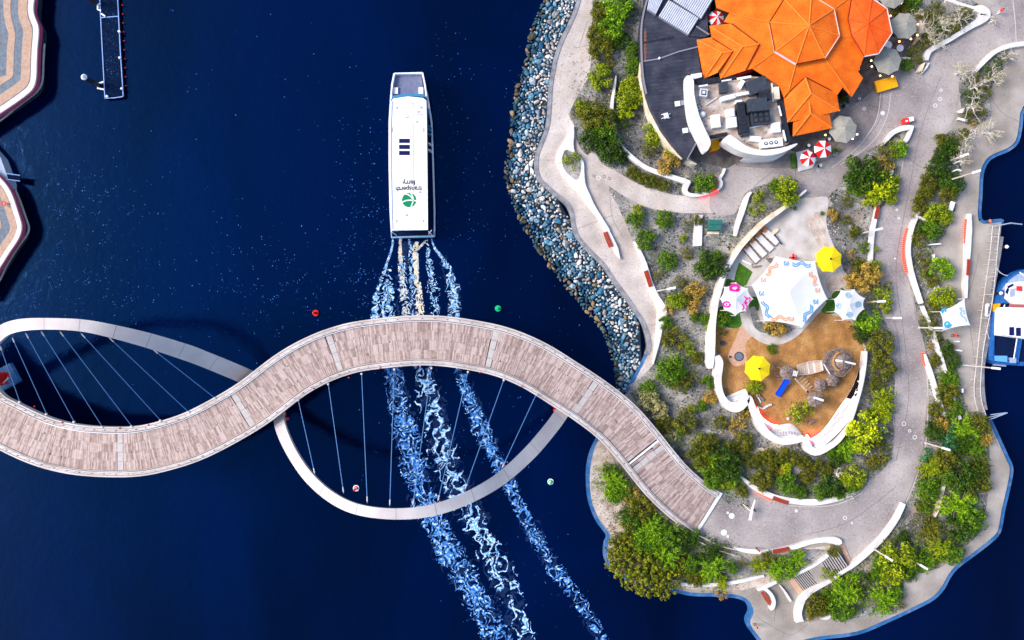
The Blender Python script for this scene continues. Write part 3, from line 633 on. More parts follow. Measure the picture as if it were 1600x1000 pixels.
for x, y in ((54,635),(97,660),(187,669),(232,664),(278,655),(490,607),(545,590),(594,575),(650,574),(750,582),(815,604)):
    p = at(x, y, interp(x, ZB)+.16); MB().sphere(p, .13, 6, 4).build('marker_lamp', M_bred, bridge)

# ---------------------------------------------------------------- ferry
fz = 3.4
ferry = thing('ferry', 'long white passenger ferry with dark solar panels, green roof emblem and upside-down lettering', 'ferry', tuple(at(645, 240, WZ)))
hullp = [(620,116),(660,115),(668,150),(674.5,192),(677,260),(679,330),(679,369),(612,371),(610,330),(608.5,260),(608.5,190),(611,150)]
hp = cr(hullp, 1, True)
b = MB().prism([(v.x, v.y) for v in W(hullp, WZ+1.2)], WZ-.5, WZ+1.25); b.build('hull', M_hull, ferry)
b = MB().ribbon(W(hullp, WZ+1.3), -.12, .12, -.1, .12, closed=True); b.build('rubbing_strake', M_boatwhite, ferry)
def fpoly(name, pts, z0, z1, m, par=ferry): return MB().prism([(v.x, v.y) for v in W(pts, z1)], z0, z1).build(name, m, par)
fpoly('foredeck', [(617,117),(658,116),(663,153),(612,155)], WZ+1.2, 1.3, M_foredeck)
cab = [(611,160),(614,154),(637,150.5),(661,153),(666,157),(667,200),(668,300),(668.5,359),(612,360),(610,300),(609,200)]
fpoly('cabin', [(614,160),(662,158),(663,300),(664,354),(616,356),(613,250)], WZ+1.2, fz-.35, M_panel)
roof = fpoly('cabin_roof', cab, fz-.35, fz, M_boatwhite)
fpoly('windscreen', [(612.5,154),(637,150),(664,151.5),(663,147.5),(637,146),(613,149.5)], 1.25, fz-.6, M_glass)
for P_ in ([(616,115),(611,155)], [(660,114),(666,152)]):
    MB().ribbon([at(p[0], p[1], 1.9) for p in cr([(P_[0][0],P_[0][1]),((P_[0][0]+P_[1][0])/2+(-1 if P_[0][0] < 640 else 1),134),(P_[1][0],P_[1][1])], 4)], -.12, .12, -.7, .1).build('bulwark', M_boatwhite, ferry)
MB().ribbon([at(616,115,1.9), at(660,114,1.9)], -.1, .1, -.7, .1).build('bow_rail', M_boatwhite, ferry)
for x in (618, 657.5): fpoly('hatch', [(x-3.6,136.5),(x+3.6,136.5),(x+3.6,146.5),(x-3.6,146.5)], 1.3, 1.62, M_boatwhite)
for y in (220, 229.5, 239): fpoly('solar_panel', [(623.5,y-3.2),(640,y-3.2),(640,y+3.2),(623.5,y+3.2)], fz, fz+.07, M_panel)
fpoly('roof_seam', [(644.6,156),(645.6,156),(647.6,356),(646.6,356)], fz-.01, fz+.015, M_inkg)
for p_ in ([(612,199),(613.5,199),(613.5,206),(612,206)], [(661,199),(662.4,199),(662.4,206),(661,206)], [(652,173),(655,173),(655,176),(652,176)], [(633,183),(639,181),(639,182.5),(634,184.5)], [(651,178.5),(661,178.5),(661,179.5),(651,179.5)]): fpoly('roof_fitting', p_, fz, fz+.06, M_inkg)
MB().ribbon(W([(612,362),(612,371),(678,369.5),(678,361)], WZ+1.9), -.1, .1, -.7, .12).build('stern_rail', M_hull, ferry)
fpoly('stern_deck', [(613,361),(677,360),(677,368),(613,369)], WZ+1.2, WZ+1.4, M_boatdeck)
fpoly('side_deck', [(669,175),(674,200),(677,300),(677.5,360),(669,360)], WZ+1.2, WZ+1.32, M_boatdeck)
for y in (195, 200, 207, 222, 232): fpoly('side_fitting', [(668.5,y),(673.5,y+2),(674,y+4.5),(669,y+3)], WZ+1.3, .8, M_glass if y < 215 else M_boatwhite)
b = MB()
for a, c in (((612,362),(620,368)), ((670,362),(676,368)), ((674,360),(670,366))): b.tube([at(a[0], a[1], fz-.4), at(c[0], c[1], 0.2)], .07, 5)
b.build('stern_strut', M_boatwhite, ferry)
for y in (175, 262, 330): fpoly('panel_seam', [(611.5,y),(667,y),(667,y+.7),(611.5,y+.7)], fz-.01, fz+.008, mat('pale_seam', [(.62,.62,.66)]))
for x, y in ((619,168),(657,168),(650,190),(655,300),(660,345),(618,345),(634,336)): p = at(x, y, fz); MB().cyl(tuple(p), .16, .18, 8).build('roof_vent', M_zinc, ferry)
MB().ribbon(W([(612,158),(610.5,200),(611,280),(613,358)], fz+.12), -.03, .03, -.1, 0).build('roof_rail', M_zinc, ferry); MB().tube([at(640,160,fz), at(640,160,fz+1.6)], .06, 6).build('mast', M_zinc, ferry); MB().box(tuple(at(640,160,fz+1.2)), (1.3,.12,.1), 0).build('radar', M_boatwhite, ferry)
# emblem: disc cut by three pale swooshes
c0 = (639.3, 312.6)
fpoly('roof_emblem', [(c0[0]+11.3*math.cos(a*.2618), c0[1]+11.3*math.sin(a*.2618)) for a in range(24)], fz, fz+.02, M_logo)
em = bpy.data.objects['roof_emblem']
for s_ in ([(627,317),(634,313.5),(643,312.8),(651,314)], [(641.5,301),(645,308),(645.5,314),(642,324)], [(628,306),(629.5,303),(634,303),(640,305.5),(645,311)]):
    MB().ribbon([at(p[0], p[1], fz+.02) for p in cr(s_, 5)], -.085, .085, 0, .015).build('emblem_stripe', M_boatwhite, em)
def text(s, px, py, z, width_px, hscale, rz, m, name, parent):
    cu = bpy.data.curves.new('t', 'FONT'); cu.body = s; cu.align_x = 'CENTER'; cu.align_y = 'CENTER'; cu.size = 1; cu.extrude = .01; cu.offset = .018
    t = bpy.data.objects.new('t', cu); COL.objects.link(t); dg = bpy.context.evaluated_depsgraph_get()
    me = bpy.data.meshes.new_from_object(t.evaluated_get(dg)); bpy.data.objects.remove(t)
    xs = [v.co.x for v in me.vertices]; k = width_px*.1*(H-z)/H/(max(xs)-min(xs)); cx = (max(xs)+min(xs))/2; ys = [v.co.y for v in me.vertices]; cy = (max(ys)+min(ys))/2
    o3 = parent_origin(parent); p = at(px, py, z)
    for v in me.vertices: v.co = Vector(((v.co.x-cx)*k, (v.co.y-cy)*k*hscale, v.co.z))
    me.materials.clear(); me.materials.append(m)
    o = bpy.data.objects.new(name, me); COL.objects.link(o); o.parent = parent; o.location = p-o3; o.rotation_euler = (0, 0, rz); return o
text('transperth', 638.6, 294, fz+.02, 41, 1.1, R(180.7), M_ink2, 'roof_lettering', ferry)
text('ferry', 638.8, 284.5, fz+.02, 20, 1.1, R(180.7), M_ink2, 'roof_lettering', ferry)

# ---------------------------------------------------------------- foam (real flat flakes on the water)
FD = .23
def foam(name, strips, m, label, cell=.085, seed=0, z=WZ+.03, halo=0):
    """strips: centre line (px, py, half width px, threshold); keeps the cells where ridged noise is high"""
    b = MB(); seen = {}
    for si, (line, fr, st) in enumerate(strips):
        s = resample(cr(line, 6), 400); P = [at(p[0], p[1], z) for p in s]
        L = [0]
        for a, c in zip(P, P[1:]): L.append(L[-1]+(c-a).length)
        for k in range(int(L[-1]/cell)):
            d = k*cell; i = min(398, next((j for j in range(max(0, int(d/L[-1]*399)-2), 399) if L[j+1] >= d), 398)); t = (d-L[i])/((L[i+1]-L[i]) or 1)
            p = P[i].lerp(P[i+1], t); dr = (P[i+1]-P[i]).normalized(); nn = Vector((dr.y, -dr.x, 0))
            hw = (s[i][2]+(s[i+1][2]-s[i][2])*t)*.1; th = s[i][3]
            hw = max(.12, hw+min(.8, hw*.45)*noise.noise(Vector((p.x*.5, p.y*.5, seed+si*3))))
            m_ = max(2, int(2*hw/cell))
            for q in range(m_):
                o = -hw+(q+.5)*2*hw/m_; c = p+nn*o
                w_ = Vector((c.x+noise.noise(Vector((c.x*.7, c.y*.7, 5+seed)))*1.2, c.y+noise.noise(Vector((c.x*.7, c.y*.7, 9+seed)))*1.2, 0))
                e = abs(o)/hw; prof = 1-e**2.2 if not st else (.35+.65*(1-abs((o/hw)-st)/1.4))
                rdg = 1-abs(noise.noise(Vector((w_.x*fr, w_.y*fr*.8, seed+.3))))*3.4
                rdg2 = 1-abs(noise.noise(Vector((w_.x*fr*2.2, w_.y*fr*1.7, seed+7.3))))*2.8
                v = max(rdg*.9, .35*rdg+.65*rdg2)-.10+.18*noise.noise(Vector((w_.x*3.1, w_.y*3.1, seed)))
                if v*.75+prof*.45 > th-FD+.06*noise.noise(Vector((c.x*.25, c.y*.25, 2))):
                    h = cell*.52
                    if v < .62: h *= .8
                    b.add([c+dr*h+nn*h, c-dr*h+nn*h, c-dr*h-nn*h, c+dr*h-nn*h], [(0, 3, 2, 1)])
    o = b.build(name, m); tag(o, label, 'foam', kind='stuff'); return o
HALO = []
foam('wake_foam', [([(612,560,14,.92),(620,620,19,.90),(634,680,22,.89),(650,740,23,.89),(670,800,25,.90),(696,850,25,.92),(726,905,26,.94),(758,960,26,.96),(788,1015,26,.99)], 1.5, 0)], M_foam, 'broken blue white wake along the left of the ferry track', seed=1)
foam('wake_foam', [([(661,560,17,.92),(667,620,20,.91),(683,670,22,.91),(697,720,26,.93),(715,765,28,.97),(742,820,28,1.02),(770,870,28,1.04),(798,925,26,1.06),(824,1015,24,1.08)], .75, 0)], M_lace, 'veined white wake in the middle of the ferry track', seed=5)
foam('wake_foam', [([(716,575,9,.92),(730,620,13,.88),(752,668,14,.89),(772,715,14,.89),(797,760,13,.93),(818,805,13,.92),(843,850,13,.93),(875,900,13,.96),(910,945,13,.98),(948,1010,12,1.02)], 1.6, 0)], M_foam, 'narrow broken wake along the right of the ferry track', seed=9)
foam('stern_foam', [([(626,372,2,.4),(625,395,3,.55),(628,430,5,.80),(632,470,7,.88),(634,500,8,.9)], 1.4, 0), ([(652,378,3,.5),(649,392,4.5,.45),(651,430,4.5,.5),(655,465,7.5,.74),(656,500,10,.82)], 1.4, 0), ([(668,374,1.6,.4),(661,381,2,.4),(652,390,2.4,.5)], .9, 0)], M_foam_w, 'churned cream and white foam right behind the stern', seed=3)
foam('stern_foam', [([(614,374,1.4,.4),(611,392,1.8,.45),(600,425,2.8,.52),(590,455,4,.75),(585,500,9,.92)], 1.4, 0), ([(607,420,6,.98),(606,460,13,.92),(605,500,18,.90)], 2.0, 0), ([(674,373,1.4,.4),(679,387,1.8,.45),(692,405,3.5,.56),(703,430,8,.80),(709,465,11,.82),(711,500,11,.84)], 1.5, 0), ([(627,400,6,1.0),(630,450,10,.99),(633,500,11,.97)], 2.0, 0), ([(640,374,2,.8),(642,400,5,.98),(645,440,9,1.02),(645,500,12,1.0)], 2.2, 0), ([(668,380,2,.9),(672,420,8,1.03),(678,460,11,1.04),(680,500,12,1.03)], 2.2, 0)], M_lace, 'blue edged foam arms curling back from the stern', seed=4)
SV = FD; FD = .36
foam('aerated_water', [([(612,560,17,1.02),(634,680,25,1.0),(670,800,28,1.02),(726,905,29,1.05),(788,1015,29,1.08)], .8, 0), ([(661,560,20,1.02),(683,670,25,1.02),(715,765,31,1.05),(770,870,31,1.1),(824,1015,27,1.14)], .7, 0), ([(716,560,13,1.0),(752,668,17,1.0),(797,760,16,1.0),(843,850,16,1.05),(948,1010,15,1.1)], .8, 0),
    ([(640,378,16,1.05),(638,430,26,1.1),(640,500,34,1.1)], .5, 0), ([(690,400,6,1.0),(707,450,13,1.05),(711,500,15,1.05)], .7, 0)], M_halo, 'faint paler blue churned water along the ferry track', cell=.12, seed=6, z=WZ+.015)
FD = SV
rb = random.Random(5); b = MB()
def fleck(b, x, y, s, z=WZ+.03):
    p = at(x, y, z); a = rb.uniform(0, 3); s *= .05
    b.add([(p.x+s*math.cos(a+k*1.57)*rb.uniform(.6, 1.3), p.y+s*math.sin(a+k*1.57)*rb.uniform(.6, 1.3), z) for k in range(4)], [(0, 1, 2, 3)])
for cx, cy, sx, sy, n in ((130,320,45,45,260),(105,430,60,40,170),(165,450,70,50,170),(430,430,70,40,190),(560,330,25,90,260),(590,420,22,60,200),(700,200,22,80,200),(720,330,30,60,200),(760,420,60,60,60),(300,380,160,90,110),(750,250,60,120,90),(810,150,12,50,60),(920,520,40,60,50),(640,640,70,70,90),(720,690,60,60,160),(830,900,60,60,120),(480,480,80,30,110),(400,120,200,90,60),(820,650,40,60,60)):
    for _ in range(n*2 if cx < 600 else n):
        x, y = rb.gauss(cx, sx), rb.gauss(cy, sy)
        if inside(x, y, outl) or x < 70 and y < 430: continue
        if noise.noise(Vector((x*.07, y*.05, 1)))+.5*noise.noise(Vector((x*.2, y*.2, 1))) < .02: continue
        fleck(b, x, y, rb.choice((.6, .8, 1.0, 1.3, 1.9)))
o = b.build('foam_flecks', M_foam_b); tag(o, 'scattered faint blue bubbles drifting on the dark water', 'foam flecks', kind='stuff')

# ---------------------------------------------------------------- buoys
def buoy(x, y, m, label, can=False, cap=None):
    t = thing('buoy', label, 'buoy', tuple(at(x, y, WZ)), group='channel buoys')
    b = MB(); b.cyl((0, 0, -.2), .44, .55, 12, .36); b.build('float', m, t, local=True)
    b = MB(); b.tube([(0, 0, .3), (0, 0, 1.5)], [.24, .14], 8); b.build('tower', cap or m, t, local=True)
    b = MB(); b.sphere((0, 0, 1.6), .2, 8, 5); b.build('lamp', m, t, local=True)
    b = MB(); b.ribbon([(.44*math.cos(k*.6283), .44*math.sin(k*.6283), .25) for k in range(10)], -.06, .06, 0, .1, closed=True); b.build('collar', cap or m, t, local=True)
buoy(494, 489, M_bred, 'small red buoy floating just above the middle of the bridge')
buoy(778, 482, M_bgreen, 'small green buoy floating above the bridge near the rock slope')
buoy(557, 762, M_bred, 'red and white buoy inside the loop of the lower arch', cap=M_boatwhite)
buoy(860, 752, M_bgreen, 'green and white buoy outside the lower arch near the gravel spit', cap=M_boatwhite)
# ---------------------------------------------------------------- top left terraces with wavy striped paving
def terrace(edge, closing, offs, ledgeline, label_ledge):
    e = resample(cr(edge, 6), 80); TZ = .7
    def off(d): return [(p[0]-inx*d, p[1]-iny*d) for p, (inx, iny) in zip(e, nrm)]
    nrm = []
    for i in range(len(e)):
        a, c = e[max(0, i-1)], e[min(len(e)-1, i+1)]; L = math.hypot(c[0]-a[0], c[1]-a[1]); nrm.append((-(c[1]-a[1])/L*-1, (c[0]-a[0])/L*-1))
    if nrm[40][0] < 0: nrm = [(-x, -y) for x, y in nrm]
    base = structure('terrace', MB().prism([(v.x, v.y) for v in W(off(5)+closing, TZ)], WZ-1.2, TZ-.12), [M_wall_side])
    MB().prism([(v.x, v.y) for v in W(off(2)+closing, TZ)], TZ-.2, TZ-.05).build('slate_paving', M_stripe_g, base)
    for a, c, m in offs:
        oa, ob = off(a), off(c); keep = [0]
        for q in range(1, len(oa)):
            k0 = keep[-1]; tx, ty = e[min(q+1, len(e)-1)][0]-e[q-1][0], e[min(q+1, len(e)-1)][1]-e[q-1][1]
            if all((o_[q][0]-o_[k0][0])*tx+(o_[q][1]-o_[k0][1])*ty > .3 for o_ in (oa, ob)): keep.append(q)
        oa = [oa[q] for q in keep]; ob = [ob[q] for q in keep]
        for _ in range(4):
            oa = [oa[0]]+[tuple((oa[q-1][z]+2*oa[q][z]+oa[q+1][z])/4 for z in (0, 1)) for q in range(1, len(oa)-1)]+[oa[-1]]; ob = [ob[0]]+[tuple((ob[q-1][z]+2*ob[q][z]+ob[q+1][z])/4 for z in (0, 1)) for q in range(1, len(ob)-1)]+[ob[-1]]
        b = MB(); P = [at(p[0], p[1], TZ) for p in oa]; Q = [at(p[0], p[1], TZ) for p in ob]
        zt = .25 if m is M_kerb else (.02 if m is M_stripe_b else .0)
        vs = []; n = len(P)
        for p, q in zip(P, Q): vs += [(p.x, p.y, TZ-.1), (p.x, p.y, TZ+zt-.04), (q.x, q.y, TZ+zt-.04), (q.x, q.y, TZ-.1)]
        b.add(vs, [(i*4+k, (i+1)*4+k, (i+1)*4+(k+1) % 4, i*4+(k+1) % 4) for i in range(n-1) for k in range(3)])
        b.build('kerb' if m is M_kerb else 'paving_stripe', m, base)
    k = off(0); MB().ribbon([at(p[0], p[1], TZ-.1) for p in k], -.1, .06, -.55, .05).build('kerb_face', M_kerbside, base)
    lp = W(cr(ledgeline, 6), -.6); o = MB().ribbon(lp, -.13, .13, -.1, 0).build('fender_rail', M_kerb); tag(o, label_ledge, 'fender rail', 'fender rails below the striped terraces')
T1 = [(58,-60),(56,-20),(55,0),(53.5,12),(54,22),(58,32),(62,41),(62,55),(60,75),(59,100),(58,125),(53,140),(42,150),(24,163),(0,179),(-40,205)]
terrace(T1, [(-200,205),(-200,-60)], [(.5,9,M_kerb),(12,26,M_stripe_b),(38,49,M_stripe_b),(62,74,M_stripe_b)], [(69,68),(67.5,95),(66,124),(61,138),(50,149),(25,168),(0,188),(-30,206)], 'thin pale fender rail curving below the upper left striped terrace')
T2 = [(-40,245),(-20,262),(0,276),(14,292),(22,308),(28,326),(34,345),(36,353),(34,366),(28,378),(17,394),(0,421),(-30,470)]
terrace(T2, [(-200,470),(-200,245)], [(.5,8,M_kerb),(10,20,M_stripe_b),(32,48,M_stripe_b)], [(24,297),(33,320),(41,343),(44.5,354),(42,366),(26,389),(10,415),(0,436),(-20,468)], 'thin pale fender rail curving below the lower left striped terrace')
b = MB(); b.prism([(v.x, v.y) for v in W([(-40,200),(0,246),(6,262),(14,285),(14,294),(0,278),(-40,250)], 0)], WZ-1, -.1); o = b.build('quay_link', M_boatgrey); o['kind'] = 'structure'
t = thing('gangway', 'small blue gangway between the two striped terraces', 'gangway', tuple(at(20, 276, WZ)))
for dy in (0, 9): MB().tube([at(10, 271+dy, .3), at(31, 274+dy, .1)], .08, 5).build('side_rail', M_pedge, t)
b = MB(); q = W([(10,272),(31,275),(31,283),(10,280)], 0); b.prism([(v.x, v.y) for v in q], -.25, -.1); b.build('tread', M_pont, t)
t = thing('life_ring_stand', 'small red life ring at the kerb of the lower left terrace', 'life ring', tuple(at(9, 319, .7)))
b = MB(); P = [(.35*math.cos(k*.7854), .35*math.sin(k*.7854), .5) for k in range(8)]; b.ribbon(P, -.1, .1, 0, .1, closed=True); b.build('life_ring', M_bred, t, local=True)
b = MB(); b.tube([(.35, 0, .55), (.75, -.05, .3), (.75, -.05, -.05)], .05, 6); b.build('bracket', M_dark, t, local=True)

# pontoon jetty with two guide piles
t = thing('pontoon_jetty', 'narrow dark pontoon jetty with white outline and a cross joint', 'jetty', tuple(at(172, 70, WZ)))
pj = [(156,-60),(156,0),(160,80),(164,153.5),(178,153),(191.5,151),(192.5,149),(188,80),(184,0),(183,-60)]
MB().prism([(v.x, v.y) for v in W(pj, WZ+.6)], WZ-.4, WZ+.58).build('float', M_pont, t)
for a, c in ((0,3),(3,6),(6,9)): MB().ribbon(W(pj[a:c+1], WZ+.62), -.06, .06, -.1, .05).build('edge_strip', M_pedge, t)
MB().ribbon(W([(158,27.5),(185,25.5)], WZ+.62), -.06, .06, -.1, .04).build('cross_joint', M_pedge, t)
for y in range(-20, 148, 14): 
    p = at(194+(y-70)*.045, y, WZ+.3); MB().sphere(p, .13, 6, 4).build('fender', M_bred, t)
for x, y in ((187,50),(188,91),(191,139),(168,151)): p = at(x, y, WZ+.7); MB().cyl(tuple(p), .18, .3, 8).build('cleat', M_boatwhite, t)
for yy in (8, 131):
    p = at(156, yy, WZ+.6); MB().ribbon([at(162 if yy > 50 else 157, yy-3, WZ+.65), at(153, yy, WZ+.65), at(153, yy+7, WZ+.65), at(163 if yy > 50 else 158, yy+9, WZ+.65)], -.12, .12, -.1, .1).build('pile_bracket', M_boatwhite, t)
p = at(162, 24, WZ+.65); MB().box((p.x, p.y, p.z+.1), (.7, .25, .2), -.6).build('cleat', M_boatwhite, t)
b = MB(); p = at(184, 60, WZ+.6)
rj = random.Random(2)
for _ in range(60):
    x, y = rj.uniform(165, 184), rj.uniform(15, 120); q = at(x, y, WZ+.6); b.box((q.x, q.y, q.z), (rj.uniform(.04, .1), rj.uniform(.04, .1), .02), rj.random())
o = b.build('droppings', M_foam_b, t); o['kind'] = 'stuff'
def pile(x, y, x0, y0, label):
    a = at(x0, y0, WZ); t = thing('guide_pile', label, 'pile', tuple(a), group='guide piles of the quays')
    MB().cyl((0, 0, -1), .36, 5.4, 14).build('shaft', M_dark, t, local=True)
    MB().tube([(0, 0, 4.4), (0, 0, 4.55), (0, 0, 5.0)], [.46, .46, .10], 14).build('cap', M_boatwhite, t, local=True)
pile(133, 126, 157, 135, 'white capped guide pile at the lower end of the dark pontoon jetty')
pile(140, 2, 153, 8, 'white capped guide pile beside the top of the dark pontoon jetty')

# ---------------------------------------------------------------- restaurant
rest = thing('restaurant', 'large restaurant with faceted orange roofs, charcoal side roof and rooftop plant deck', 'restaurant', tuple(at(1190, 120, 0)))
def roofmesh(name, pts, faces, m, parent=rest, thick=.22):
    """pts: (px, py, z)"""
    b = MB(); P = [at(*p) for p in pts]; n = len(P)
    b.add([tuple(p) for p in P]+[(p.x, p.y, p.z-thick) for p in P], [tuple(f) for f in faces]+[tuple(i+n for i in reversed(f)) for f in faces])
    ed = {}
    for f in faces:
        for i in range(len(f)): e = (f[i], f[(i+1) % len(f)]); ed[e] = 1
    fs = [(e[0], e[0]+n, e[1]+n, e[1]) for e in ed if (e[1], e[0]) not in ed]
    bm_v = b.v; b.f += [tuple(f) for f in fs]; b.mi += [0]*len(fs)
    o = b.build(name, m, parent)
    import bmesh
    bm = bmesh.new(); bm.from_mesh(o.data); bmesh.ops.recalc_face_normals(bm, faces=bm.faces); bm.to_mesh(o.data); bm.free()
    return o
def ridge(pts, m=M_orange_ridge, r=.12, name='ridge_cap', parent=rest, n=5): return MB().tube([at(*p)+Vector((0, 0, .05)) for p in pts], r, n).build(name, m, parent)
def walls(pts, z0, z1, m, ins=.0, name='wall'):
    b = MB(); P = W(pts, z1); b.prism([(v.x, v.y) for v in P], z0, z1); return b.build(name, m, rest)
# base body
walls([(1092,70),(1126,112),(1172,104),(1222,135),(1232,185),(1244,206),(1295,196),(1294,176),(1302,168),(1300,148),(1316,134),(1330,145),(1342,121),(1335,110),(1344,88),(1324,55),(1318,30),(1326,-50),(1122,-50),(1116,40)], 0, 3.0, M_darkwall)
# main shingled roof, folded along eight hips
hub = (1258, 48)
octv = [(1225,-2),(1202,35),(1211,81),(1243.5,100.5),(1289,91.5),(1312,56),(1303.5,14),(1268,-8)]
def zr(x, y):
    d = math.hypot(x-hub[0], y-hub[1]); return 7.2-.030*d
outer = [(1125,-60),(1118,0),(1120,12),(1140,19.5),(1131,34),(1143,37),(1186,69),(1165,110),(1176,107),(1197,120),(1219,135),(1225,152),(1258,119.5),(1303,144),(1308,149),(1317,136),(1331,151),(1340,137),(1348.5,122),(1341,112),(1350,88),(1330,55),(1324.5,30),(1330,0),(1335,-60)]
def inner_pt(q, f): return (hub[0]+(q[0]-hub[0])*f, hub[1]+(q[1]-hub[1])*f)
pts2 = [Vector((p[0], p[1])) for p in outer]; n0 = len(pts2); edges = [(i, (i+1) % n0) for i in range(n0)]
for q in octv:
    a = inner_pt(q, .98); c = inner_pt(q, 4.2)
    # clip the hip where it leaves the roof outline
    f = .98
    while f < 4 and inside(*inner_pt(q, f+.05), outer): f += .05
    c = inner_pt(q, max(1.0, f-.03)); pts2 += [Vector(a), Vector(c)]; k = len(pts2); edges.append((k-2, k-1))
oc = len(pts2)
r_ = delaunay_2d_cdt(pts2, edges, [list(range(n0))], 1, 1e-5)
def zfold(x, y):                              # planar facets between hips
    a = math.atan2(y-hub[1], x-hub[0]); best = None
    angs = sorted((math.atan2(q[1]-hub[1], q[0]-hub[0]), q) for q in octv)
    for i in range(8):
        a0, q0 = angs[i]; a1, q1 = angs[(i+1) % 8]
        if i == 7: a1 += 2*math.pi
        for aa in (a, a+2*math.pi):
            if a0 <= aa <= a1:
                ex, ey = q1[0]-q0[0], q1[1]-q0[1]; L = math.hypot(ex, ey); nx, ny = ey/L, -ex/L
                d = abs((x-hub[0])*nx+(y-hub[1])*ny); d0 = abs((q0[0]-hub[0])*nx+(q0[1]-hub[1])*ny); return 5.6-(d-d0)*.016
    return 5.6
roofmesh('main_roof', [(v.x, v.y, max(3.4, min(5.8, zfold(v.x, v.y)))) for v in r_[0]], [tuple(f) for f in r_[2]], M_orange)
# raised eight sided lantern roof
ap = (1264, 40, 7.5)
roofmesh('lantern_roof', [(x, y, 6.2) for x, y in octv]+[ap], [(i, (i+1) % 8, 8) for i in range(8)], M_orange)
b = MB(); b.prism([(v.x, v.y) for v in W([inner_pt(q, .975) for q in octv], 6.2)], 5.0, 6.0); b.build('lantern_wall', mat('pale_fascia', [(.62,.45,.44)]), rest)
for x, y in octv: ridge([(x, y, 6.2), ap], r=.09)
def gapline(pts): MB().tube([at(*p)+Vector((0, 0, .04)) for p in pts], .085, 4).build('painted_shadow_gap', M_rgap, rest)  # dark tubes stand for the flashing and paint in its shadow gap
M_rgap = mat('red_flashing_shade', [(.16,.02,.005)])
M_fascia = mat('pale_fascia3', [(.70,.42,.34)])
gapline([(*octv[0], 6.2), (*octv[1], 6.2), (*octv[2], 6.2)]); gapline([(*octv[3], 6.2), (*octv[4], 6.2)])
MB().tube([at(*q, 6.22) for q in (octv[4], octv[5], octv[6], octv[7])], .10, 4).build('fascia', M_fascia, rest); MB().tube([at(*q, 6.22) for q in (octv[2], octv[3])], .16, 4).build('fascia', mat('zinc_fascia', [(.55,.45,.48)]), rest)
for q in octv[1:7]:
    f = 1.02
    while f < 3.6 and inside(*inner_pt(q, f+.08), outer): f += .08
    if f > 1.25: e0, e1 = inner_pt(q, 1.05), inner_pt(q, f-.03); ridge([(*e0, zfold(*e0)+.03), (*e1, zfold(*e1)+.03)], r=.07)
# east octagon
o8 = [(1330,-2),(1324.5,30),(1330,55),(1350,88),(1372,84),(1393,52),(1385,14),(1362,-2)]
roofmesh('east_pavilion_roof', [(x, y, 5.6) for x, y in o8]+[(1356,37,6.4)], [(i, (i+1) % 8, 8) for i in range(8)], M_orange_e)
b = MB(); b.prism([(v.x, v.y) for v in W([((x-1356)*.93+1356, (y-37)*.93+37) for x, y in o8], 5.3)], 0, 5.3); b.build('east_pavilion_wall', M_darkwall, rest)
b = MB(); b.ribbon([at(x, y, 5.5) for x, y in o8[3:]], -.03, .10, -.15, .14); b.build('gutter', mat('pale_fascia2', [(.75,.60,.58)]), rest)
for x, y in o8: ridge([(x, y, 5.62), (1356,37,6.42)], M_orange_e, .05)
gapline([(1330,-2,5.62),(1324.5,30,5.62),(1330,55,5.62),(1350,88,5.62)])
# south stack of hipped roofs
roofmesh('hipped_roof', [(1258,121,5.7),(1225,152,4.4),(1230,191,4.2),(1267,146,5.5),(1312,173,4.2),(1308,149,4.3),(1303,143.5,4.6),(1243,189,4.3),(1295,177,4.3)], [(0,1,2,3),(0,3,4,5,6),(2,7,8,4,3)], M_orange)
ridge([(1258,121,5.72),(1267,146,5.52)]); ridge([(1267,146,5.52),(1230,191,4.22)]); ridge([(1267,146,5.52),(1312,173,4.22)])
roofmesh('hipped_roof', [(1264,157.5,5.0),(1240,190,4.0),(1238.5,213,3.6),(1266.5,177,4.7),(1300,200,3.6),(1296,177,3.9)], [(0,1,2,3),(0,3,4,5),(2,4,3)], M_orange)
ridge([(1264,157.5,5.02),(1266.5,177,4.72)]); ridge([(1266.5,177,4.72),(1238.5,213,3.62)]); ridge([(1266.5,177,4.72),(1300,200,3.62)])
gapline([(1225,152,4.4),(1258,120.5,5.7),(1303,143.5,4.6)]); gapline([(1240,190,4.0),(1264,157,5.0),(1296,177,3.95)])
# west stack
roofmesh('hipped_roof', [(1185.5,69,5.5),(1143,37,4.9),(1109,40,4.3),(1160,73,5.2),(1126,123,4.2),(1165,110,4.9),(1113,61,4.2)], [(0,1,2,3),(0,3,4,5),(2,6,4,3)], M_orange)
ridge([(1185.5,69,5.52),(1160,73,5.22)]); ridge([(1160,73,5.22),(1110,42,4.3)]); ridge([(1160,73,5.22),(1126,123,4.2)])
roofmesh('hipped_roof', [(1144.5,80,4.9),(1113,58,4.6),(1089,62.5,3.9),(1128,82.5,4.7),(1100,123,3.8),(1122,113,4.6)], [(0,1,2,3),(0,3,4,5),(2,4,3)], M_orange)
ridge([(1144.5,80,4.92),(1128,82.5,4.72)]); ridge([(1128,82.5,4.72),(1089,62.5,3.92)]); ridge([(1128,82.5,4.72),(1100,123,3.82)])
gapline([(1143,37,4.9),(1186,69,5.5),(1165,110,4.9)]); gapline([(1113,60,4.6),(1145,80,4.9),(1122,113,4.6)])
MB().prism([(v.x, v.y) for v in W([(1128,122),(1137,115),(1165,109),(1178,106),(1178,110),(1160,116),(1130,125)], 4.0)], 3.0, 4.0).build('red_fascia', M_redwall, rest)
MB().prism([(v.x, v.y) for v in W([(1216,136),(1224,138),(1225,150),(1221,152)], 4.0)], 2, 4.0).build('red_fascia', M_redwall, rest)
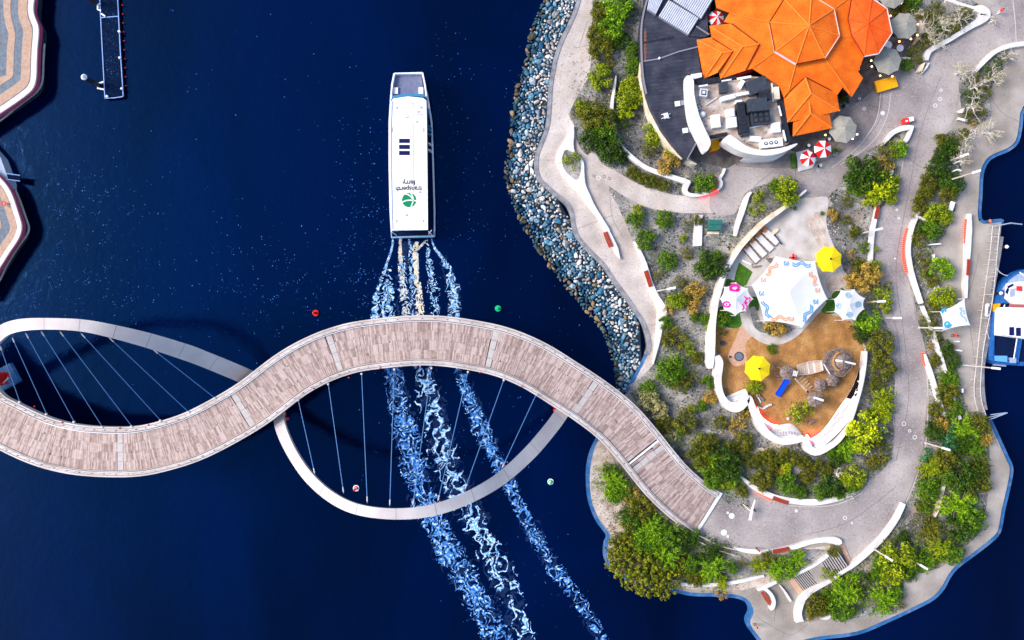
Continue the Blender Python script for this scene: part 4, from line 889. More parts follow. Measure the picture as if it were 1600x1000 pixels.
# charcoal roof and curved edge
CH = [(1011,-60),(1011,0),(1006,18),(1002.5,40),(1002,67),(1003,96),(1005,122),(1010,147),(1016,166),(1024,182),(1034,201),(1047,219),(1060,235),(1073.5,249),(1082,234),(1090,219),(1083,207),(1076,190),(1072,172),(1070,150),(1070,123),(1080,118),(1096,115),(1089,72),(1107,57),(1100,-60)]
MB().prism([(v.x, v.y) for v in W(CH, 3.6)], 0, 3.6).build('charcoal_roof', M_charcoal, rest)
MB().ribbon(W(cr(CH[1:8], 3), 3.62), -.12, .12, -.2, .16).build('roof_edge_flashing', M_flash, rest)
MB().ribbon(W(CH[13:16], 3.62), -.08, .08, -.2, .12).build('roof_edge_flashing', M_flash, rest)
MB().ribbon(W([(1006,96),(1030,92),(1060,81),(1090,73.5)], 3.62), -.1, .1, -.05, .12).build('roof_gutter', M_flash, rest)
MB().ribbon(W([(1005,67),(1030,62),(1052,58)], 3.62), -.12, .12, -.05, .06).build('roof_gutter', M_dark, rest)
for pts in ([(1006,45),(1010,45),(1010,94),(1006,94)],): MB().prism([(v.x, v.y) for v in W(pts, 3.63)], 3.55, 3.625).build('rust_strip', mat('rusty_strip', [(.13,.05,.03),(.22,.09,.05),(.08,.06,.07)], 2, .8), rest)
b = MB()
for k in range(34):
    y = 22+k*6.4; seg_ = []
    for x in range(1004, 1100, 2):
        yy = y-(x-1004)*.12
        if inside(x, yy, CH): seg_.append(at(x, yy, 3.61))
    if len(seg_) > 3: b.ribbon([seg_[0], seg_[-1]], -.02, .02, 0, .02)
o = b.build('standing_seams', M_charcoal, rest); o['kind'] = 'stuff'
for n_, (x, y) in enumerate(((1058,162),(1070,204))):
    fpoly('skylight', [(x-3.5,y-3.5),(x+4,y-4.5),(x+5,y+3),(x-2.5,y+4)], 3.6, 3.85, M_equip, rest); fpoly('skylight_apron', [(x+4,y-4.5),(x+13,y-6),(x+14,y+1),(x+5,y+3)], 3.6, 3.68, M_zinc_valley, rest)
b = MB(); p = at(1040, 182, 3.6); b.box((p.x, p.y, 4.0), (.55, .75, .5), .3); 
for s in (-1, 1):
    for k in (-1, 1): b.box((p.x+s*.45, p.y+k*.3, 3.75), (.5, .1, .1), .3)
o = b.build('rooftop_fan', M_equip); tag(o, 'small white roof fan on the charcoal roof above the yellow-green shrub', 'roof fan')
p = at(1029.5, 92, 3.6); MB().cyl(tuple(p), .18, .4, 8).build('vent_pipe', M_equip, rest)
# corrugated roofs
def corr(pts, dirx, label):
    z = 4.2; P = W(pts, z); o = MB().prism([(v.x, v.y) for v in P], 3.5, z-.06).build('corrugated_sheet', M_zinc_valley, rest)
    a, bb, c, d = P; n = max(3, int((bb-a).length/.30)); rb_ = MB()
    for k in range(n):
        s, e = k/n, (k+.62)/n; q = [a.lerp(bb, s), a.lerp(bb, e), d.lerp(c, e), d.lerp(c, s)]
        rb_.prism([(v.x, v.y) for v in q], z-.06, z)
    r = rb_.build('corrugations', M_zinc, o); r['kind'] = 'stuff'
corr([(1018,-20),(1046,-20),(1025,22),(1011.5,14)][0:4], 0, ''); corr([(1045,0),(1092,28.5),(1076,54),(1029.5,25)], 0, ''); corr([(1052,0),(1096,29),(1128,-24),(1084,-53)], 0, '')
MB().prism([(v.x, v.y) for v in W([(1089,41),(1107,55),(1102,58),(1076,56)], 3.9)], 3.5, 3.9).build('charcoal_roof_corner', M_charcoal, rest)
MB().ribbon(W([(1088,41),(1108,54)], 4.0), -.1, .1, -.1, .05).build('roof_edge_flashing', M_flash, rest)
# roof deck with plant
DK = [(1085,128),(1122,129.5),(1176,119),(1200,121),(1214,133),(1222,155),(1228,190),(1235,222),(1226,228),(1190,233),(1167,223),(1136,209),(1110,217),(1100,198),(1091,175),(1086,147)]
MB().prism([(v.x, v.y) for v in W(DK, 4.0)], 0, 3.9).build('plant_deck', M_plant_deck, rest)
def rib(name, pts, z, m, par=rest, zlo=-.6, n=5): 
    s = cr(pts, n); return MB().ribbon([at(p[0], p[1], z) for p in s], [-p[2]*.048 for p in s], [p[2]*.048 for p in s], zlo, 0).build(name, m, par)
rib('dark_parapet', [(1085,126,10),(1105,127,9),(1124,124,8),(1150,119,6)], 4.2, M_dark); rib('dark_parapet', [(1214,138,8),(1220,160,8),(1226,190,8),(1233,222,8)], 4.3, M_dark)
rib('dark_parapet', [(1110,214,5),(1124,211,5),(1136,208,4)], 4.2, M_dark)
for a, c, w_ in (((1092,135),(1106,132.5),2.4), ((1128,126.5),(1143,124),2.2), ((1152,123),(1174,119.5),3.6), ((1217,165),(1221,181),2.2), ((1224,203),(1228,220),2.2), ((1206,130),(1208,158),2.0)): rib('parapet_rail', [(*a, w_), (*c, w_)], 4.6, M_equip, zlo=-.2)
fpoly('parapet_box', [(1080,116),(1096,113.5),(1097,120),(1082,124)], 3.9, 4.5, M_equip, rest)
fin1 = [(1074.5,118),(1079,119),(1084,126),(1085,147),(1091,174.5),(1100,198),(1109,216.5),(1110,227),(1103,237),(1096,226),(1089.5,215),(1079,192),(1074.5,170),(1072,140),(1072,121)]
fin2 = [(1131.5,219.5),(1139,210.5),(1148,215),(1167.5,228.5),(1190,234),(1220,231),(1246,224),(1235,233),(1212,241),(1190,243),(1163,238.5),(1145,230)]
MB().prism([(v.x, v.y) for v in W(cr(fin1, 3, True), 5.2)], 3.2, 5.2).build('curved_white_parapet', M_white, rest)
MB().prism([(v.x, v.y) for v in W(cr(fin2, 3, True), 5.2)], 2.6, 5.2).build('curved_white_parapet', M_white, rest)
MB().prism([(v.x, v.y) for v in W(cr([(1163,246),(1175,244.5),(1190,246),(1212,243),(1230,236),(1216,247),(1190,249.5),(1172,249)], 3, True), 2.4)], 0, 2.4).build('lower_white_fin', M_white, rest)
fpoly('curved_step', [(1140,214),(1150,221),(1168,231),(1190,237),(1188,233),(1168,225),(1150,215)], 3.9, 4.3, M_plant_deck, rest)
def unit(name, x, y, wpx, hpx, z0, h, rz, m, label, cat, extra=None, grp='rooftop machines'):
    p = at(x, y, z0+h); t = thing(name, label, cat, (p.x, p.y, z0), -rz, grp)
    k = .1*(H-z0-h)/H; w_, d_ = wpx*k, hpx*k
    MB().box((0, 0, h/2), (w_, d_, h)).build('casing', m, t, local=True)
    if extra == 'grille':
        MB().box((0, 0, h+.03), (w_*.62, d_*.62, .06)).build('grille', M_dark, t, local=True); MB().box((0, 0, h+.09), (w_*.36, d_*.36, .06)).build('fan_cowl', M_equip, t, local=True)
        for sx in (-1, 1):
            for sy in (-1, 1): MB().box((sx*w_*.5, sy*d_*.5, h*.4), (.1, .1, h*.8)).build('foot', M_zinc_valley, t, local=True)
    elif extra == 'lid': MB().box((0, 0, h+.02), (w_*.86, d_*.86, .04)).build('lid', M_boatwhite, t, local=True)
    elif extra == 'seams':
        for q in range(1, int(d_/.6)): MB().box((0, -d_/2+q*.6, h+.015), (w_, .05, .03)).build('duct_flange', M_dark, t, local=True)
    elif extra == 'fans':
        for q in range(3):
            c = (-w_*.28+q*w_*.235, 0, h); b = MB(); b.tube([c, (c[0], c[1], h+.12)], .26, 12); b.build('fan_ring', M_dark, t, local=True)
            b = MB(); b.tube([(c[0], c[1], h+.10), (c[0], c[1], h+.16)], .13, 10); b.build('fan_hub', M_equip, t, local=True)
    elif extra == 'condenser':
        MB().box((0, 0, h+.02), (w_*.9, d_*.86, .05)).build('grille', M_dark, t, local=True)
        for q in range(3):
            for r2 in range(2): MB().tube([(-w_*.3+q*w_*.3, -d_*.2+r2*d_*.4, h+.04), (-w_*.3+q*w_*.3, -d_*.2+r2*d_*.4, h+.14)], .28, 8).build('fan_ring', M_equip_d, t, local=True)
    return t
unit('air_conditioner', 1099.5, 144.5, 12, 12, 3.9, .8, .1, M_zinc, 'small square air conditioner with a white cowl in the corner of the plant deck', 'air conditioner', 'grille')
unit('air_handler', 1119, 189, 13, 20, 3.9, .9, -.1, M_equip, 'upright white box standing alone on the left of the plant deck', 'air handler', 'lid')
unit('air_handler', 1141.5, 176, 12.5, 12, 3.9, .9, -.1, M_equip, 'upper of two square white boxes left of the long dark duct', 'air handler', 'lid')
unit('air_handler', 1144, 191, 14.5, 16, 3.9, .9, -.1, M_equip, 'lower of two square white boxes left of the long dark duct', 'air handler', 'lid')
unit('air_duct', 1160, 183, 11, 48, 3.9, 1.3, -.12, M_dark, 'long dark duct down the middle of the plant deck', 'duct', 'seams')
unit('duct_elbow', 1165, 204, 13, 14, 3.9, 1.0, -.12, M_equip_d, 'dark duct elbow with a red trim below the long dark duct', 'duct', 'lid').children[1].data.materials[0] = M_equip_d
unit('kitchen_exhaust', 1184.5, 163, 29, 20, 3.9, 2.0, -.08, M_equip_d, 'largest plain charcoal box on the plant deck', 'exhaust unit')
unit('condenser', 1189, 183, 29, 21, 3.9, 1.2, -.1, M_equip_d, 'charcoal condenser bank with round fans under the plain charcoal box', 'condenser', 'condenser')
unit('cool_room_roof', 1184, 133, 30, 22, 3.9, 1.2, -.35, M_equip_d, 'tilted patchy grey box at the top of the plant deck', 'cool room')
unit('exhaust_duct', 1196, 148, 16, 14, 3.9, 1.6, -.1, M_dark, 'black duct between the tilted grey box and the plain charcoal box', 'duct')
unit('supply_duct', 1138, 152, 22, 7, 3.9, .8, -.25, M_equip, 'white duct with a dark port left of the black duct', 'duct', 'lid')
unit('supply_duct', 1162, 146, 26, 5, 3.9, .7, -.18, M_equip, 'slim pinkish white duct leading to the black duct', 'duct')
unit('meter_box', 1158.5, 131, 7, 13, 3.9, .7, .5, M_equip, 'small slanting box near the top edge of the plant deck', 'box', 'lid')
unit('dark_tank', 1131.5, 136, 12, 16, 3.9, 1.0, -.05, M_equip_d, 'dark tank by the top left of the plant deck', 'tank')
unit('conduit', 1112, 158, 21, 1.6, 3.9, .2, -.6, M_zinc, 'thin slanting grey conduit lying by the square air conditioner', 'conduit')
unit('vent_box', 1155, 160, 9, 8, 3.9, .9, -.1, M_equip, 'white vent box on top of the long dark duct', 'vent')
unit('supply_box', 1196, 135, 5, 12, 3.9, .8, -.1, M_boatwhite, 'slim pale blue box right of the tilted grey box', 'box')
unit('supply_box', 1196, 147, 5, 6, 3.9, .7, -.1, M_equip, 'little white box under the slim pale blue box', 'box')
unit('cream_tank', 1213.5, 145, 9, 19, 3.9, 1.0, -.1, M_beige_wall, 'cream tank along the right parapet of the plant deck', 'tank')
unit('pink_box', 1213, 199, 13, 15, 3.9, .8, -.1, M_equip, 'pale pink square box near the right parapet', 'air handler', 'lid')
unit('fan_bank', 1206, 223, 34, 13, 3.9, .9, -.12, M_boatwhite, 'white fan bank with three dark rings at the bottom of the plant deck', 'fan bank', 'fans')
unit('skylight_box', 1180.5, 217, 18, 9, 3.9, .5, .08, M_zinc, 'pale flat box left of the white fan bank', 'skylight', 'lid')
rib('base_rail', [(1171,200,2.4),(1184,197,2.4),(1199,193,2.4)], 4.1, M_equip, zlo=-.15)
for x, y, r, lab in ((1098.5,178,4,'white domed vent beside the left curved parapet'),(1092,168,2.6,'lower small ring vent by the left curved parapet'),(1089,159,2.2,'upper small ring vent by the left curved parapet')):
    p = at(x, y, 4.4); t = thing('roof_vent', lab, 'vent', (p.x, p.y, 3.9), group='rooftop machines'); MB().cyl((0, 0, 0), r*.1, .45, 12).build('pipe', M_equip, t, local=True)
    b = MB(); b.sphere((0, 0, .45), r*.085, 10, 5, .5) if r > 3 else b.cyl((0, 0, .42), r*.06, .05, 10); b.build('cowl', M_boatwhite if r > 3 else M_dark, t, local=True)
b = MB(); rq = random.Random(9)
for _ in range(46):
    x, y = rq.uniform(1090, 1225), rq.uniform(130, 225)
    if inside(x, y, DK): p = at(x, y, 3.9); b.box((p.x, p.y, 3.97), (rq.uniform(.1,.5), rq.uniform(.08,.25), .16), rq.random()*3)
o = b.build('pipe_clutter', [M_zinc_valley], rest); o['kind'] = 'stuff'
# beige curved wall hugging the charcoal roof
wall('garden_wall', [(1002,96,3),(1001.5,112,5),(1004,130,5.5),(1008,150,6),(1013,165,7),(1020,185,7),(1030,205,7),(1040,220,7),(1052,233,6.5),(1064,243,6),(1075,250,5),(1083,254.5,3.5),(1089,256.5,1)], 2.2, M_beige_wall, 'tall beige wall curving along the left edge of the charcoal roof')
# forecourt boxes
def crate(name, poly, z0, z1, m, label, cat): o = fpoly(name, poly, z0, z1, m, None); tag(o, label, cat); return o
crate('storage_bin', [(1110,220.5),(1123,218),(1126,231),(1112,235)], .05, 1.6, M_amber, 'amber box tucked between the two white roof parapets', 'bin')
crate('delivery_bin', [(1126,221),(1133,219.5),(1138,227),(1129,230)], .05, 1.2, M_cred, 'red box beside the amber box under the roof parapet', 'bin')
crate('door_mat', [(1112,239),(1118,236.5),(1119,238),(1113,241)], .055, .10, M_cred, 'small red mat on the dark forecourt below the amber box', 'mat')

# ---------------------------------------------------------------- umbrellas, tables
def umbrella(x, y, rpx, z, m, label, n=8, rot=0.2, alt=None, group='umbrellas', rise=.7, hole=False, droop=.0):
    p = at(x, y, z); r = rpx*.1*(H-z)/H; t = thing('umbrella', label, 'umbrella', (p.x, p.y, .05), rot, group)
    zb = z-.05
    P = [(r*math.cos(2*math.pi*k/n), r*math.sin(2*math.pi*k/n), zb) for k in range(n)]; top = (0, 0, zb+rise)
    if alt:
        for k in range(n):
            MB().add([P[k], P[(k+1) % n], top, tuple(c*.99 for c in P[k][:2])+(zb-.12,), tuple(c*.99 for c in P[(k+1) % n][:2])+(zb-.12,)], [(0, 1, 2), (0, 3, 4, 1)]).build('canopy_panel', (m, alt)[k % 2], t, local=True)
    else:
        b = MB(); vs = []; fs = []
        for k in range(n):
            a = P[k]; c = P[(k+1) % n]; mid = ((a[0]+c[0])/2*.965, (a[1]+c[1])/2*.965, zb+.02)
            q = len(vs); vs += [a, mid, c, top]; fs += [(q, q+1, q+3), (q+1, q+2, q+3)]
        b.add(vs, fs); b.build('canopy', m, t, local=True)
        b = MB(); vs = []; fs = []
        for k in range(n): b.tube([P[k], top], .022, 4, False)
        b.build('ribs', m, t, local=True)
    MB().cyl((0, 0, 0), .05, zb+rise-.05, 8).build('pole', M_steel, t, local=True)
    MB().sphere((0, 0, zb+rise), .17 if hole else .09, 8, 5).build('finial', M_dark if hole else M_steel, t, local=True)
    MB().box((0, 0, .06), (.9, .9, .12)).build('base', M_dark, t, local=True)
    return t
UZ = 2.9
umbrella(1412.5,40.5,21.5,UZ,M_umb_grey,'grey-green umbrella right of the rounded orange pavilion roof',rot=.35)
umbrella(1386.5,95,22.5,UZ,M_umb_grey,'grey-green umbrella directly above the amber table cloth',rot=.1)
umbrella(1393,-8,22,UZ,M_umb_grey,'grey-green umbrella cut off by the top edge of the photo',rot=.2)
umbrella(1317,202,22.5,UZ,M_umb_grey,'grey-green umbrella at the bottom right corner of the orange roofs',rot=.25)
umbrella(1119.5,28.5,13,UZ,M_umb_red,'red and white umbrella in the dark courtyard at the top of the restaurant',alt=M_umb_white,rot=.3,n=10)
umbrella(1262,247.5,12.5,UZ,M_umb_red,'lower left red and white umbrella on the square white deck',alt=M_umb_white,rot=.1)
umbrella(1285.5,233,14,UZ,M_umb_red,'upper right red and white umbrella beside the grey-green one',alt=M_umb_white,rot=.45)
umbrella(1294.5,405,21.5,3.0,M_yellow,'yellow umbrella right of the big white shade sail',rot=.35,rise=.8,hole=True)
umbrella(1183.5,575.5,21,3.0,M_yellow,'yellow umbrella on the orange sand beside the round trampoline',rot=.3,rise=.8,hole=True)
crate('deck_platform', [(1244,238),(1263,233),(1276,250),(1270,262),(1248,268)], .05, .28, M_white, 'square white platform under the lower red and white umbrella', 'platform')
o = wall('planter_box', [(1239,240,5),(1240,250,5),(1241,262,5)], .6, M_lawn, 'narrow green planter left of the square white platform', 'planter')
t = thing('cloth_table', 'long table under an amber cloth on the cafe terrace', 'table', tuple(at(1384, 131, .05)))
fpoly('tablecloth', [(1367,127),(1399,118.5),(1403.5,135),(1372,144.5)], .55, .85, M_amber, t)
for x, y in ((1371,129),(1397,122),(1400,133),(1374,141)): p = at(x, y, .5); MB().cyl((p.x, p.y, .05), .06, .5, 6).build('leg', M_dark, t)
def ctable(x, y, r, label):
    p = at(x, y, .8); t = thing('cafe_table', label, 'table', (p.x, p.y, .05), group='small round cafe tables')
    b = MB(); b.cyl((0, 0, .70), r*.1, .05, 14); b.build('tabletop', M_boatwhite, t, local=True); MB().cyl((0, 0, 0), .05, .7, 6).build('stem', M_dark, t, local=True); MB().cyl((0, 0, 0), .25, .04, 8).build('foot', M_dark, t, local=True)
ctable(1388,70,6,'pale pink round table between the orange pavilion and the grey umbrellas'); ctable(1406.5,75,5.5,'white round table below the uppermost full grey-green umbrella')
ctable(1282.5,258,2.6,'small white stool table below the upper right red and white umbrella'); ctable(1296,217,2.4,'small table left of the bottom grey-green umbrella'); ctable(1264,227,2.4,'small pale table above the square white platform')
# heaters/festoon lamps that are lit round the umbrellas
def lamp_bulb(x, y, label):
    p = at(x, y, 2.1); t = thing('table_lamp', label, 'lamp', (p.x, p.y, .05), group='small lit lamps on the cafe terraces'); MB().cyl((0, 0, 0), .03, 2.05, 5).build('stem', M_dark, t, local=True); MB().sphere((0, 0, 2.1), .14, 8, 5).build('bulb', M_warm, t, local=True)
for x, y, l_ in ((1361,95,'nearest the base of the rounded orange roof'),(1362,104,'left of the umbrella above the amber cloth'),(1375,118.5,'at the left corner of the amber cloth'),(1394,119.5,'at the right corner of the amber cloth'),(1423,61,'below right of the grey-green umbrella beside the pavilion'),(1405,65,'just above the white round table'),(1433,55,'beside the curved cream wall'),(1434,38,'right of the grey-green umbrella beside the pavilion'),(1391,25,'between the top two grey-green umbrellas'),(1408,5,'right of the cut-off umbrella'),(1289.5,211,'left of the bottom grey-green umbrella'),(1339,210,'right of the bottom grey-green umbrella'),(1332,217,'below right of the bottom grey-green umbrella'),(1341,108,'at the notch of the orange eaves')):
    lamp_bulb(x, y, 'small glowing warm lamp '+l_)

# ---------------------------------------------------------------- garden walls, benches
GW = 'curved white garden walls'
tear = [(896,196),(897,212),(896,225),(898,236),(906,244),(912,254),(913,270),(915,288),(922,305),(930,322),(944,345),(953,360),(947,363),(935,343),(922,326),(905,304),(890,288),(877,270),(869,255),(869,240),(878,224),(888,207)]
tw = thing('teardrop_wall', 'white teardrop shaped wall with a planter hole on the west promenade', 'wall', tuple(at(890, 250, .03)))
MB().prism([(v.x, v.y) for v in W(cr(tear, 4, True), .55)], .0, .55).build('wall', M_white, tw)
fpoly('planter_soil', cr([(884,234),(893,237),(905,247),(908,262),(905,276),(900,281),(890,274),(881,263),(878,250),(880,240)], 3, True), .5, .57, M_mulch, tw)
wall('garden_wall', [(947,357,6),(955,373,7),(962,388,7),(965,396,5),(969,404,1)], .55, M_white, 'white wall tail with a red seat at the bottom of the teardrop wall', group=GW)
def seat(pts, label, z=.72, grp='red timber seats on the white walls'):
    s = cr(pts, 5); hw = [p[2]*.05 for p in s]; P = [at(p[0], p[1], z) for p in s]
    t = thing('timber_bench', label, 'seat', tuple(P[len(P)//2]-Vector((0, 0, .1))), group=grp)
    for k in range(4):
        MB().ribbon(P, [-h+2*h*(k+.06)/4 for h in hw], [-h+2*h*(k+.94)/4 for h in hw], -.08, 0).build('slat', M_seat, t)
seat([(945.5,362.5,7),(950,374,7.5),(955,386,7.5)], 'red timber seat on the wall tail beside the rock slope')
wall('garden_wall', [(991,377,2),(999,392,5),(1006,408,6),(1012,428,7),(1018,448,8),(1026,466,10),(1034,482,14),(1034,494,14),(1031,510,10),(1028,530,8),(1024,552,4),(1021,569,1)], .6, M_white, 'long tapering white wall with a red seat on the lower west promenade', group=GW)
seat([(1009,423,7),(1013,435,7),(1017,448,7)], 'red timber seat on the long tapering wall')
wall('garden_wall', [(962.5,118,1.5),(961,132,3),(958,150,4),(956,170,5),(956.5,190,5.5),(962,210,6),(972,230,6.5),(988,246,7),(1008,261,7),(1030,270,7.5),(1052,277,7.5),(1073,284,8),(1078,286,7)], .9, M_white, 'long white wall sweeping round the garden left of the charcoal roof', group=GW)
wall('garden_wall', [(1076,283,9),(1072,291,8),(1071,298,7),(1075,303,6),(1085,305,5.5),(1098,303,5),(1112,299,4)], .85, M_white, 'hooked white wall below the garden shrub beside the lit red strip', group=GW)
wall('garden_wall', [(1122,297,2),(1126,291,4.5),(1127,284,4),(1124,279,3)], .7, M_white, 'tiny curved white wall right of the red lit strip', group=GW)
wall('garden_wall', [(1124,280,4),(1129,272,4),(1133,263,3.5)], .6, M_white, 'short straight white wall pointing to the restaurant forecourt', group=GW)
o = wall('light_strip', [(1092,306.5,1.6),(1105,304,1.6),(1118,299,1.6),(1124,295.5,1.6)], .5, M_redled, 'glowing red light strip along the hooked white wall', 'light strip')
wall('garden_wall', [(1174,300,3),(1168,307,6),(1163,320,8),(1158,335,8),(1153,350,7),(1150,362,6),(1149,369,4)], .6, M_white, 'leaf shaped white wall left of the playground entrance', group=GW)
fpoly('flat_bench', [(1086,336),(1098,336),(1096.5,384),(1083,385)], .05, .5, M_white, None); o = bpy.data.objects['flat_bench']; tag(o, 'long straight white slab bench left of the green cabinet', 'bench')
# green cabinet
t = thing('utility_cabinet', 'dark green utility cabinet with a cream step', 'cabinet', tuple(at(1117, 351, .07)))
fpoly('body', [(1108,345),(1128,345),(1128,358),(1109,359)], .07, 1.5, M_green, t); fpoly('lid', [(1107,343),(1129,343),(1129,350),(1108,350)], 1.5, 1.62, M_green, t); fpoly('door', [(1110,352),(1127,352),(1127,359),(1110,360)], 1.5, 1.56, M_green, t)
fpoly('concrete_step', [(1106,362),(1123.5,362),(1123.5,366),(1106,366)], .07, .4, M_beige_wall, t); fpoly('painted_side_shadow', [(1106,346),(1108,346),(1109,360),(1107,360)], .07, .5, M_dark, t)  # last piece: dark strip painting the cabinet's shadow on its left
# walls round the road
wall('garden_wall', [(1379,227,2),(1387,217,5),(1396,207,7),(1408,201,8),(1418,199,8),(1427,198,4)], .7, M_white, 'left arm of the pointed white wall below the red cool box', group=GW)
wall('garden_wall', [(1427,197,3),(1423,206,5),(1418,217,5),(1414,222,4)], .7, M_white, 'right arm of the pointed white wall below the red cool box', group=GW)
wall('garden_wall', [(1375,315,3),(1371,325,4),(1369,338,5),(1366,350,6),(1363.5,365,6.5),(1362,385,6),(1361.5,400,5.5),(1361,412,5)], .7, M_white, 'white wall with a red seat along the road right of the playground', group=GW)
seat([(1373,320,4),(1371,330,6),(1368.5,342,5.5)], 'red timber seat at the top of the wall right of the playground', z=.90)
w6 = [(1437,331,3),(1432,341,5),(1427,352,6),(1423,366,6.5),(1420.5,380,6.5),(1420,395,6.5),(1422,410,6.5),(1425,425,6.5),(1430,442,6),(1436,460,5.5),(1441,474,5)]
wall('garden_wall', w6, .8, M_white, 'upper long white wall with orange lit bars along the right of the road', group=GW)
wall('garden_wall', [(1436,339,4),(1442,342,3),(1449,345,2)], .8, M_white, 'short white spur jutting right from the long road wall', group=GW)
wall('garden_wall', [(1442,478,4),(1447,490,4),(1453,503,4),(1459,520,5),(1465,540,5),(1472,560,5),(1479,582,4)], .7, M_white, 'thin straight white wall under the shrubs left of the printed shade square', group=GW)
wall('garden_wall', [(1445.5,553,2),(1449,565,5),(1455,583,6),(1461,602,6),(1467,622,6),(1473,640,5),(1477,650,4)], .7, M_white, 'straight white wall below the red bars at the right of the road', group=GW)
wall('garden_wall', [(1489,615,3),(1494,635,4),(1501,655,4)], .7, M_white, 'thin pale wall half hidden by shrubs below the right lawn', group=GW)
wall('garden_wall', [(1479,733,3),(1477,750,5),(1472,772,5),(1466,795,5),(1461,808,2)], .7, M_beige_wall, 'weathered wall hidden in the trees right of the road bend', group=GW)
wall('garden_wall', [(1516,334,4),(1515.5,345,6.5),(1515,360,8),(1514,375,8),(1513,395,7.5),(1512,410,6),(1510,430,6.5),(1509.5,450,6),(1510,466,4)], .7, M_white, 'free-standing white wall with a red seat between the garden and the boat quay', group=GW)
seat([(1514,405,5),(1513.5,417,5),(1512.5,430,5)], 'red timber seat facing the moored blue boat', z=.90)
wall('garden_wall', [(1157,744,2),(1166,752,5),(1180,763,7),(1196,771,8),(1215,778,8),(1240,783,9),(1270,785,10),(1295,782,9),(1318,776,9),(1337,769,6),(1344,764,3)], .6, M_white, 'long white wall along the bottom of the central garden', group=GW)
seat([(1208,778,6),(1220,782.5,6.5),(1232,786,6)], 'red timber seat on the long wall under the central garden', z=.74)
wall('garden_wall', [(1148,857,3),(1162,860,6),(1180,862,7),(1200,862.5,6.5),(1220,860,6.5),(1245,854,7),(1265,847.5,7),(1285,844,8),(1300,844,11),(1310,847,11),(1313,851,6)], .6, M_white, 'white wall with a red seat along the bottom edge of the road', group=GW)
seat([(1208,862,6),(1221,860,6.5),(1233,857,6)], 'red timber seat on the wall next to the person in red', z=.74)
wall('garden_wall', [(1413,787,5),(1409,796,6),(1400,813,7),(1386,833,7),(1371,850,7),(1352,868,7),(1332,884,7),(1318,893,6),(1302,905,6),(1285,914,7),(1268,924,8),(1256,935,9),(1250,948,10),(1248,960,10),(1250,972,12)], .8, M_white, 'very long white wall curving from the road bend down past the stairs', group=GW)
wall('garden_wall', [(1295,868,3),(1283,877,4),(1268,886,4.5),(1252,894,4.5),(1240,901,4)], .7, M_white, 'straight white wall on the upper left side of the stairs', group=GW)
wall('garden_wall', [(1214,909,5),(1203,914,5.5),(1192,919,5.5),(1184,922,4)], .7, M_white, 'short white wall behind the curved red seat by the cove', group=GW)
wall('garden_wall', [(1192,919,4),(1199,923,5),(1206,931,5.5),(1209,940,6),(1207,949,7),(1203,952,5)], .7, M_white, 'curved white back of the red seat by the cove', group=GW)
seat([(1191,925,5),(1198,935,7),(1205,945,7)], 'curved red timber seat by the small bottom cove')
wall('garden_wall', [(1219,915,1.5),(1226,924,2.5),(1231,932,3.5),(1236,940,3)], .5, M_white, 'thin curved white rail wall right of the curved red seat', group=GW)
wall('garden_wall', [(1064,913,5),(1085,914,5),(1110,914,5.5),(1135,912,5),(1160,908,5),(1180,903,4.5),(1194,900,4)], .5, M_white, 'low white wall under the shrubs above the bottom left ledge', group=GW)
wall('garden_wall', [(1284,967,2),(1292,966,5),(1299,962,4)], .5, M_white, 'small pointed white wall end at the bottom garden edge', group=GW)
wall('garden_wall', [(1525,112,3),(1533,102,5),(1543,91,6.5),(1556,80,7),(1572,73,7),(1590,69,7),(1610,67,7)], .7, M_white, 'arched white wall at the top right below the road', group=GW)
wall('garden_wall', [(1448,94,6),(1449,86,8),(1454,78,8),(1468,70,7),(1485,61,7),(1503,50,7),(1520,39,9),(1534,30,13),(1540,22,16),(1534,15,14),(1524,13,8)], .7, M_white, 'hooked white wall round the pale branch garden at the top right', group=GW)
wall('garden_wall', [(1528,14,5),(1515,10,4),(1500,6,5),(1480,-2,6)], .7, M_white, 'thin pinkish wall at the very top of the pale branch garden', group=GW)
wall('garden_wall', [(1441,14,3),(1442,25,6),(1441,40,7),(1437,55,6),(1428,69,2)], .7, M_beige_wall, 'curved cream wall between the grey umbrellas and the pale branch garden', group=GW)
fpoly('sign_board', [(1440,100),(1446,97),(1441,111),(1434,112)], .1, .9, M_beige_wall, None); tag(bpy.data.objects['sign_board'], 'tilted cream board at the end of the pale branch garden', 'sign board')
wall('ramp_rail', [(1452,98,1),(1447,106,3),(1440,115,1)], .5, M_white, 'short thin white rail beside the tilted cream board', 'rail')
wall('rail_bench', [(1409,91,3),(1416,90.5,3),(1423,92,3)], .6, M_white, 'small white rail right of the umbrella above the amber cloth', 'rail')
# orange / red lit bars beside walls
def bars(pts, n, label, z=.5):
    s = resample(cr(pts, 6), n); t = thing('light_bars', label, 'light bars', tuple(at(s[0][0], s[0][1], .05)), group='rows of red lit bars')
    m = mat('coral_lit_bar', [(.85,.12,.08)], emit=(1,.12,.08,.6))
    for i, p in enumerate(s):
        a = s[min(n-1, i+1)]; c = s[max(0, i-1)]; ang = math.atan2(-(a[1]-c[1]), a[0]-c[0]); q = at(p[0], p[1], z); MB().box((q.x, q.y, z), (.16, .52, .06), ang).build('bar', m, t)
    MB().ribbon([at(p[0], p[1], z-.06) for p in s], -.06, .06, -.35, 0).build('rail', M_redwall, t)
bars([(1418,357,0),(1414,372,0),(1412,390,0),(1412.5,408,0),(1417,425,0)], 24, 'longest row of red lit bars beside the road wall')
bars([(1510,343,0),(1509,360,0),(1508.5,380,0)], 13, 'row of red lit bars left of the free-standing quay wall')
bars([(1442.5,551,0),(1443,560,0),(1446,571,0)], 8, 'short row of red lit bars at the head of the lower road wall')
bars([(1181,768,0),(1190,773,0),(1204,781,0)], 9, 'short row of red lit bars under the long bottom wall')
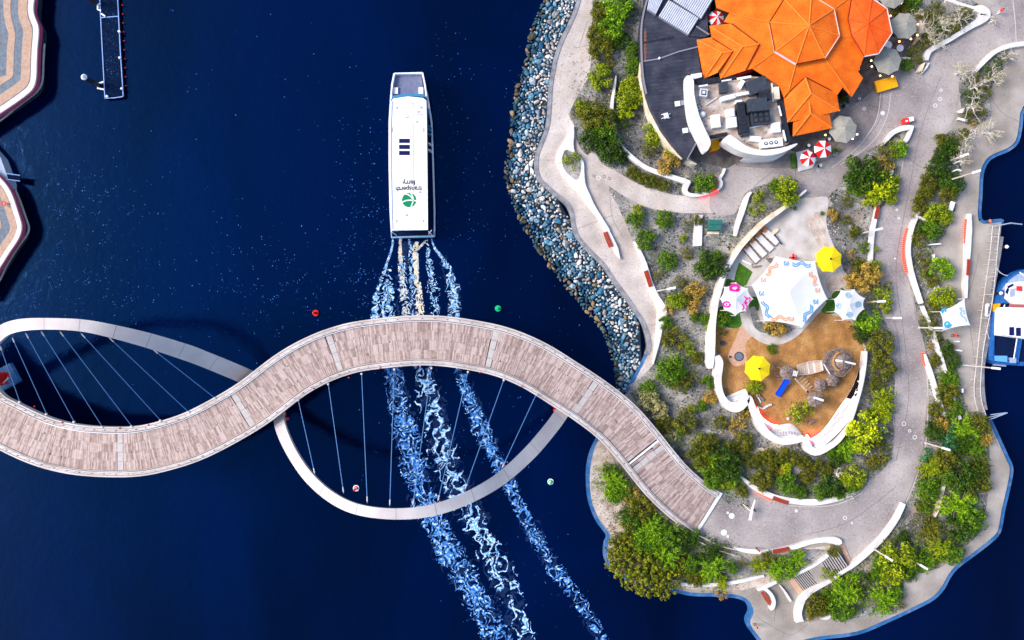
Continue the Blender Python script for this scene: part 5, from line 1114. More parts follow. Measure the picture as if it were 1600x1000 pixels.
# stairs: every tread is a part
def stairs(p0, p1, q0, q1, n, label, zt, zb, ct, mstep=M_dark):
    """p0-p1 top edge, q0-q1 bottom edge"""
    t = thing('stairs', label, 'stairs', tuple(at(p0[0], p0[1], 0)), group='garden stairs')
    for i in range(n*2):
        f0, f1 = i/(n*2), (i+1)/(n*2); z = zt+(zb-zt)*f0
        L = lambda a, c, f: (a[0]+(c[0]-a[0])*f, a[1]+(c[1]-a[1])*f)
        q = [L(p0, q0, f0), L(p1, q1, f0), L(p1, q1, f1), L(p0, q0, f1)]
        MB().prism([(v.x, v.y) for v in W(q, z)], -.02, z+(0 if i % 2 else -.10)).build('tread' if i % 2 else 'riser', ct if i % 2 else M_dark, t)
stairs((1311,861), (1326,883), (1283,880), (1298,904), 9, 'upper slatted stairs below the road bend', 1.1, .6, mat('stair_stone', [(.40,.36,.33)]))
stairs((1262,891), (1282,913), (1239,900), (1260,927), 8, 'lower slatted stairs leading to the bottom plaza', .6, .15, MATS['stair_stone'])
crate('paving_strip', [(1312,853),(1319,851),(1332,881),(1326,885)], .0, .2, M_beige_wall, 'orange stone strip at the head of the upper stairs', 'paving strip').data.materials[0] = M_sandpath
crate('paving_strip', [(1233,907),(1239,902),(1258,927),(1250,932)], .0, .14, M_sandpath, 'orange stone strip at the foot of the lower stairs', 'paving strip')
crate('stone_landing', [(1262,890),(1283,880),(1298,904),(1280,914)], .0, .6, M_pave_e, 'square stone rest between the two flights of stairs', 'landing')

# ---------------------------------------------------------------- playground wall, sails and play tower
PG = 'parts of the tall white playground wall'
wall('playground_wall', [(1260,297,3),(1254,302,3),(1248,308,2)], 1.0, M_white, 'short white gate wall at the top of the playground', group=PG)
wall('playground_wall', [(1237,316,4),(1222,327,6),(1205,339,7),(1188,353,7),(1172,369,7),(1157,386,7),(1145,404,7)], 1.6, M_beige_wall, 'cream playground wall behind the slatted loungers', group=PG)
wall('playground_wall', [(1145,404,7),(1136,420,7),(1129,436,8),(1124,452,9),(1119,470,9),(1116,490,9),(1113,510,11),(1112,530,12),(1111,550,12),(1110,565,12),(1111,576,6)], 1.6, M_white, 'tall white playground wall left of the pink printed sail', group=PG)
wall('playground_wall', [(1121,556,8),(1124,566,12),(1123,578,12),(1122,592,11),(1124,608,10),(1129,623,11),(1139,634,14),(1152,636,16),(1163,630,12),(1170,622,9),(1175,634,10),(1182,652,11),(1193,671,12),(1207,684,11),(1225,690,10),(1245,688,9),(1256,684,8)], 1.6, M_white, 'wavy white playground wall with a bulge below the sand', group=PG)
wall('playground_wall', [(1256,684,8),(1262,694,10),(1266,703,12),(1278,706,11),(1296,698,9),(1313,685,7),(1328,661,5),(1339,630,4),(1347,600,4),(1352,570,4),(1354,549,3)], 1.6, M_white, 'white playground wall bending up the right side of the sand', group=PG)
def slope(outerp, innerp, z1, z0, name, m, label):
    A, B = resample(cr(outerp, 5), 40), resample(cr(innerp, 5), 40); b = MB(); vs = []
    for a, c in zip(A, B): vs += [at(a[0], a[1], z1), at(c[0], c[1], z0), at(a[0], a[1], z0-.1)]
    b.add(vs, [f for i in range(39) for f in ((3*i, 3*i+1, 3*i+4, 3*i+3), (3*i+3, 3*i+5, 3*i+2, 3*i))]); o = b.build(name, m)
    tag(o, label, 'ramp wall', PG)
    def pt(f, g, lift=.03):
        i = min(38, int(f*39)); t = f*39-i; a = [A[i][k]+(A[i+1][k]-A[i][k])*t for k in (0, 1)]; c = [B[i][k]+(B[i+1][k]-B[i][k])*t for k in (0, 1)]
        return at(a[0], a[1], z1).lerp(at(c[0], c[1], z0), g)+Vector((0, 0, lift))
    return o, pt
o, pt = slope([(1353,550),(1351,580),(1345,612),(1335,640),(1320,665),(1300,686),(1278,704)], [(1346,552),(1341,580),(1329,610),(1314,632),(1299,654),(1285,672),(1266,688)], 1.55, .2, 'mural_wall', M_white, 'sloping white inner wall with a black printed figure right of the play towers')
def print_on(pt, quads, m, par, name='print'):
    b = MB()
    for poly in quads:
        P = [pt(*p) for p in poly]; b.add([tuple(p) for p in P], [tuple(range(len(P)))])
    o_ = b.build(name, m, par)
print_on(pt, [[(.0,.0),(.0,.98),(.05,.98),(.08,.1)], [(.05,.35),(.05,.98),(.11,.98),(.13,.30)], [(.10,.25),(.10,.98),(.18,.98),(.20,.45)], [(.18,.55),(.16,.98),(.24,.98),(.27,.55)], [(.23,.60),(.22,.98),(.32,.98),(.31,.75)], [(.28,.45),(.27,.80),(.33,.9),(.36,.40)], [(.33,.55),(.31,.98),(.40,.98),(.40,.55)], [(.31,.12),(.32,.24),(.36,.55),(.36,.35)], [(.36,.10),(.35,.24),(.40,.50),(.41,.35)], [(.39,.5),(.37,.98),(.46,.98),(.45,.60)]], M_ink, o)
print_on(pt, [[(.47+.05*k,.35+.1*(k % 3)),(.465+.05*k,.46+.1*(k % 3)),(.52+.05*k,.64+.08*(k % 2)),(.525+.05*k,.55)] for k in range(9)]+[[(.50,.80),(.50,.88),(.60,.95),(.60,.88)],[(.62,.75),(.61,.86),(.70,.92),(.70,.8)]], M_inkg, o)
o, pt = slope([(1196,672),(1210,684),(1228,688),(1254,684)], [(1190,655),(1212,664),(1236,662),(1252,676)], 1.5, .2, 'mural_wall', M_white, 'sloping white inner wall with grey scribbles at the bottom of the sand')
print_on(pt, [[(.28+.07*k,.35+.04*(k % 3)),(.285+.07*k,.55),(.33+.07*k,.50+.05*(k % 2)),(.325+.07*k,.32)] for k in range(9)]+[[(.30,.62),(.30,.68),(.95,.60),(.95,.52)],[(.35,.2),(.35,.26),(.9,.42),(.9,.36)]], M_inkg, o)
print_on(pt, [[(.02,.3),(.0,.85),(.25,.85),(.26,.4)]], M_pinkglow, o)  # painted glow patch beside the red strip
o, pt = slope([(1262,690),(1268,702),(1280,704),(1292,698)], [(1260,677),(1266,688),(1276,682),(1284,674)], 1.5, .2, 'mural_wall', M_white, 'short pink tinted inner wall below the second red light strip')
print_on(pt, [[(.2,.35),(.2,.9),(.5,.9),(.5,.45)],[(.6,.5),(.6,.85),(.9,.8),(.9,.55)]], M_pinkglow, o)  # two patches of strip glow painted onto the wall
o, pt = slope([(1134,632),(1150,636),(1163,630),(1170,622)], [(1131,622),(1140,617),(1152,612),(1166,607)], 1.5, .2, 'mural_wall', M_white, 'fan shaped white inner wall with grey script left of the yellow umbrella bed')
print_on(pt, [[(.1+.09*k,.30+.12*(k % 3)),(.1+.09*k,.36+.12*(k % 3)),(.22+.09*k,.34+.12*(k % 3)),(.22+.09*k,.28+.12*(k % 3))] for k in range(8)]+[[(.2+.1*k,.75),(.2+.1*k,.80),(.29+.1*k,.8),(.29+.1*k,.74)] for k in range(6)], M_inkg, o)
for pts, lab in (([(1183,636,2),(1188,648,2.4),(1198,657,2.4),(1208,662,2.2),(1216,663.5,1.6)], 'bright red light strip at the lower left edge of the sand'), ([(1261,678,1.4),(1266,684,2.2),(1275,680,2.2),(1282,675,1.6)], 'bright red light strip at the bottom tip of the sand')):
    wall('light_strip', pts, .5, M_redled, lab, 'light strip'); wall('light_tube', [(p[0]+(.5), p[1]+1.6, .8) for p in pts], .55, M_redledw, lab.replace('bright red', 'thin white core of the red'), 'light strip')
wall('low_bench', [(1184,635,2),(1192,638.5,2.4),(1200,634,2.6),(1206,632,2.4)], .6, M_white, 'small V shaped white bench on the sand', 'bench')
t = thing('seesaw', 'dark red board with a pale beam under the ochre tree on the sand', 'seesaw', tuple(at(1188, 622, .12)))
for a, c, w_, m in (((1184,617),(1193,626),4,M_playwood),((1182,616),(1189,629),1.6,M_paint)): MB().ribbon([at(*a,.5), at(*c,.5)], -w_*.05, w_*.05, -.1, 0).build('beam' if w_ < 3 else 'board', m, t)
# trampoline
t = thing('trampoline', 'small round trampoline in the pink rubber path', 'trampoline', tuple(at(1154.5, 557, .12)))
MB().cyl((0, 0, 0), .72, .09, 20).build('ring', M_redwall if False else M_dark, t, local=True); MB().cyl((0, 0, .06), .60, .06, 20).build('mat', mat('trampoline_mat', [(.14,.17,.22)]), t, local=True)
p = at(1140.5, 557.5, .13); o = MB().cyl((p.x, p.y, .10), .16, .25, 10).build('bollard', M_dark); tag(o, 'small dark bollard left of the round trampoline', 'bollard')

def sail(name, label, corners, cx, cy, zc, ze, concave, group='white shade sails', mats=M_sail, zv=None):
    """radial cloth over traced corners; returns parent and a height function"""
    N_ = 12; bd = []
    m = len(corners)
    for i in range(m):
        a, c = corners[i], corners[(i+1) % m]
        za = (zv[i] if zv else ze); zc2 = (zv[(i+1) % m] if zv else ze)
        for k in range(N_):
            t = k/N_; x = a[0]+(c[0]-a[0])*t; y = a[1]+(c[1]-a[1])*t; s = 1-concave*4*t*(1-t)
            bd.append((cx+(x-cx)*s, cy+(y-cy)*s, za+(zc2-za)*t-.25*4*t*(1-t)*0))
    n = len(bd); rings = [0, .06, .2, .4, .6, .8, 1.0]
    zf = lambda s, ze_: ze_+(zc-ze_)*(1-s)**1.5
    t_ = thing(name, label, 'shade sail', tuple(at(cx, cy, .1)), group=group); b = MB(); vs = [at(cx, cy, zc)]
    for s in rings[1:]:
        for q in bd: vs.append(at(cx+(q[0]-cx)*s, cy+(q[1]-cy)*s, zf(s, q[2])))
    fs = [(0, 1+k, 1+(k+1) % n) for k in range(n)]
    for r in range(len(rings)-2):
        for k in range(n): fs.append((1+r*n+k, 1+(r+1)*n+k, 1+(r+1)*n+(k+1) % n, 1+r*n+(k+1) % n))
    b.add([tuple(v) for v in vs], fs); b.smooth = True; cl = b.build('cloth', mats, t_)
    for q in corners:
        p = at(q[0], q[1], ze); MB().tube([(p.x, p.y, 0), (p.x, p.y, ze)], .08, 6).build('mast', M_steel, t_)
    def zat(x, y):
        a = math.atan2(y-cy, x-cx); best = min(bd, key=lambda q: abs((math.atan2(q[1]-cy, q[0]-cx)-a+math.pi) % (2*math.pi)-math.pi)); s = math.hypot(x-cx, y-cy)/math.hypot(best[0]-cx, best[1]-cy)
        # same chord interpolation as the cloth rings
        for r0, r1 in zip(rings, rings[1:]):
            if s <= r1: f = (s-r0)/(r1-r0); return (zf(r0, best[2])*(1-f)+zf(r1, best[2])*f)+.03
        return best[2]+.03
    return cl, zat
def sprint(cl, zat, lines_, m, w_=.10, name='printed_line'):
    b = MB()
    for L in lines_:
        P = [at(p[0], p[1], zat(p[0], p[1])) for p in cr(L, 4)]; b.ribbon(P, -w_, w_, 0, .015)
    b.build(name, m, cl)
def wavy(a, c, n=3, amp=2.0, ph=0):
    out = []; L = math.hypot(c[0]-a[0], c[1]-a[1]); nx, ny = -(c[1]-a[1])/L, (c[0]-a[0])/L
    for k in range(13):
        t = k/12; s = math.sin(t*n*math.pi+ph)*amp; out.append((a[0]+(c[0]-a[0])*t+nx*s, a[1]+(c[1]-a[1])*t+ny*s))
    return out
def swirl(x, y, r, turns=1.6, ph=0): return [(x+r*(1-k/16*.75)*math.cos(ph+k/16*turns*6.283), y+r*(1-k/16*.75)*math.sin(ph+k/16*turns*6.283)) for k in range(17)]
cl, za = sail('shade_sail', 'largest white six cornered shade sail with blue and orange wave prints', [(1212,400),(1273.5,408.5),(1292.5,467),(1253.5,511.5),(1194,501.5),(1174.5,445.5)], 1233, 456, 4.5, 3.6, .045)
def motif(cl, za, head, a, c, m, ph=0):
    for d in (-1.7, 1.7):
        L = math.hypot(c[0]-a[0], c[1]-a[1]); nx, ny = -(c[1]-a[1])/L*d, (c[0]-a[0])/L*d; sprint(cl, za, [wavy((a[0]+nx, a[1]+ny), (c[0]+nx, c[1]+ny), 3, 2.4, ph)], m, .10)
    hx, hy = head; rm = random.Random(int(hx))
    sprint(cl, za, [[(hx-3,hy-3),(hx-3.6,hy+1),(hx-2,hy+4)], [(hx+3,hy-3),(hx+2,hy),(hx+4,hy+2)], [(hx-3,hy+4),(hx,hy+2.5),(hx+3,hy+4)], [(hx-2,hy-1.5),(hx-1,hy-2)], [(hx+1,hy-1),(hx+1.6,hy-.4)], [(hx-1,hy+.6),(hx+.5,hy+1)]], m, .08)
motif(cl, za, (1229,411), (1238,412), (1267,414), M_p_blue); motif(cl, za, (1193,437), (1197,430), (1214,411), M_p_or)
motif(cl, za, (1190,458), (1193,470), (1202,497), M_p_blue, 1); motif(cl, za, (1237,498), (1205,497), (1232,497), M_p_or)
motif(cl, za, (1275,471), (1270,478), (1254,502), M_p_blue, 2); motif(cl, za, (1278,453), (1267,425), (1276,446), M_p_or)
cl, za = sail('shade_sail', 'small white star sail with magenta ring and lizard prints', [(1150,441.5),(1168,450.5),(1176.5,467),(1165,486),(1149,493),(1131,485),(1125,467),(1132,448.5)], 1150, 467, 4.0, 3.0, .07)
for x, y, r, w_ in ((1148,450.5,5.6,.28),(1135.5,475.5,4.8,.14)): sprint(cl, za, [[(x+r*1.1*math.cos(k*.6283), y+r*.8*math.sin(k*.6283)) for k in range(11)]], M_p_pink, w_)
sprint(cl, za, [[(1134,474.5),(1136,476.5)]], M_p_pink, .12); sprint(cl, za, [[(1163,463),(1166,467),(1164,471),(1168,473)],[(1167,465),(1169,468)],[(1170,464),(1172,468),(1170,472)],[(1160,475),(1162,480),(1160,485)],[(1164,474),(1167,479),(1165,484)],[(1162,473),(1168,474)]], M_p_pink, .09)
cl, za = sail('shade_sail', 'small white eight pointed sail with blue spiral prints', [(1314,453),(1335,452.5),(1351,466),(1350,483),(1336.5,500),(1317,500.5),(1303.5,487),(1303,467.5)], 1327, 476, 4.0, 3.0, .08)
for x, y, ph in ((1326,461,0),(1311.5,477.5,1),(1341.5,476,2),(1328,492.5,3)):
    sprint(cl, za, [swirl(x, y, 5.4, 1.9, ph)], M_p_teal, .07); sprint(cl, za, [[(x-1,y-1.5),(x-1,y+1.5)],[(x+1,y-1.5),(x+1,y+1.5)]], M_p_teal, .05)
cl, za = sail('shade_sail', 'four cornered white sail with teal swirls near the boat quay', [(1507,467),(1515.5,508),(1473,517),(1468.5,487)], 1494, 494, 3.2, 3.0, .10)
sprint(cl, za, [swirl(1480.5,506.5,5.5,1.4,0)], mat('print_cyan', [(.04,.34,.52)]), .14); sprint(cl, za, [swirl(1475.5,485.5,3.4,.8,2)], MATS['print_cyan'], .2)
sprint(cl, za, [wavy((1501,488),(1510,503),2,1.5),[(1500,483),(1503,486),(1501,489)],[(1505,484),(1507,488)],[(1505,490),(1508,490)],[(1498,482),(1504,481)]], M_p_teal, .07)

# slatted loungers by the cream wall
t0 = None
for i, (x, y, L) in enumerate(((1171,397,30),(1181,388,32),(1191,379,33),(1201,370,30))):
    p = at(x+4, y, .5); t = thing('lounger', ['lowest and leftmost of the four pale slab loungers', 'second pale slab lounger from the bottom left', 'third pale slab lounger from the bottom left', 'topmost of the four pale slab loungers'][i]+' along the cream wall', 'lounger', (p.x, p.y, .1), -.87+.04*i, 'pale slab loungers')
    MB().box((0, 0, .35), (L*.1*.95, .95, .12)).build('slab', M_white, t, local=True); MB().box((0, -.55, .2), (L*.1, .16, .2)).build('dark_rail', M_playwood, t, local=True)
    MB().box((-L*.05-.1, .1, .3), (.9, .7, .5)).build('timber_backrest', mat('rust_timber', [(.35,.13,.03),(.50,.22,.07)], 4), t, local=True)
wall('low_bench', [(1160,407,2.4),(1167,410,2.6),(1174,413,2.4)], .5, M_paint, 'small white bench above the upper turf patch', 'bench')
wall('timber_edge', [(1176,417,2),(1184,416,2),(1189,415,1.6)], .4, M_playwood, 'short brown timber edge beside the upper turf patch', 'edging')
wall('timber_bench', [(1199,402,5),(1203,406,5),(1206,410,5)], .45, M_playwood, 'brown timber bench at the upper left corner of the big sail', 'bench')
wall('entrance_bench', [(1207,365,5),(1212,361,5),(1216,358,4)], .45, M_beige_wall, 'cream and brown bench at the top end of the loungers', 'bench')
t = thing('spring_star', 'red cross shaped spring seat above the big white sail', 'spring seat', tuple(at(1237.5, 403, .1)))
for a in (0, 1.57): MB().box((0, 0, .5), (1.2, .28, .14), a).build('seat_arm', M_cred, t, local=True)
MB().cyl((0, 0, 0), .1, .45, 8).build('spring', M_dark, t, local=True)
t = thing('seesaw', 'thin dark seesaw beside the topmost lounger', 'seesaw', tuple(at(1216, 374, .1))); MB().ribbon([at(1211,368,.6), at(1221,381,.6)], -.06, .06, -.08, 0).build('plank', M_dark, t)
for q in ((1211,368),(1221,381)): p = at(*q, .6); MB().sphere(p, .16, 8, 5).build('handle', M_dark, t)
# play towers
pt_ = thing('play_tower', 'weathered timber play fort with four towers, a plank bridge and a tunnel ring', 'play equipment', tuple(at(1270, 580, .12)), group=None)
def ngon(x, y, r, n, rot=0, sy=1): return [(x+r*math.cos(rot+2*math.pi*k/n), y+r*sy*math.sin(rot+2*math.pi*k/n)) for k in range(n)]
def tower(x, y, r, n, rot, zt, name='tower_roof', peak=.45, m=M_playwood, sy=1.0):
    b = MB(); P = [at(p[0], p[1], zt) for p in ngon(x, y, r, n, rot, sy)]; c = at(x, y, zt+peak)
    b.add([tuple(p) for p in P]+[tuple(c)], [(i, (i+1) % n, n) for i in range(n)])
    bm_f = [f[::-1] for f in b.f]; b.f = bm_f; o_ = b.build(name, m, pt_)
    b = MB()
    for i in range(n): b.tube([P[i]+Vector((0, 0, .03)), c+Vector((0, 0, .03))], .035, 4)
    b.build('roof_batten', M_playwood, pt_)
    for p in P[::2]: MB().tube([(p.x, p.y, 0.1), (p.x, p.y, zt)], .09, 6).build('post', M_playwood, pt_)
    fl = [(p.x, p.y) for p in W(ngon(x, y, r*.85, n, rot, sy), 1.2)]; MB().prism(fl, 1.1, 1.25).build('platform', M_playwood, pt_)
tower(1230,582,12.5,7,.2,2.8,sy=.95); tower(1281,602,10,6,.4,2.6,sy=1.1); tower(1300,594,10,6,0,2.4); tower(1273,624,13,7,.5,2.8,sy=.95)
# largest tower: open hexagonal deck ring with a dome frame
P0 = [at(*p, 1.6) for p in ngon(1307,566,23,7,.35)]
MB().prism([(v.x, v.y) for v in P0], 1.4, 1.6).build('hexagonal_deck', M_playwood, pt_)
for i in range(7):
    a, c = P0[i], P0[(i+1) % 7]
    for k in range(3): MB().ribbon([a.lerp(at(1310,566,1.6), .1+.12*k)+Vector((0, 0, .03)), c.lerp(at(1310,566,1.6), .1+.12*k)+Vector((0, 0, .03))], -.09, .09, 0, .03+.01*k).build('deck_board', M_playwood, pt_)
    MB().ribbon([a, c], -.05, .05, .6, .7).build('guard_rail', M_playwood if i != 2 else M_paint, pt_)
tower(1318,565,13,8,.2,2.6,peak=.9,m=M_playwood)
arc = [at(1316+14*math.cos(a*.35+1.9), 565+15*math.sin(a*.35+1.9), 2.4) for a in range(8)]; MB().tube(arc, .14, 6).build('bent_timber', mat('honey_timber', [(.45,.22,.05)]), pt_)
MB().ribbon([at(1306,563,3.2), at(1320,565,3.4), at(1337,569,3.0)], -.14, .14, -.15, 0).build('beam', M_paint, pt_)
MB().ribbon([at(1272,621,3.3), at(1287,626,3.0)], -.16, .16, -.15, 0).build('beam', M_paint, pt_)
MB().ribbon([at(1242,591,3.0), at(1252,602,2.2), at(1262,613,2.0)], -.12, .12, -.12, 0).build('pale_log', M_playtan, pt_)
for q in ((1241.5,590.5),(1262,612)): p = at(*q, 2.6); MB().sphere(p, .18, 8, 5).build('log_cap', M_dark, pt_)
# plank bridge (boat shaped)
A, B = (1246,578), (1286,571)
for i in range(13):
    f0, f1 = i/13, (i+.88)/13; w0 = 7+2.2*math.sin((i+.5)/13*math.pi); z = 1.7-.35*math.sin((i+.5)/13*math.pi)+.02*(i % 2)
    q = []
    dx, dy = (B[0]-A[0]), (B[1]-A[1]); L = math.hypot(dx, dy); nx, ny = -dy/L, dx/L
    for f, s in ((f0, -1), (f1, -1), (f1, 1), (f0, 1)): q.append((A[0]+dx*f+nx*s*w0, A[1]+dy*f+ny*s*w0))
    MB().prism([(v.x, v.y) for v in W(q, z)], z-.08, z).build('bridge_plank', M_playtan if i not in (5, 8, 12) else M_white, pt_)
for s in (-1, 1): MB().tube([at(A[0]+s*0, A[1]+s*8, 2.2), at(1266, 574.5+s*10, 1.9), at(B[0], B[1]+s*8, 2.2)], .06, 5).build('rope_rail', M_playtan, pt_)
for k in range(3): p = at(1240+k*2.4, 583+k*.6, 2.9); MB().box((p.x, p.y, 2.9), (.1, .8, .2), -.25).build('crate_slat', M_paint, pt_)
for i in range(5):
    p = at(1252+i*3.2, 590+i*4.0, 1.0+.1*i); MB().box((p.x, p.y, p.z), (.12, .95, .08), -.85).build('rung', M_playtan, pt_)
for pts in ([(1215,562),(1225,568),(1219,574),(1208,567)], [(1211,582),(1220,585),(1219,589),(1209,586)], [(1300,606),(1311,600),(1314,592),(1306,606)], [(1316,550),(1327,545),(1330,560),(1322,556)]):
    MB().ribbon([at(p[0], p[1], .9) for p in pts], -.06, .06, -.1, 0, closed=True).build('climbing_frame', M_playwood, pt_)
t = thing('slide', 'bright blue slide running down from the play fort onto the sand', 'slide', tuple(at(1222, 606, .12)))
sl = [(1231,593,10,1.7),(1227,598,8,1.4),(1222,606,8,.9),(1217,614,8.5,.4),(1214,618,8,.3)]
s_ = cr(sl, 5); MB().ribbon([at(p[0], p[1], p[3]) for p in s_], [-p[2]*.05 for p in s_], [p[2]*.05 for p in s_], -.1, 0).build('chute', M_slide, t)
for sg in (-1, 1): MB().ribbon([at(p[0], p[1], p[3]) for p in s_], [sg*p[2]*.05-.05 for p in s_], [sg*p[2]*.05+.05 for p in s_], 0, .14).build('side_rim', M_slide, t)
# small things on the sand
for x, y, m, lab in ((1246,652,M_boatwhite,'small white boulder toy under the sparse shrub on the sand'),(1231,654,M_zinc,'small grey boulder toy left of the white one on the sand')):
    p = at(x, y, .12); b = MB(); b.sphere((p.x, p.y, .3), .28, 7, 5, .8); o = b.build('play_boulder', m); tag(o, lab, 'boulder')
t = thing('spring_rider', 'dark brown spring rider right of the white boulder toy', 'spring rider', tuple(at(1264, 659, .12))); MB().box((0, 0, .55), (.9, .35, .3), .6).build('body', M_playwood, t, local=True); MB().box((.45, .35, .75), (.3, .25, .3), .6).build('head', M_playwood, t, local=True); MB().cyl((0, 0, 0), .12, .45, 8).build('spring', M_dark, t, local=True)
b = MB(); p = at(1128, 536, .12); b.box((p.x, p.y, .4), (.6, .5, .5), .7); o = b.build('toy_crate', M_navy); tag(o, 'dark blue box beside the dry plant left of the rubber path', 'box')
# cart, beacon etc.
t = thing('cool_box_cart', 'red and white cool box cart above the pointed white wall', 'cart', tuple(at(1421, 187.5, .05)))
fpoly('red_box', [(1412,185),(1420,184),(1421.5,192),(1414,194)], .1, .95, M_cred, t); fpoly('white_box', [(1420,183),(1427,182),(1428.5,188.5),(1421,190)], .1, .9, M_boatwhite, t); fpoly('print', [(1414.5,188.5),(1418.5,187.5),(1419,189.5),(1415,190.5)], .95, .97, M_boatwhite, t)
for x, y in ((1414,193),(1427,189)): p = at(x, y, .2); MB().cyl((p.x, p.y, .05), .12, .12, 8).build('wheel', M_dark, t)
for x, y, ang, lab, L, w_ in ((1504,187,-.25,'white slab bench at the left of the pale branch trees',15,3.4),(1487,322,1.25,'white upright board beside the lamp in the right garden',14,7),(1463,450,1.45,'white board with a red edge right of the thin straight wall',13,7),(1459,402,1.6,'small white post board above the bright green shrub',9,3),(1393,269,1.3,'small white board in the yellow shrubs left of the road',7,5),(1504,610.5,1.5,'tiny white post at the edge of the right garden',6,2.6)):
    p = at(x, y, .8); t = thing('notice_board', lab, 'board', (p.x, p.y, .05), ang, 'white boards and slabs'); MB().box((0, 0, .75), (L*.1, w_*.1, .1)).build('panel', M_boatwhite, t, local=True)
    for s in (-1, 1): MB().box((s*L*.035, 0, .35), (.08, w_*.06, .7)).build('leg', M_zinc, t, local=True)
fpoly('white_cushion', [(1493,175),(1507,168),(1506,176),(1500,177)], .05, .5, M_white, None); tag(bpy.data.objects['white_cushion'], 'triangular white block above the white slab bench', 'block')

for i_, (a, m_, c) in enumerate((((1493.5,254.5),(1500,251.5),(1508,253),),((1489,268),(1496,265),(1502.5,267)),((1479,303.5),(1486,301),(1494,304.5)),((1461,367),(1465,367.3),(1469,367.5)),((1451,382.5),(1461,381.5),(1471,381)),((1494,534),(1497,533.5),(1500,534),),((1494,547),(1499,547.5),(1504,548.5)))):
    wall('curved_bar', [(*a, 1.2), (*m_, 2.2), (*c, 1.4)], .7, M_boatwhite, 'thin curved white bar '+['highest one below the bare trees','just above the long slanted lamp','below the slanted lamp over the shrubs','short one right of the round dark shrub','on the paving left of the free-standing wall','small one below the person in red','lowest one on the paving by the right shrubs'][i_], 'bar')
# ---------------------------------------------------------------- street lamps
def lamp(x0, y0, label, h=6.6, heads=1, m=M_steel, arm=0.0, aang=0):
    p = at(x0, y0, 0); t = thing('street_lamp', label, 'street lamp', (p.x, p.y, .05), group='pale street lamps')
    MB().tube([(0, 0, 0), (0, 0, h)], [.13, .08], 8).build('pole', m, t, local=True); MB().cyl((0, 0, 0), .22, .15, 8).build('base', m, t, local=True)
    a = math.atan2(p.y, p.x)+aang
    MB().box((.5*math.cos(a), .5*math.sin(a), h), (1.3, .32, .12), a).build('lamp_head', M_boatwhite, t, local=True)
lamp(1479, 283, 'street lamp in the right garden leaning past the beige quay path')
lamp(1501, 570, 'tallest street lamp standing at the boat quay railing', 7.6)
lamp(1436, 512, 'street lamp at the road edge left of the four cornered sail', 4.3)
lamp(1446, 692, 'street lamp on the right road edge beside the dark trees', 4.6)
lamp(1361, 855, 'street lamp crossing the long white wall near the road bend', 4.6)
lamp(1345, 365, 'thin lamp in the garden right of the playground entrance', 4.5)
lamp(1378, 497, 'lamp between the bright green tree and the road', 3.6)
lamp(1356, 472, 'lamp in the dark garden right of the eight pointed sail', 3.2)
lamp(1026, 455, 'street lamp beside the red seat of the long tapering wall', 8.2)
lamp(1420, 872, 'lamp among the trees under the road bend', 3.4); lamp(1486, 250, 'lamp by the dark hedge at the top of the right garden', 2.6)
t = thing('gate_post', 'white forked post standing at the land end of the bridge', 'post', tuple(at(1174, 795, .05)))
MB().ribbon([at(1172,813,1.4), at(1175,797,1.6), at(1180,781,1.4)], [-.22,-.16,-.06], [.22,.16,.06], -.15, 0).build('crossbar', M_boatwhite, t); MB().ribbon([at(1161,788,.8), at(1173,799,1.4)], -.06, .06, -.1, 0).build('brace', M_beige_wall, t); p = at(1176, 795, 0); MB().cyl((p.x, p.y, .05), .12, 1.4, 8).build('post', M_dark, t)
# railing on the land end of the bridge
def railing(lines_, label, z=1.0, m=M_steel, grp='thin railings', posts=10, r=.045):
    t = thing('railing', label, 'railing', tuple(at(lines_[0][0][0], lines_[0][0][1], 0)), group=grp)
    for L in lines_:
        s = cr(L, 5); MB().tube([at(p[0], p[1], z) for p in s], r, 5).build('rail', m, t); q = resample(s, posts)
        for p in q: v = at(p[0], p[1], z); MB().tube([(v.x, v.y, 0), (v.x, v.y, z)], r*.9, 4).build('post', m, t)
railing([[(1093,837),(1108,845),(1125,853),(1148,859)],[(1058,820),(1075,835),(1095,848),(1120,859),(1148,868)]], 'double curved railing at the foot of the bridge above the shrubs', posts=9, r=.06)
railing([[(1551,353),(1547,395),(1542,430),(1538,460),(1534,490),(1530,525),(1526,565),(1522,607),(1525,632),(1532,653)]], 'inner long white railing beside the moored blue boat', posts=26, r=.055)
railing([[(1562,353),(1560,375),(1556,420),(1552,460),(1546,495),(1541,520),(1536,550),(1533,585),(1532,610),(1535,632),(1543,655)]], 'outer long white railing right at the quay edge', posts=26, r=.055)
for a, c in (((1550,370),(1561,370)),((1545,406),(1557,406)),((1542,433),(1554,432)),((1538,460),(1552,460)),((1532,497),(1544,497))):
    wall('railing_link', [(*a, 1), (*c, 1)], 1.0, M_steel, 'cross rail of the boat quay railing %s' % {370:'at its top end',406:'below the white pile',433:'beside the boat bow',460:'at the orange gangway',497:'beside the boat stern'}[a[1]], 'cross rail', n=2, z0=.9)
t = thing('gangway', 'pale blue triangular gangway frame jutting over the water', 'gangway', tuple(at(1550, 650, -.2)))
for a, c in (((1534,655),(1574,645)),((1543,657),(1574,645)),((1548,648),(1571,645)),((1535,655),(1543,657))): MB().tube([at(*a, .8), at(*c, .6)], .09, 5).build('tube', M_boatgrey, t)
t = thing('gangway', 'bent pale blue arm over the water at the top of the boat quay', 'gangway', tuple(at(1570, 352, -.2)))
MB().tube([at(1552,354,1.0), at(1579,348.5,1.3), at(1597,350.5,1.0)], .1, 5).build('tube', M_boatgrey, t)
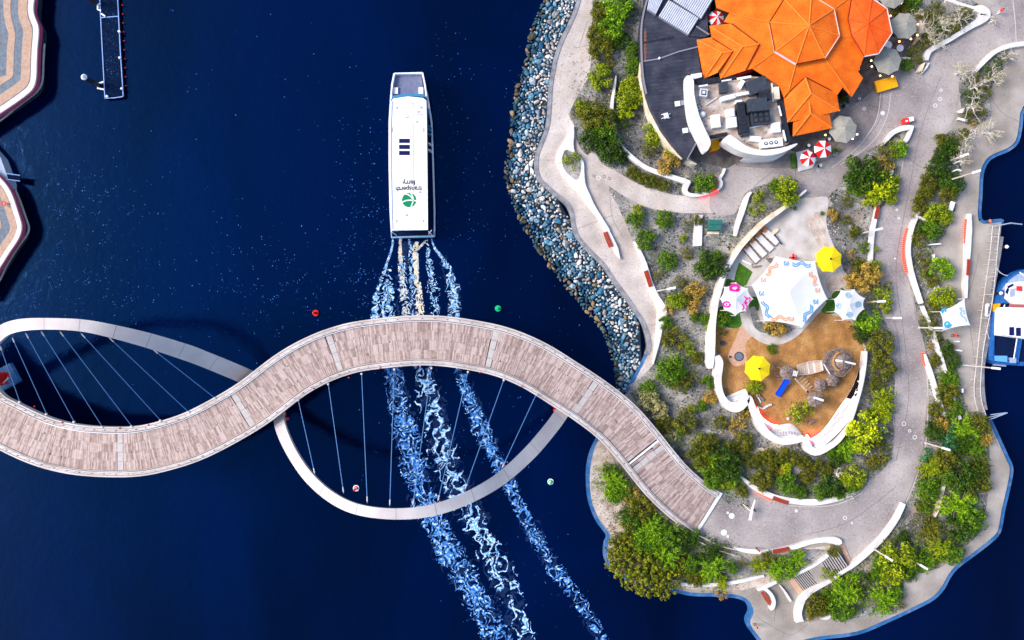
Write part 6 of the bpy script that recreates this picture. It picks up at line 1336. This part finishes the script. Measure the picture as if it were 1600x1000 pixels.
def qpile(x, y, x0, y0, lab):
    a = at(x0, y0, WZ); t = thing('guide_pile', lab, 'pile', tuple(a), group='guide piles of the quays'); MB().cyl((0, 0, -1), .22, 3.6, 10).build('shaft', M_dark, t, local=True); MB().tube([(0, 0, 2.6), (0, 0, 2.9)], [.3, .12], 10).build('cap', M_boatwhite, t, local=True)
qpile(0, 0, 1556, 388, 'white capped pile above the blue boat'); qpile(0, 0, 1547, 459, 'white capped pile beside the orange gangway')
for pts, lab in (([(1557,418),(1562,425),(1568,429),(1575,431)], 'slack mooring rope from the quay to the boat bow'), ([(1542,517),(1544,524),(1546,530)], 'mooring rope at the boat stern')):
    o = MB().tube([at(p[0], p[1], .3) for p in cr(pts, 4)], .05, 5).build('mooring_rope', M_rope); tag(o, lab, 'rope')
# ---------------------------------------------------------------- moored boat
bt = thing('moored_boat', 'blue and white workboat moored at the quay with an orange gangway', 'boat', tuple(at(1585, 500, WZ)))
hullb = [(1593,424),(1605,420),(1640,430),(1650,500),(1645,568),(1600,572),(1556,569),(1548.5,562),(1551,520),(1554,490),(1558,465),(1566,446),(1578,433)]
MB().prism([(v.x, v.y) for v in W(hullb, .2)], WZ-.5, -.1).build('hull', M_boatblue, bt)
fpoly('foredeck', [(1592,428),(1610,424),(1640,434),(1640,455),(1575,455),(1566,452),(1579,437)], -.1, .1, M_boatgrey, bt)
fpoly('well_deck', [(1562,474),(1640,474),(1640,565),(1556,565),(1555,530)], -.1, .0, M_boatdeck, bt)
fpoly('wheelhouse_front', [(1577,443),(1590,440),(1610,440),(1610,476),(1586,476),(1575,466)], .0, .9, M_boatwhite, bt)
fpoly('wheelhouse', [(1571,480),(1640,478),(1640,528),(1596,528.5),(1565,523),(1566,486)], .0, 2.2, M_boatwhite, bt)
fpoly('roof_strip', [(1579,475),(1640,477),(1640,482),(1578,480)], 2.0, 2.25, mat('faded_red', [(.40,.10,.09)]), bt)
for x, y in ((1581,517),(1591.5,518)): fpoly('roof_panel', [(x-3.6,y-6),(x+3.6,y-6),(x+3.6,y+7),(x-3.6,y+7)], 2.2, 2.27, M_panel, bt)
for pts in ([(1574,447),(1583,443),(1584,446),(1575,451)], [(1571,456),(1574,450),(1577,452),(1574,460)]): fpoly('window', pts, .9, .95, M_glass if False else M_panel, bt)
fpoly('life_raft', [(1590,447),(1597,447),(1597,455),(1590,454)], .9, 1.2, M_cred, bt); fpoly('hatch', [(1579,452),(1587,450),(1585,463),(1578,464)], .9, 1.0, M_boatgrey, bt)
for a, c, w_ in (((1554,487),(1549.5,558),5), ((1595,528),(1589,566),5), ((1549,560),(1588,567),6)): MB().ribbon([at(*a, .45), at(*c, .45)], -w_*.05, w_*.05, -.5, 0).build('bulwark', M_boatblue, bt)
for a, c in (((1554,523),(1600,529)), ((1557,499),(1566,499)), ((1570,476),(1566,488)), ((1589,529),(1584,560)), ((1556,490),(1557,523)), ((1558,489),(1573,489)), ((1593,425),(1604,434))): MB().tube([at(*a, 1.2), at(*c, 1.2)], .08, 5).build('rail', M_boatwhite, bt)
fpoly('winch_housing', [(1556,556),(1574,556),(1574,566),(1556,564)], .0, .7, mat('light_blue_box', [(.12,.36,.80)]), bt); fpoly('stern_box', [(1579,559),(1588,559),(1588,567),(1579,567)], .0, .7, M_boatgrey, bt); fpoly('swim_platform', [(1553,566),(1572,568),(1572,573),(1553,571)], -1.0, -.7, M_boatgrey, bt)
t = thing('boarding_ramp', 'small orange boarding ramp from the quay to the blue boat', 'ramp', tuple(at(1557, 472, 0)))
fpoly('ramp', [(1552,475),(1563,474),(1563,478),(1552,487)], .1, .3, M_amber, t); fpoly('landing', [(1552,475.5),(1556,475),(1556,487),(1552,488)], .3, .45, M_amber, t)
t = thing('boat_crane', 'grey mechanical arm at the gap of the quay railing', 'crane', tuple(at(1542, 481, 0)))
b = MB(); b.tube([at(1542,478,1.2), at(1541,492,1.2)], [.25, .2], 8); b.build('arm', M_zinc, t); p = at(1542, 492, .8); MB().sphere(p, .35, 8, 5).build('drum', M_zinc, t); p = at(1543, 477, .8); MB().sphere(p, .32, 8, 5).build('motor', M_boatwhite, t)

# ---------------------------------------------------------------- people
def person(x0, y0, face, top, legs, label, pose=0):
    p = at(x0, y0, 0); t = thing('person', label, 'person', (p.x, p.y, .06), face)
    J = dict(pel=(0,0,.92), che=(0,0,1.25), nek=(0,0,1.48), hed=(.02,0,1.62), hpL=(0,.1,.9), knL=(.10,.11,.50), anL=(-.02,.11,.09), toL=(.14,.12,.05), hpR=(0,-.1,.9), knR=(.02,-.11,.50), anR=(-.16,-.11,.10), toR=(-.01,-.12,.05),
             shL=(0,.19,1.42), elL=(-.05,.27,1.14), haL=(.10,.27,.92), shR=(0,-.19,1.42), elR=(.02,-.27,1.14), haR=(.20,-.24,.98))
    rad = dict(pel=.145, che=.15, nek=.055, hed=.095, hpL=.09, knL=.062, anL=.045, toL=.04, hpR=.09, knR=.062, anR=.045, toR=.04, shL=.065, elL=.045, haL=.032, shR=.065, elR=.045, haR=.032)
    E = [('pel','che'),('che','nek'),('nek','hed'),('pel','hpL'),('hpL','knL'),('knL','anL'),('anL','toL'),('pel','hpR'),('hpR','knR'),('knR','anR'),('anR','toR'),('che','shL'),('shL','elL'),('elL','haL'),('che','shR'),('shR','elR'),('elR','haR')]
    ks_ = list(J); me = bpy.data.meshes.new('body'); me.from_pydata([J[k] for k in ks_], [(ks_.index(a), ks_.index(c)) for a, c in E], [])
    o = bpy.data.objects.new('tmp', me); COL.objects.link(o); m = o.modifiers.new('s', 'SKIN')
    for i, k in enumerate(ks_): me.skin_vertices[0].data[i].radius = (rad[k],)*2
    me.skin_vertices[0].data[0].use_root = True; sb = o.modifiers.new('b', 'SUBSURF'); sb.levels = 1
    dg = bpy.context.evaluated_depsgraph_get(); m2 = bpy.data.meshes.new_from_object(o.evaluated_get(dg)); bpy.data.objects.remove(o)
    for q in (M_skin, top, legs, M_hair): m2.materials.append(q)
    for f in m2.polygons:
        c = f.center
        f.material_index = 3 if c.z < .09 else (2 if c.z < .95 else (1 if c.z < 1.46 and not (abs(c.y) > .22 and c.z < 1.12) else 0))
    addpart('body', m2, t)
    b = MB(); b.sphere((-.015, 0, 1.68), .115, 10, 6, 1.0); b.build('hair', M_hair, t, local=True)
    return t
person(1181, 856, -2.2, M_cred, M_navy, 'person in a red top standing at the white wall by the road')
person(1486, 524, .2, M_cred, M_hair, 'person in a red top standing below the four cornered sail')
person(1178, 974, -1.0, M_corange, M_navy, 'person in an orange top beside the small bottom cove')
person(1539, 347, .3, M_corange, M_hair, 'person in an orange top at the top end of the boat quay')
person(1557, 21, .4, M_cred, M_boatwhite, 'person in a red top at the top right of the road')
person(1394, 23, 1.2, M_navy, M_navy, 'person in dark clothes between two grey-green umbrellas')
# ---------------------------------------------------------------- plants
def leafmat(name, cols, rough=.55):
    m = mat(name, cols, 1.3, rough, island=True, pos=[.25,.48,.72][:len(cols)], detail=3, coords='Object', spec=.15)
    return m
LM = dict(
 g=leafmat('leaves_green', [(.012,.034,.002), (.045,.115,.003), (.15,.27,.005)]),
 d=leafmat('leaves_dark', [(.006,.018,.002), (.018,.052,.003), (.07,.13,.005)]),
 b=leafmat('leaves_bright', [(.014,.05,.001), (.08,.22,.003), (.30,.46,.006)]),
 y=leafmat('leaves_yellow_green', [(.03,.05,.002), (.13,.20,.003), (.38,.43,.006)]),
 Y=leafmat('leaves_yellow', [(.04,.08,.002), (.20,.30,.003), (.60,.62,.005)]),
 o=leafmat('leaves_olive', [(.016,.024,.002), (.065,.085,.004), (.21,.19,.008)]),
 c=leafmat('leaves_ochre', [(.08,.05,.012), (.30,.19,.03), (.55,.36,.06)]),
 m=leafmat('leaves_mangrove', [(.010,.020,.002), (.065,.085,.003), (.26,.26,.006)]),
 p=leafmat('leaves_pale', [(.05,.06,.01), (.28,.26,.08), (.68,.58,.30)]),
 t=leafmat('leaves_teal', [(.008,.05,.018), (.02,.12,.045), (.10,.28,.12)]))
def quad(b, c, n, u, L, w_):
    n = n.normalized(); u = (u-n*u.dot(n)); u = u.normalized() if u.length > 1e-4 else n.orthogonal().normalized(); v = n.cross(u)
    b.add([c-u*L*.5, c+v*w_*.5, c+u*L*.5, c-v*w_*.5], [(0, 1, 2, 3)])
def crown_round(seed, leaves=1700, clumps=26, ls=.125, hs=.62):
    r = random.Random(seed); b = MB(); cs = []
    for i in range(clumps):
        a = r.uniform(0, 6.283); d = math.sqrt(r.random())*.80; z = hs*math.sqrt(max(0, 1-d*d))*r.uniform(.55, 1.05)
        cs.append((Vector((d*math.cos(a), d*math.sin(a), z+.18)), r.uniform(.20, .36)))
    for i in range(leaves):
        c, cr_ = cs[i % clumps]; v = Vector((r.gauss(0, 1), r.gauss(0, 1), r.gauss(.35, .9))).normalized(); p = c+v*cr_*r.uniform(.55, 1.05)
        if p.z < .02: p.z = .02+r.random()*.1
        n = (v+Vector((r.uniform(-.7, .7), r.uniform(-.7, .7), r.uniform(.0, .9)))); L = ls*r.uniform(.6, 1.35)
        quad(b, p, n, Vector((r.uniform(-1, 1), r.uniform(-1, 1), r.uniform(-.4, .4))), L, L*.62)
    return b
def crown_spiky(seed, shoots=60, per=30):
    """long drooping needles on shoots that radiate from the middle"""
    r = random.Random(seed); b = MB()
    for s in range(shoots):
        a = r.uniform(0, 6.283); e = r.uniform(.15, 1.4); R_ = r.uniform(.62, 1.05); d = Vector((math.cos(a)*math.cos(e), math.sin(a)*math.cos(e), math.sin(e)*.8))
        for k in range(per):
            f = (k+1)/per; p = d*R_*f; p.z = max(.04, p.z*1.0+.25-.25*f*f)
            w_ = Vector((r.gauss(0, .5), r.gauss(0, .5), r.gauss(.1, .35)))+d*.9
            quad(b, p+w_*.06, Vector((r.uniform(-.6, .6), r.uniform(-.6, .6), 1)), w_, r.uniform(.14, .30)*(1.15-f*.4), .042)
    return b
def crown_blob(seed):
    r = random.Random(seed); b = MB(); n = 70
    for i in range(n):
        a = r.uniform(0, 6.283); d = math.sqrt(r.random())*.85; z = .6*math.sqrt(1-d*d)*r.uniform(.7, 1)+.1; c = Vector((d*math.cos(a), d*math.sin(a), z))
        for k in range(20):
            v = Vector((r.gauss(0, 1), r.gauss(0, 1), r.gauss(.5, .7))).normalized(); L = r.uniform(.07, .13); quad(b, c+v*.085, v+Vector((r.uniform(-.4, .4), r.uniform(-.4, .4), .4)), Vector((r.uniform(-1, 1), r.uniform(-1, 1), 0)), L, L*.75)
    return b
def crown_sparse(seed):
    return crown_round(seed, 620, 15, .12, .5)
PROTO = {}
def crowns(kind):
    if kind in PROTO: return PROTO[kind]
    k, shape = kind
    f = dict(r=crown_round, s=crown_spiky, m=crown_blob, x=crown_sparse)[shape]
    PROTO[kind] = [f(hash_(k)*7+i).mesh('crown', LM[k]) for i in range(3)]
    return PROTO[kind]
def hash_(k): return sum(ord(c) for c in k)
def trunk_mesh(seed, white=False, n=7, zs=.5):
    r = random.Random(seed); b = MB(); b.tube([(0, 0, -.1), (r.uniform(-.04, .04), r.uniform(-.04, .04), .22)], [.07, .05], 6)
    for i in range(n):
        a = i*6.283/n+r.uniform(-.3, .3); R_ = r.uniform(.45, .8); b.tube([(0, 0, .18), (math.cos(a)*R_*.5, math.sin(a)*R_*.5, .34), (math.cos(a+.2)*R_, math.sin(a+.2)*R_, zs)], [.035, .022, .01], 4)
    return b
TR = [trunk_mesh(i).mesh('trunk', M_trunk) for i in range(4)]
LAND = [('the green utility cabinet',1117,351),('the teardrop planter',890,255),('the hooked white wall',1078,297),('the upper red seat',950,374),('the lower red seat',1013,435),('the charcoal roof',1018,150),('the yellow sand umbrella',1184,576),('the yellow cafe umbrella',1294,405),('the biggest shade sail',1233,456),('the magenta printed sail',1150,467),('the spiral printed sail',1327,476),('the quay shade sail',1494,494),('the blue slide',1222,606),('the bridge landing',1110,805),('the forked post',1174,798),('the long bottom seat wall',1272,785),('the road bend wall',1400,815),('the upper stairs',1305,882),('the lower stairs',1260,908),('the bottom cove',1172,955),('the gravel spit',940,740),('the lone road lamp',1446,692),('the triangular gangway',1550,650),('the tall quay lamp',1502,570),('the road wall spur',1442,342),('the free-standing quay wall',1515,360),('the cool box cart',1421,188),('the playground gate',1254,302),('the leaf shaped wall',1158,335),('the round trampoline',1154,557),('the playground tip',1266,703),('the play fort',1290,590),('the curved cove seat',1198,935),('the weathered hidden wall',1472,772),('the amber cloth table',1384,131),('the bottom right shore',1500,888),('the sand bulge wall',1145,636),('the wall right of the playground',1364,370),('the rounded lower bridge rail',1010,780),('the promenade top',915,10)]
SHAPE = dict(g='round green shrub', d='dark green shrub', b='bright green feathery shrub', y='yellow-green shrub', Y='bright yellow shrub', o='olive shrub', c='ochre tipped shrub', m='dense mangrove-like shrub', p='pale flowering shrub', t='teal leaved shrub')
GRP = dict(g='round green shrubs', d='dark shrubs', b='feathery shrubs', y='yellow-green shrubs', Y='yellow shrubs', o='olive shrubs', c='ochre shrubs', m='dense shore shrubs', p='pale flowering shrubs', t='teal shrubs')
used = {}
def where(x, y):
    L = sorted(LAND, key=lambda q: (q[1]-x)**2+(q[2]-y)**2)
    outs = []
    for q in L[:6]:
        dx, dy = x-q[1], y-q[2]; d = math.hypot(dx, dy)
        dist = 'right beside' if d < 22 else ''
        h = 'right' if dx > 0 else 'left'; v = 'below' if dy > 0 else 'above'
        if abs(dx) > 2.2*abs(dy): w_ = h+' of'
        elif abs(dy) > 2.2*abs(dx): w_ = v
        else: w_ = v+' and '+h+' of'
        outs.append(w_+' '+q[0])
    return outs
PL = """1452 30 12 o x;1470 50 12 d x;1490 38 12 o x;1508 22 10 o x;1445 62 12 o x;1430 85 12 o x;1462 15 12 o x;1530 128 12 o x;1548 112 10 d x;1518 150 12 d x;1530 172 11 o x;1510 180 9 o x;1560 98 8 d x;1540 145 9 o x;938 20 14 o r;962 14 20 b r;956 45 16 b r;936 50 15 o r;940 73 17 o r;968 60 12 d r;988 76 9 g r;985 104 13 g r;937 119 17 y r;950 100 10 o x;984 134 12 y r;984 152 16 y r;978 172 11 Y r;925 178 18 o r;944 188 17 o r;910 172 11 y r;946 206 16 g r;925 216 15 d r;950 230 18 d r;966 245 12 d r;975 190 9 d x;1022 210 16 y r;1016 234 12 o x;1051 240 12 y r;1046 256 15 c r;1100 283 17 g r;893 250 13 y x;988 270 9 o r;1000 277 10 o r;1012 281 10 o r;1024 285 9 o r;1037 290 9 o r;
998 330 9 y r;992 345 11 g r;1038 343 13 g r;1010 374 14 g r;1043 407 14 g r;1067 372 6 y r;1073 352 7 o x;1112 412 22 d r;1122 402 11 b s;1055 470 14 y r;1070 466 10 o r;1088 452 15 c r;1085 478 11 c r;1045 486 9 c x;1054 528 17 o x;1078 540 13 y x;1083 497 7 g r;1101 497 9 g r;1107 510 8 y x;1046 580 20 g r;1058 572 16 b s;1064 598 14 o r;1013 609 13 g r;1108 598 10 g r;1111 620 11 c r;1015 628 15 p r;1030 640 14 p r;1036 662 13 o r;1048 682 9 p r;1072 658 17 o r;1062 680 9 b x;1095 710 20 o r;1108 722 22 b s;1132 728 24 d r;1142 742 20 b s;1118 745 16 g r;1140 752 10 y r;1128 752 8 Y r;1156 650 14 c x;1150 668 12 c x;1164 642 10 o x;1166 688 11 o r;1174 722 10 o r;1190 718 10 o r;1205 714 11 o r;1222 712 11 o r;1240 716 11 o r;1256 722 10 o r;1276 728 9 o r;1292 734 9 o r;1193 751 16 o r;1234 754 17 g r;1228 732 9 Y r;1222 738 8 c r;1160 768 8 o r;1157 763 6 o x;1283 768 12 g r;1300 760 17 d r;1312 772 8 b r;1334 748 17 y r;1334 762 12 g r;1322 703 18 b s;1300 708 10 g r;1312 688 8 y x;1350 676 27 Y r;1378 712 15 o x;1365 725 10 o x;1310 720 10 d r;
1382 630 22 y s;1378 648 12 Y r;1379 575 18 o r;1378 536 20 o r;1357 500 18 b r;1342 522 13 d r;1380 465 18 y x;1386 478 10 y r;1352 432 20 c r;1366 420 12 y r;1332 438 12 c r;1386 448 8 o x;1336 362 9 o r;1350 386 9 g x;1330 398 7 c x;1350 268 26 d r;1338 290 14 g r;1386 238 17 o x;1402 234 13 b r;1378 262 16 c x;1376 292 22 Y r;1392 305 12 y r;1362 312 13 Y r;1396 285 10 y r;1230 298 20 y r;1212 290 10 g r;1183 305 10 y x;1184 325 12 y x;1300 336 8 c r;1243 325 3 g r;1285 333 3 g r;
1214 514 15 c r;1202 515 7 d r;1206 545 7 g r;1180 604 14 y s;1244 640 21 y x;1130 500 11 g r;1130 520 6 d x;
1483 228 13 d r;1472 218 10 o r;1470 238 13 d r;1464 262 14 d r;1476 280 12 d r;1490 288 14 d r;1450 284 12 o r;1445 302 12 o r;1436 322 11 o r;1432 340 7 o x;1482 300 12 o r;1466 332 17 y r;1478 342 10 y r;1457 362 15 g r;1438 372 12 o x;1444 358 9 d r;1472 420 17 b r;1450 420 13 o x;1458 438 9 o r;1476 466 18 y r;1462 474 12 o x;1452 500 11 o x;1460 522 11 o x;1478 545 11 d r;1488 562 12 d r;1462 563 9 o r;1455 542 7 c x;1484 592 19 g s;1480 612 16 o r;1476 636 14 o x;1470 664 10 c r;1484 670 8 t r;1483 690 11 t r;1458 672 13 d r;1508 672 22 b s;1528 664 16 o r;1500 690 16 d r;1524 702 20 g s;1538 686 10 c r;1534 726 15 o s;1450 712 10 t x;1476 722 16 o r;1456 732 17 y s;1505 740 22 d r;1526 752 18 o r;1452 766 16 g r;1447 772 8 c r;1499 792 27 b s;1518 814 18 g r;1500 822 18 d r;1446 792 11 g x;1454 826 20 o s;1472 856 20 y s;1488 862 16 g r;1400 868 26 y r;1382 880 15 g r;1430 878 22 g s;1450 878 13 b s;1396 902 16 y r;1418 896 12 d r;1322 924 27 b s;1316 948 20 g r;1332 906 14 b s;1382 940 22 b s;1398 928 12 g r;1276 948 18 o r;1270 964 9 c x;1350 905 10 d x;1410 842 9 d r;
960 752 20 b s;975 772 16 g s;952 734 10 g r;988 778 13 c x;1000 796 18 o r;984 806 14 d r;982 830 14 o r;1018 822 20 b s;1045 838 22 g s;1025 845 16 b r;1065 848 17 d r;1005 850 16 g r;968 862 20 m m;985 880 26 m m;1010 895 28 m m;1040 905 22 m m;958 880 12 m m;1035 925 12 m m;1060 885 14 m m;972 850 14 m m;995 862 16 m m;1025 880 20 m m;985 905 14 m m;1012 918 16 m m;1048 890 16 m m;990 815 14 g r;1000 840 14 b r;958 770 12 b r;1038 868 24 b s;1082 842 12 g r;1108 862 14 d r;1130 862 10 o x;1114 888 22 b s;1100 902 12 y s;1128 908 12 y s;1128 928 8 c x;1160 880 8 o x;1186 886 14 y s;1215 888 20 b s;1200 872 10 o r;1245 876 19 b s;1232 892 12 b r;1304 862 9 o r;1292 896 10 y x;1306 900 9 o x;1220 902 9 y x;1416 102 10 g r;1406 12 14 o r;1425 4 13 g r;1440 20 9 o x;1318 158 9 d r;1305 234 7 g x;1241 250 5 g x;1520 192 6 c x;1506 210 8 o r;1165 703 9 o r;1090 660 6 o x;1092 682 7 y x;1045 530 9 o r;1090 345 8 o r;1075 395 9 o x;1030 430 8 o x;1062 440 9 o x;1040 505 9 g r;1090 560 9 o r;1085 590 10 o x;1095 635 9 g r;1125 660 10 o r;1110 690 11 o r;1080 640 9 y x;1145 700 9 o r;1210 735 9 o r;1262 745 11 o r;1250 770 9 g r;1325 315 9 o x;1320 345 8 o x;1340 415 10 o r;1370 390 6 y x;1368 600 10 o r;1362 650 10 g r;1370 690 9 o r;1440 400 8 o x;1428 370 7 o x;1462 640 10 o r;1490 640 12 g r;1520 740 12 g r;1478 745 12 g r;1440 790 9 o x;1340 925 10 o r;1365 900 10 g r;1300 930 12 g r;1295 950 9 o r;1405 945 9 o x;1145 885 10 g r;1075 880 12 g r;1085 905 10 o r"""
rt = random.Random(21); n_pl = 0
for rec in PL.replace('\n', '').split(';'):
    if not rec.strip(): continue
    x, y, r, k, sh = rec.split(); x, y, r = float(x), float(y), float(r)
    zc = min(2.6, r*.1*.7); zc += .0 if r < 15 else .3
    top = .5 if r < 9 else .9 if r < 15 else 1.5
    p = at(x, y, top); size = 'tiny' if r < 8 else 'small' if r < 11.5 else 'medium' if r < 16 else 'large' if r < 22 else 'very large'
    base = size+' '+('sparse ' if sh == 'x' else '')+(SHAPE[k].replace('shrub', 'spiky shrub') if sh == 's' and k != 'b' else SHAPE[k])
    ws = where(x, y); lab = None
    for a in ws:
        c = base+' '+a
        if c not in used: lab = c; break
    if lab is None:
        for a in ws:
            for a2 in ws:
                c = base+' '+a+', '+a2
                if a != a2 and c not in used and len(c.split()) <= 16: lab = c; break
            if lab: break
    lab = lab or base+' near '+ws[0]; used[lab] = 1
    t = thing('shrub' if r < 19 else 'tree', lab, 'shrub' if r < 19 else 'tree', (p.x, p.y, .07 if not inside(x, y, PLAY) else .12), rt.uniform(0, 6.283), GRP[k])
    R_ = r*.1*(H-top)/H*(1.42 if (x > 1420 and y > 640) or (x < 1140 and y > 740) or x < 990 and y < 250 else 1.30)
    o = addpart('crown', rt.choice(crowns((k, sh))), t); hz = 1.15 if r < 12 else 1.0
    o.scale = (R_*rt.uniform(.92, 1.08), R_*rt.uniform(.92, 1.08), R_*hz); 
    if r >= 8:
        o2 = addpart('trunk', rt.choice(TR), t); o2.scale = (R_, R_, R_*1.1)
    n_pl += 1
# ---------------------------------------------------------------- bare pale trees at the top right
def bare_tree(x, y, rpx, seed, label, n=9, h=3.0, lean=(0, 0), tw=2):
    r = random.Random(seed); p = at(x, y, h*.5); t = thing('bare_tree', label, 'bare tree', (p.x, p.y, .07), group='bare pale barked trees'); R_ = rpx*.1
    MB().tube([(0, 0, -.1), (lean[0]*.3, lean[1]*.3, h*.35)], [.16, .11], 7).build('trunk', M_bare, t, local=True)
    b = MB(); tips = []
    def limb(p0, d, L, rad, lev):
        P = [p0]; q = p0.copy(); dd = d.copy()
        for k in range(4):
            dd = (dd+Vector((r.uniform(-.55, .55), r.uniform(-.55, .55), r.uniform(-.12, .16)))).normalized(); q = q+dd*L/4; P.append(q.copy())
        b.tube(P, [rad*(1-.18*k) for k in range(5)], 4)
        if lev > 0:
            for k in (1, 2, 3, 4):
                if r.random() < .85:
                    a = Vector((r.uniform(-1, 1), r.uniform(-1, 1), r.uniform(-.1, .5)))+dd*.7; limb(P[k], a.normalized(), L*.55, rad*.55, lev-1)
        else: tips.append(P[-1])
    for i in range(n):
        a = i*6.283/n+r.uniform(-.3, .3); limb(Vector((lean[0]*.3, lean[1]*.3, h*.3)), Vector((math.cos(a)+lean[0], math.sin(a)+lean[1], .45)).normalized(), R_*r.uniform(.5, .9), .075, tw)
    b.build('branches', M_bare, t, local=True)
    b = MB()
    for q in tips:
        for k in range(3): quad(b, q+Vector((r.uniform(-.2, .2), r.uniform(-.2, .2), r.uniform(-.1, .1))), Vector((r.uniform(-.5, .5), r.uniform(-.5, .5), 1)), Vector((r.uniform(-1, 1), r.uniform(-1, 1), 0)), .16, .09)
    b.build('leaves', LM['o'] if seed % 2 else LM['p'], t, local=True)
for i, (x, y, r, lean, lab) in enumerate(((1450,45,24,(0,0),'bare pale tree filling the left of the hooked wall garden'),(1475,35,24,(0,0),'bare pale tree in the middle of the hooked wall garden'),(1500,28,22,(.2,.1),'bare pale tree at the right of the hooked wall garden'),(1462,62,20,(0,0),'bare pale tree near the lower end of the hooked wall'),(1428,22,15,(0,0),'small bare pale tree right of the grey-green umbrella'),
    (1502,112,20,(0,.2),'bare pale tree at the lower end of the arched wall'),(1525,135,24,(.3,0),'bare pale tree in the middle of the top right bed'),(1553,122,20,(.4,.2),'bare pale tree at the right of the top right bed'),(1520,165,24,(.3,.1),'bare pale tree above the white slab bench end'),(1545,205,22,(.3,0),'wide bare pale tree over the beige path near the water'),(1515,215,22,(-.2,-.2),'bare pale tree left of the blue S-shaped ledge'),(1505,245,20,(0,-.3),'bare pale tree beside the dark hedge of the right garden'),(1575,88,14,(.3,0),'small bare pale tree right of the arched wall'),(1555,30,10,(0,0),'small bare pale bush beside the person in red'),(1330,775,9,(0,0),'small bare white bush at the end of the bottom wall'),(1310,742,12,(0,0),'small bare white bush in the central garden above the bottom wall'))):
    bare_tree(x, y, r, 31+i, lab, n=8 if r > 15 else 6, lean=lean, tw=2 if r > 12 else 1)
# low growth filling the ground between and under the shrubs
b = {k: MB() for k in 'gobd'}; ru = random.Random(5)
for rec in PL.replace('\n', '').split(';'):
    if not rec.strip(): continue
    x, y, r, k, sh = rec.split(); x, y, r = float(x), float(y), float(r); k = k if k in b else 'o'
    if r < 8 or inside(x, y, PLAY): continue
    for _ in range(int(r*r*(3.6 if (x > 1420 and y > 200) or x < 990 or y > 690 else 1.7))):
        px_, py_ = ru.gauss(x, r*.95), ru.gauss(y, r*.95)
        if not any(inside(px_, py_, q) for q in BEDS.values()) and not (x < 1140 and y > 740 and inside(px_, py_, inn)): continue
        if inside(px_, py_, PLAY) or noise.noise(Vector((px_*.06, py_*.06, 3))) < -.15: continue
        p = at(px_, py_, .1+ru.random()*.22); quad(b[k], p, Vector((ru.uniform(-.8, .8), ru.uniform(-.8, .8), 1)), Vector((ru.uniform(-1, 1), ru.uniform(-1, 1), 0)), ru.uniform(.12, .24), ru.uniform(.07, .14))
for k, nm in dict(g='green', o='olive', b='bright green', d='dark green').items():
    o = b[k].build('low_growth', LM[k]); tag(o, nm+' low growth spreading over the beds under the shrubs', 'ground cover', kind='stuff')
# ---------------------------------------------------------------- ground tufts (uncountable)
b = MB(); rg = random.Random(77)
polys = [BEDS['A'], BEDS['B'], BEDS['D'], BEDS['W'], BEDS['V']]; cnt = 0
def tuft(b, x, y, s, z=.08):
    p = at(x, y, z)
    for k in range(5):
        a = rg.uniform(0, 6.283); e = rg.uniform(.3, 1.2); d = Vector((math.cos(a)*math.cos(e), math.sin(a)*math.cos(e), math.sin(e)))
        quad(b, p+d*s*.5, Vector((d.y, -d.x, rg.uniform(.2, .8))), d, s*1.3, s*.55)
while cnt < 5200:
    x, y = rg.uniform(900, 1560), rg.uniform(0, 975)
    if noise.noise(Vector((x*.03, y*.03, 4))) < rg.uniform(-.5, .12): continue
    if inside(x, y, PLAY) or not any(inside(x, y, q) for q in polys): cnt += .02; continue
    tuft(b, x, y, rg.choice((.10, .13, .17, .26))); cnt += 1
o = b.build('ground_tufts', M_tuft); tag(o, 'small dark tufts dotted all over the garden gravel', 'ground cover', kind='stuff')
b = MB(); cnt = 0
while cnt < 420:
    x, y = rg.uniform(918, 990), rg.uniform(690, 870)
    if inside(x, y, [(955,770),(990,800),(990,860),(955,838),(925,783),(930,720)]) : tuft(b, x, y, .13, .08)
    cnt += 1
for _ in range(160): tuft(b, rg.gauss(920, 18), rg.gauss(130, 30), .12)
o = b.build('gravel_tufts', LM['o']); tag(o, 'sparse little olive tufts on the gravel spit and promenade edge', 'ground cover', kind='stuff')
b = MB(); cnt = 0
while cnt < 2600:
    x, y = rg.uniform(900, 1560), rg.uniform(0, 975); cnt += .25
    if inside(x, y, PLAY) or not any(inside(x, y, q) for q in polys): continue
    if noise.noise(Vector((x*.022, y*.022, 14))) < .12: continue
    p = at(x, y, .08); s = rg.uniform(.06, .2); b.box((p.x, p.y, .08+s*.2), (s*1.2, s, s*.6), rg.random()*3, .6)
o = b.build('garden_pebbles', M_gravel); tag(o, 'pale pebbles scattered over the planting beds', 'pebbles', kind='stuff')
for l, names in LABELS.items():
    if len(names) > 1 and not l.endswith(('promenade', 'seawall', 'planter', 'seat', 'bridge')) : print('DUP', l, names[:4])
for l in LABELS:
    if not 4 <= len(l.split()) <= 16: print('LEN', l)
print('plants', n_pl, 'objects', len(bpy.data.objects))
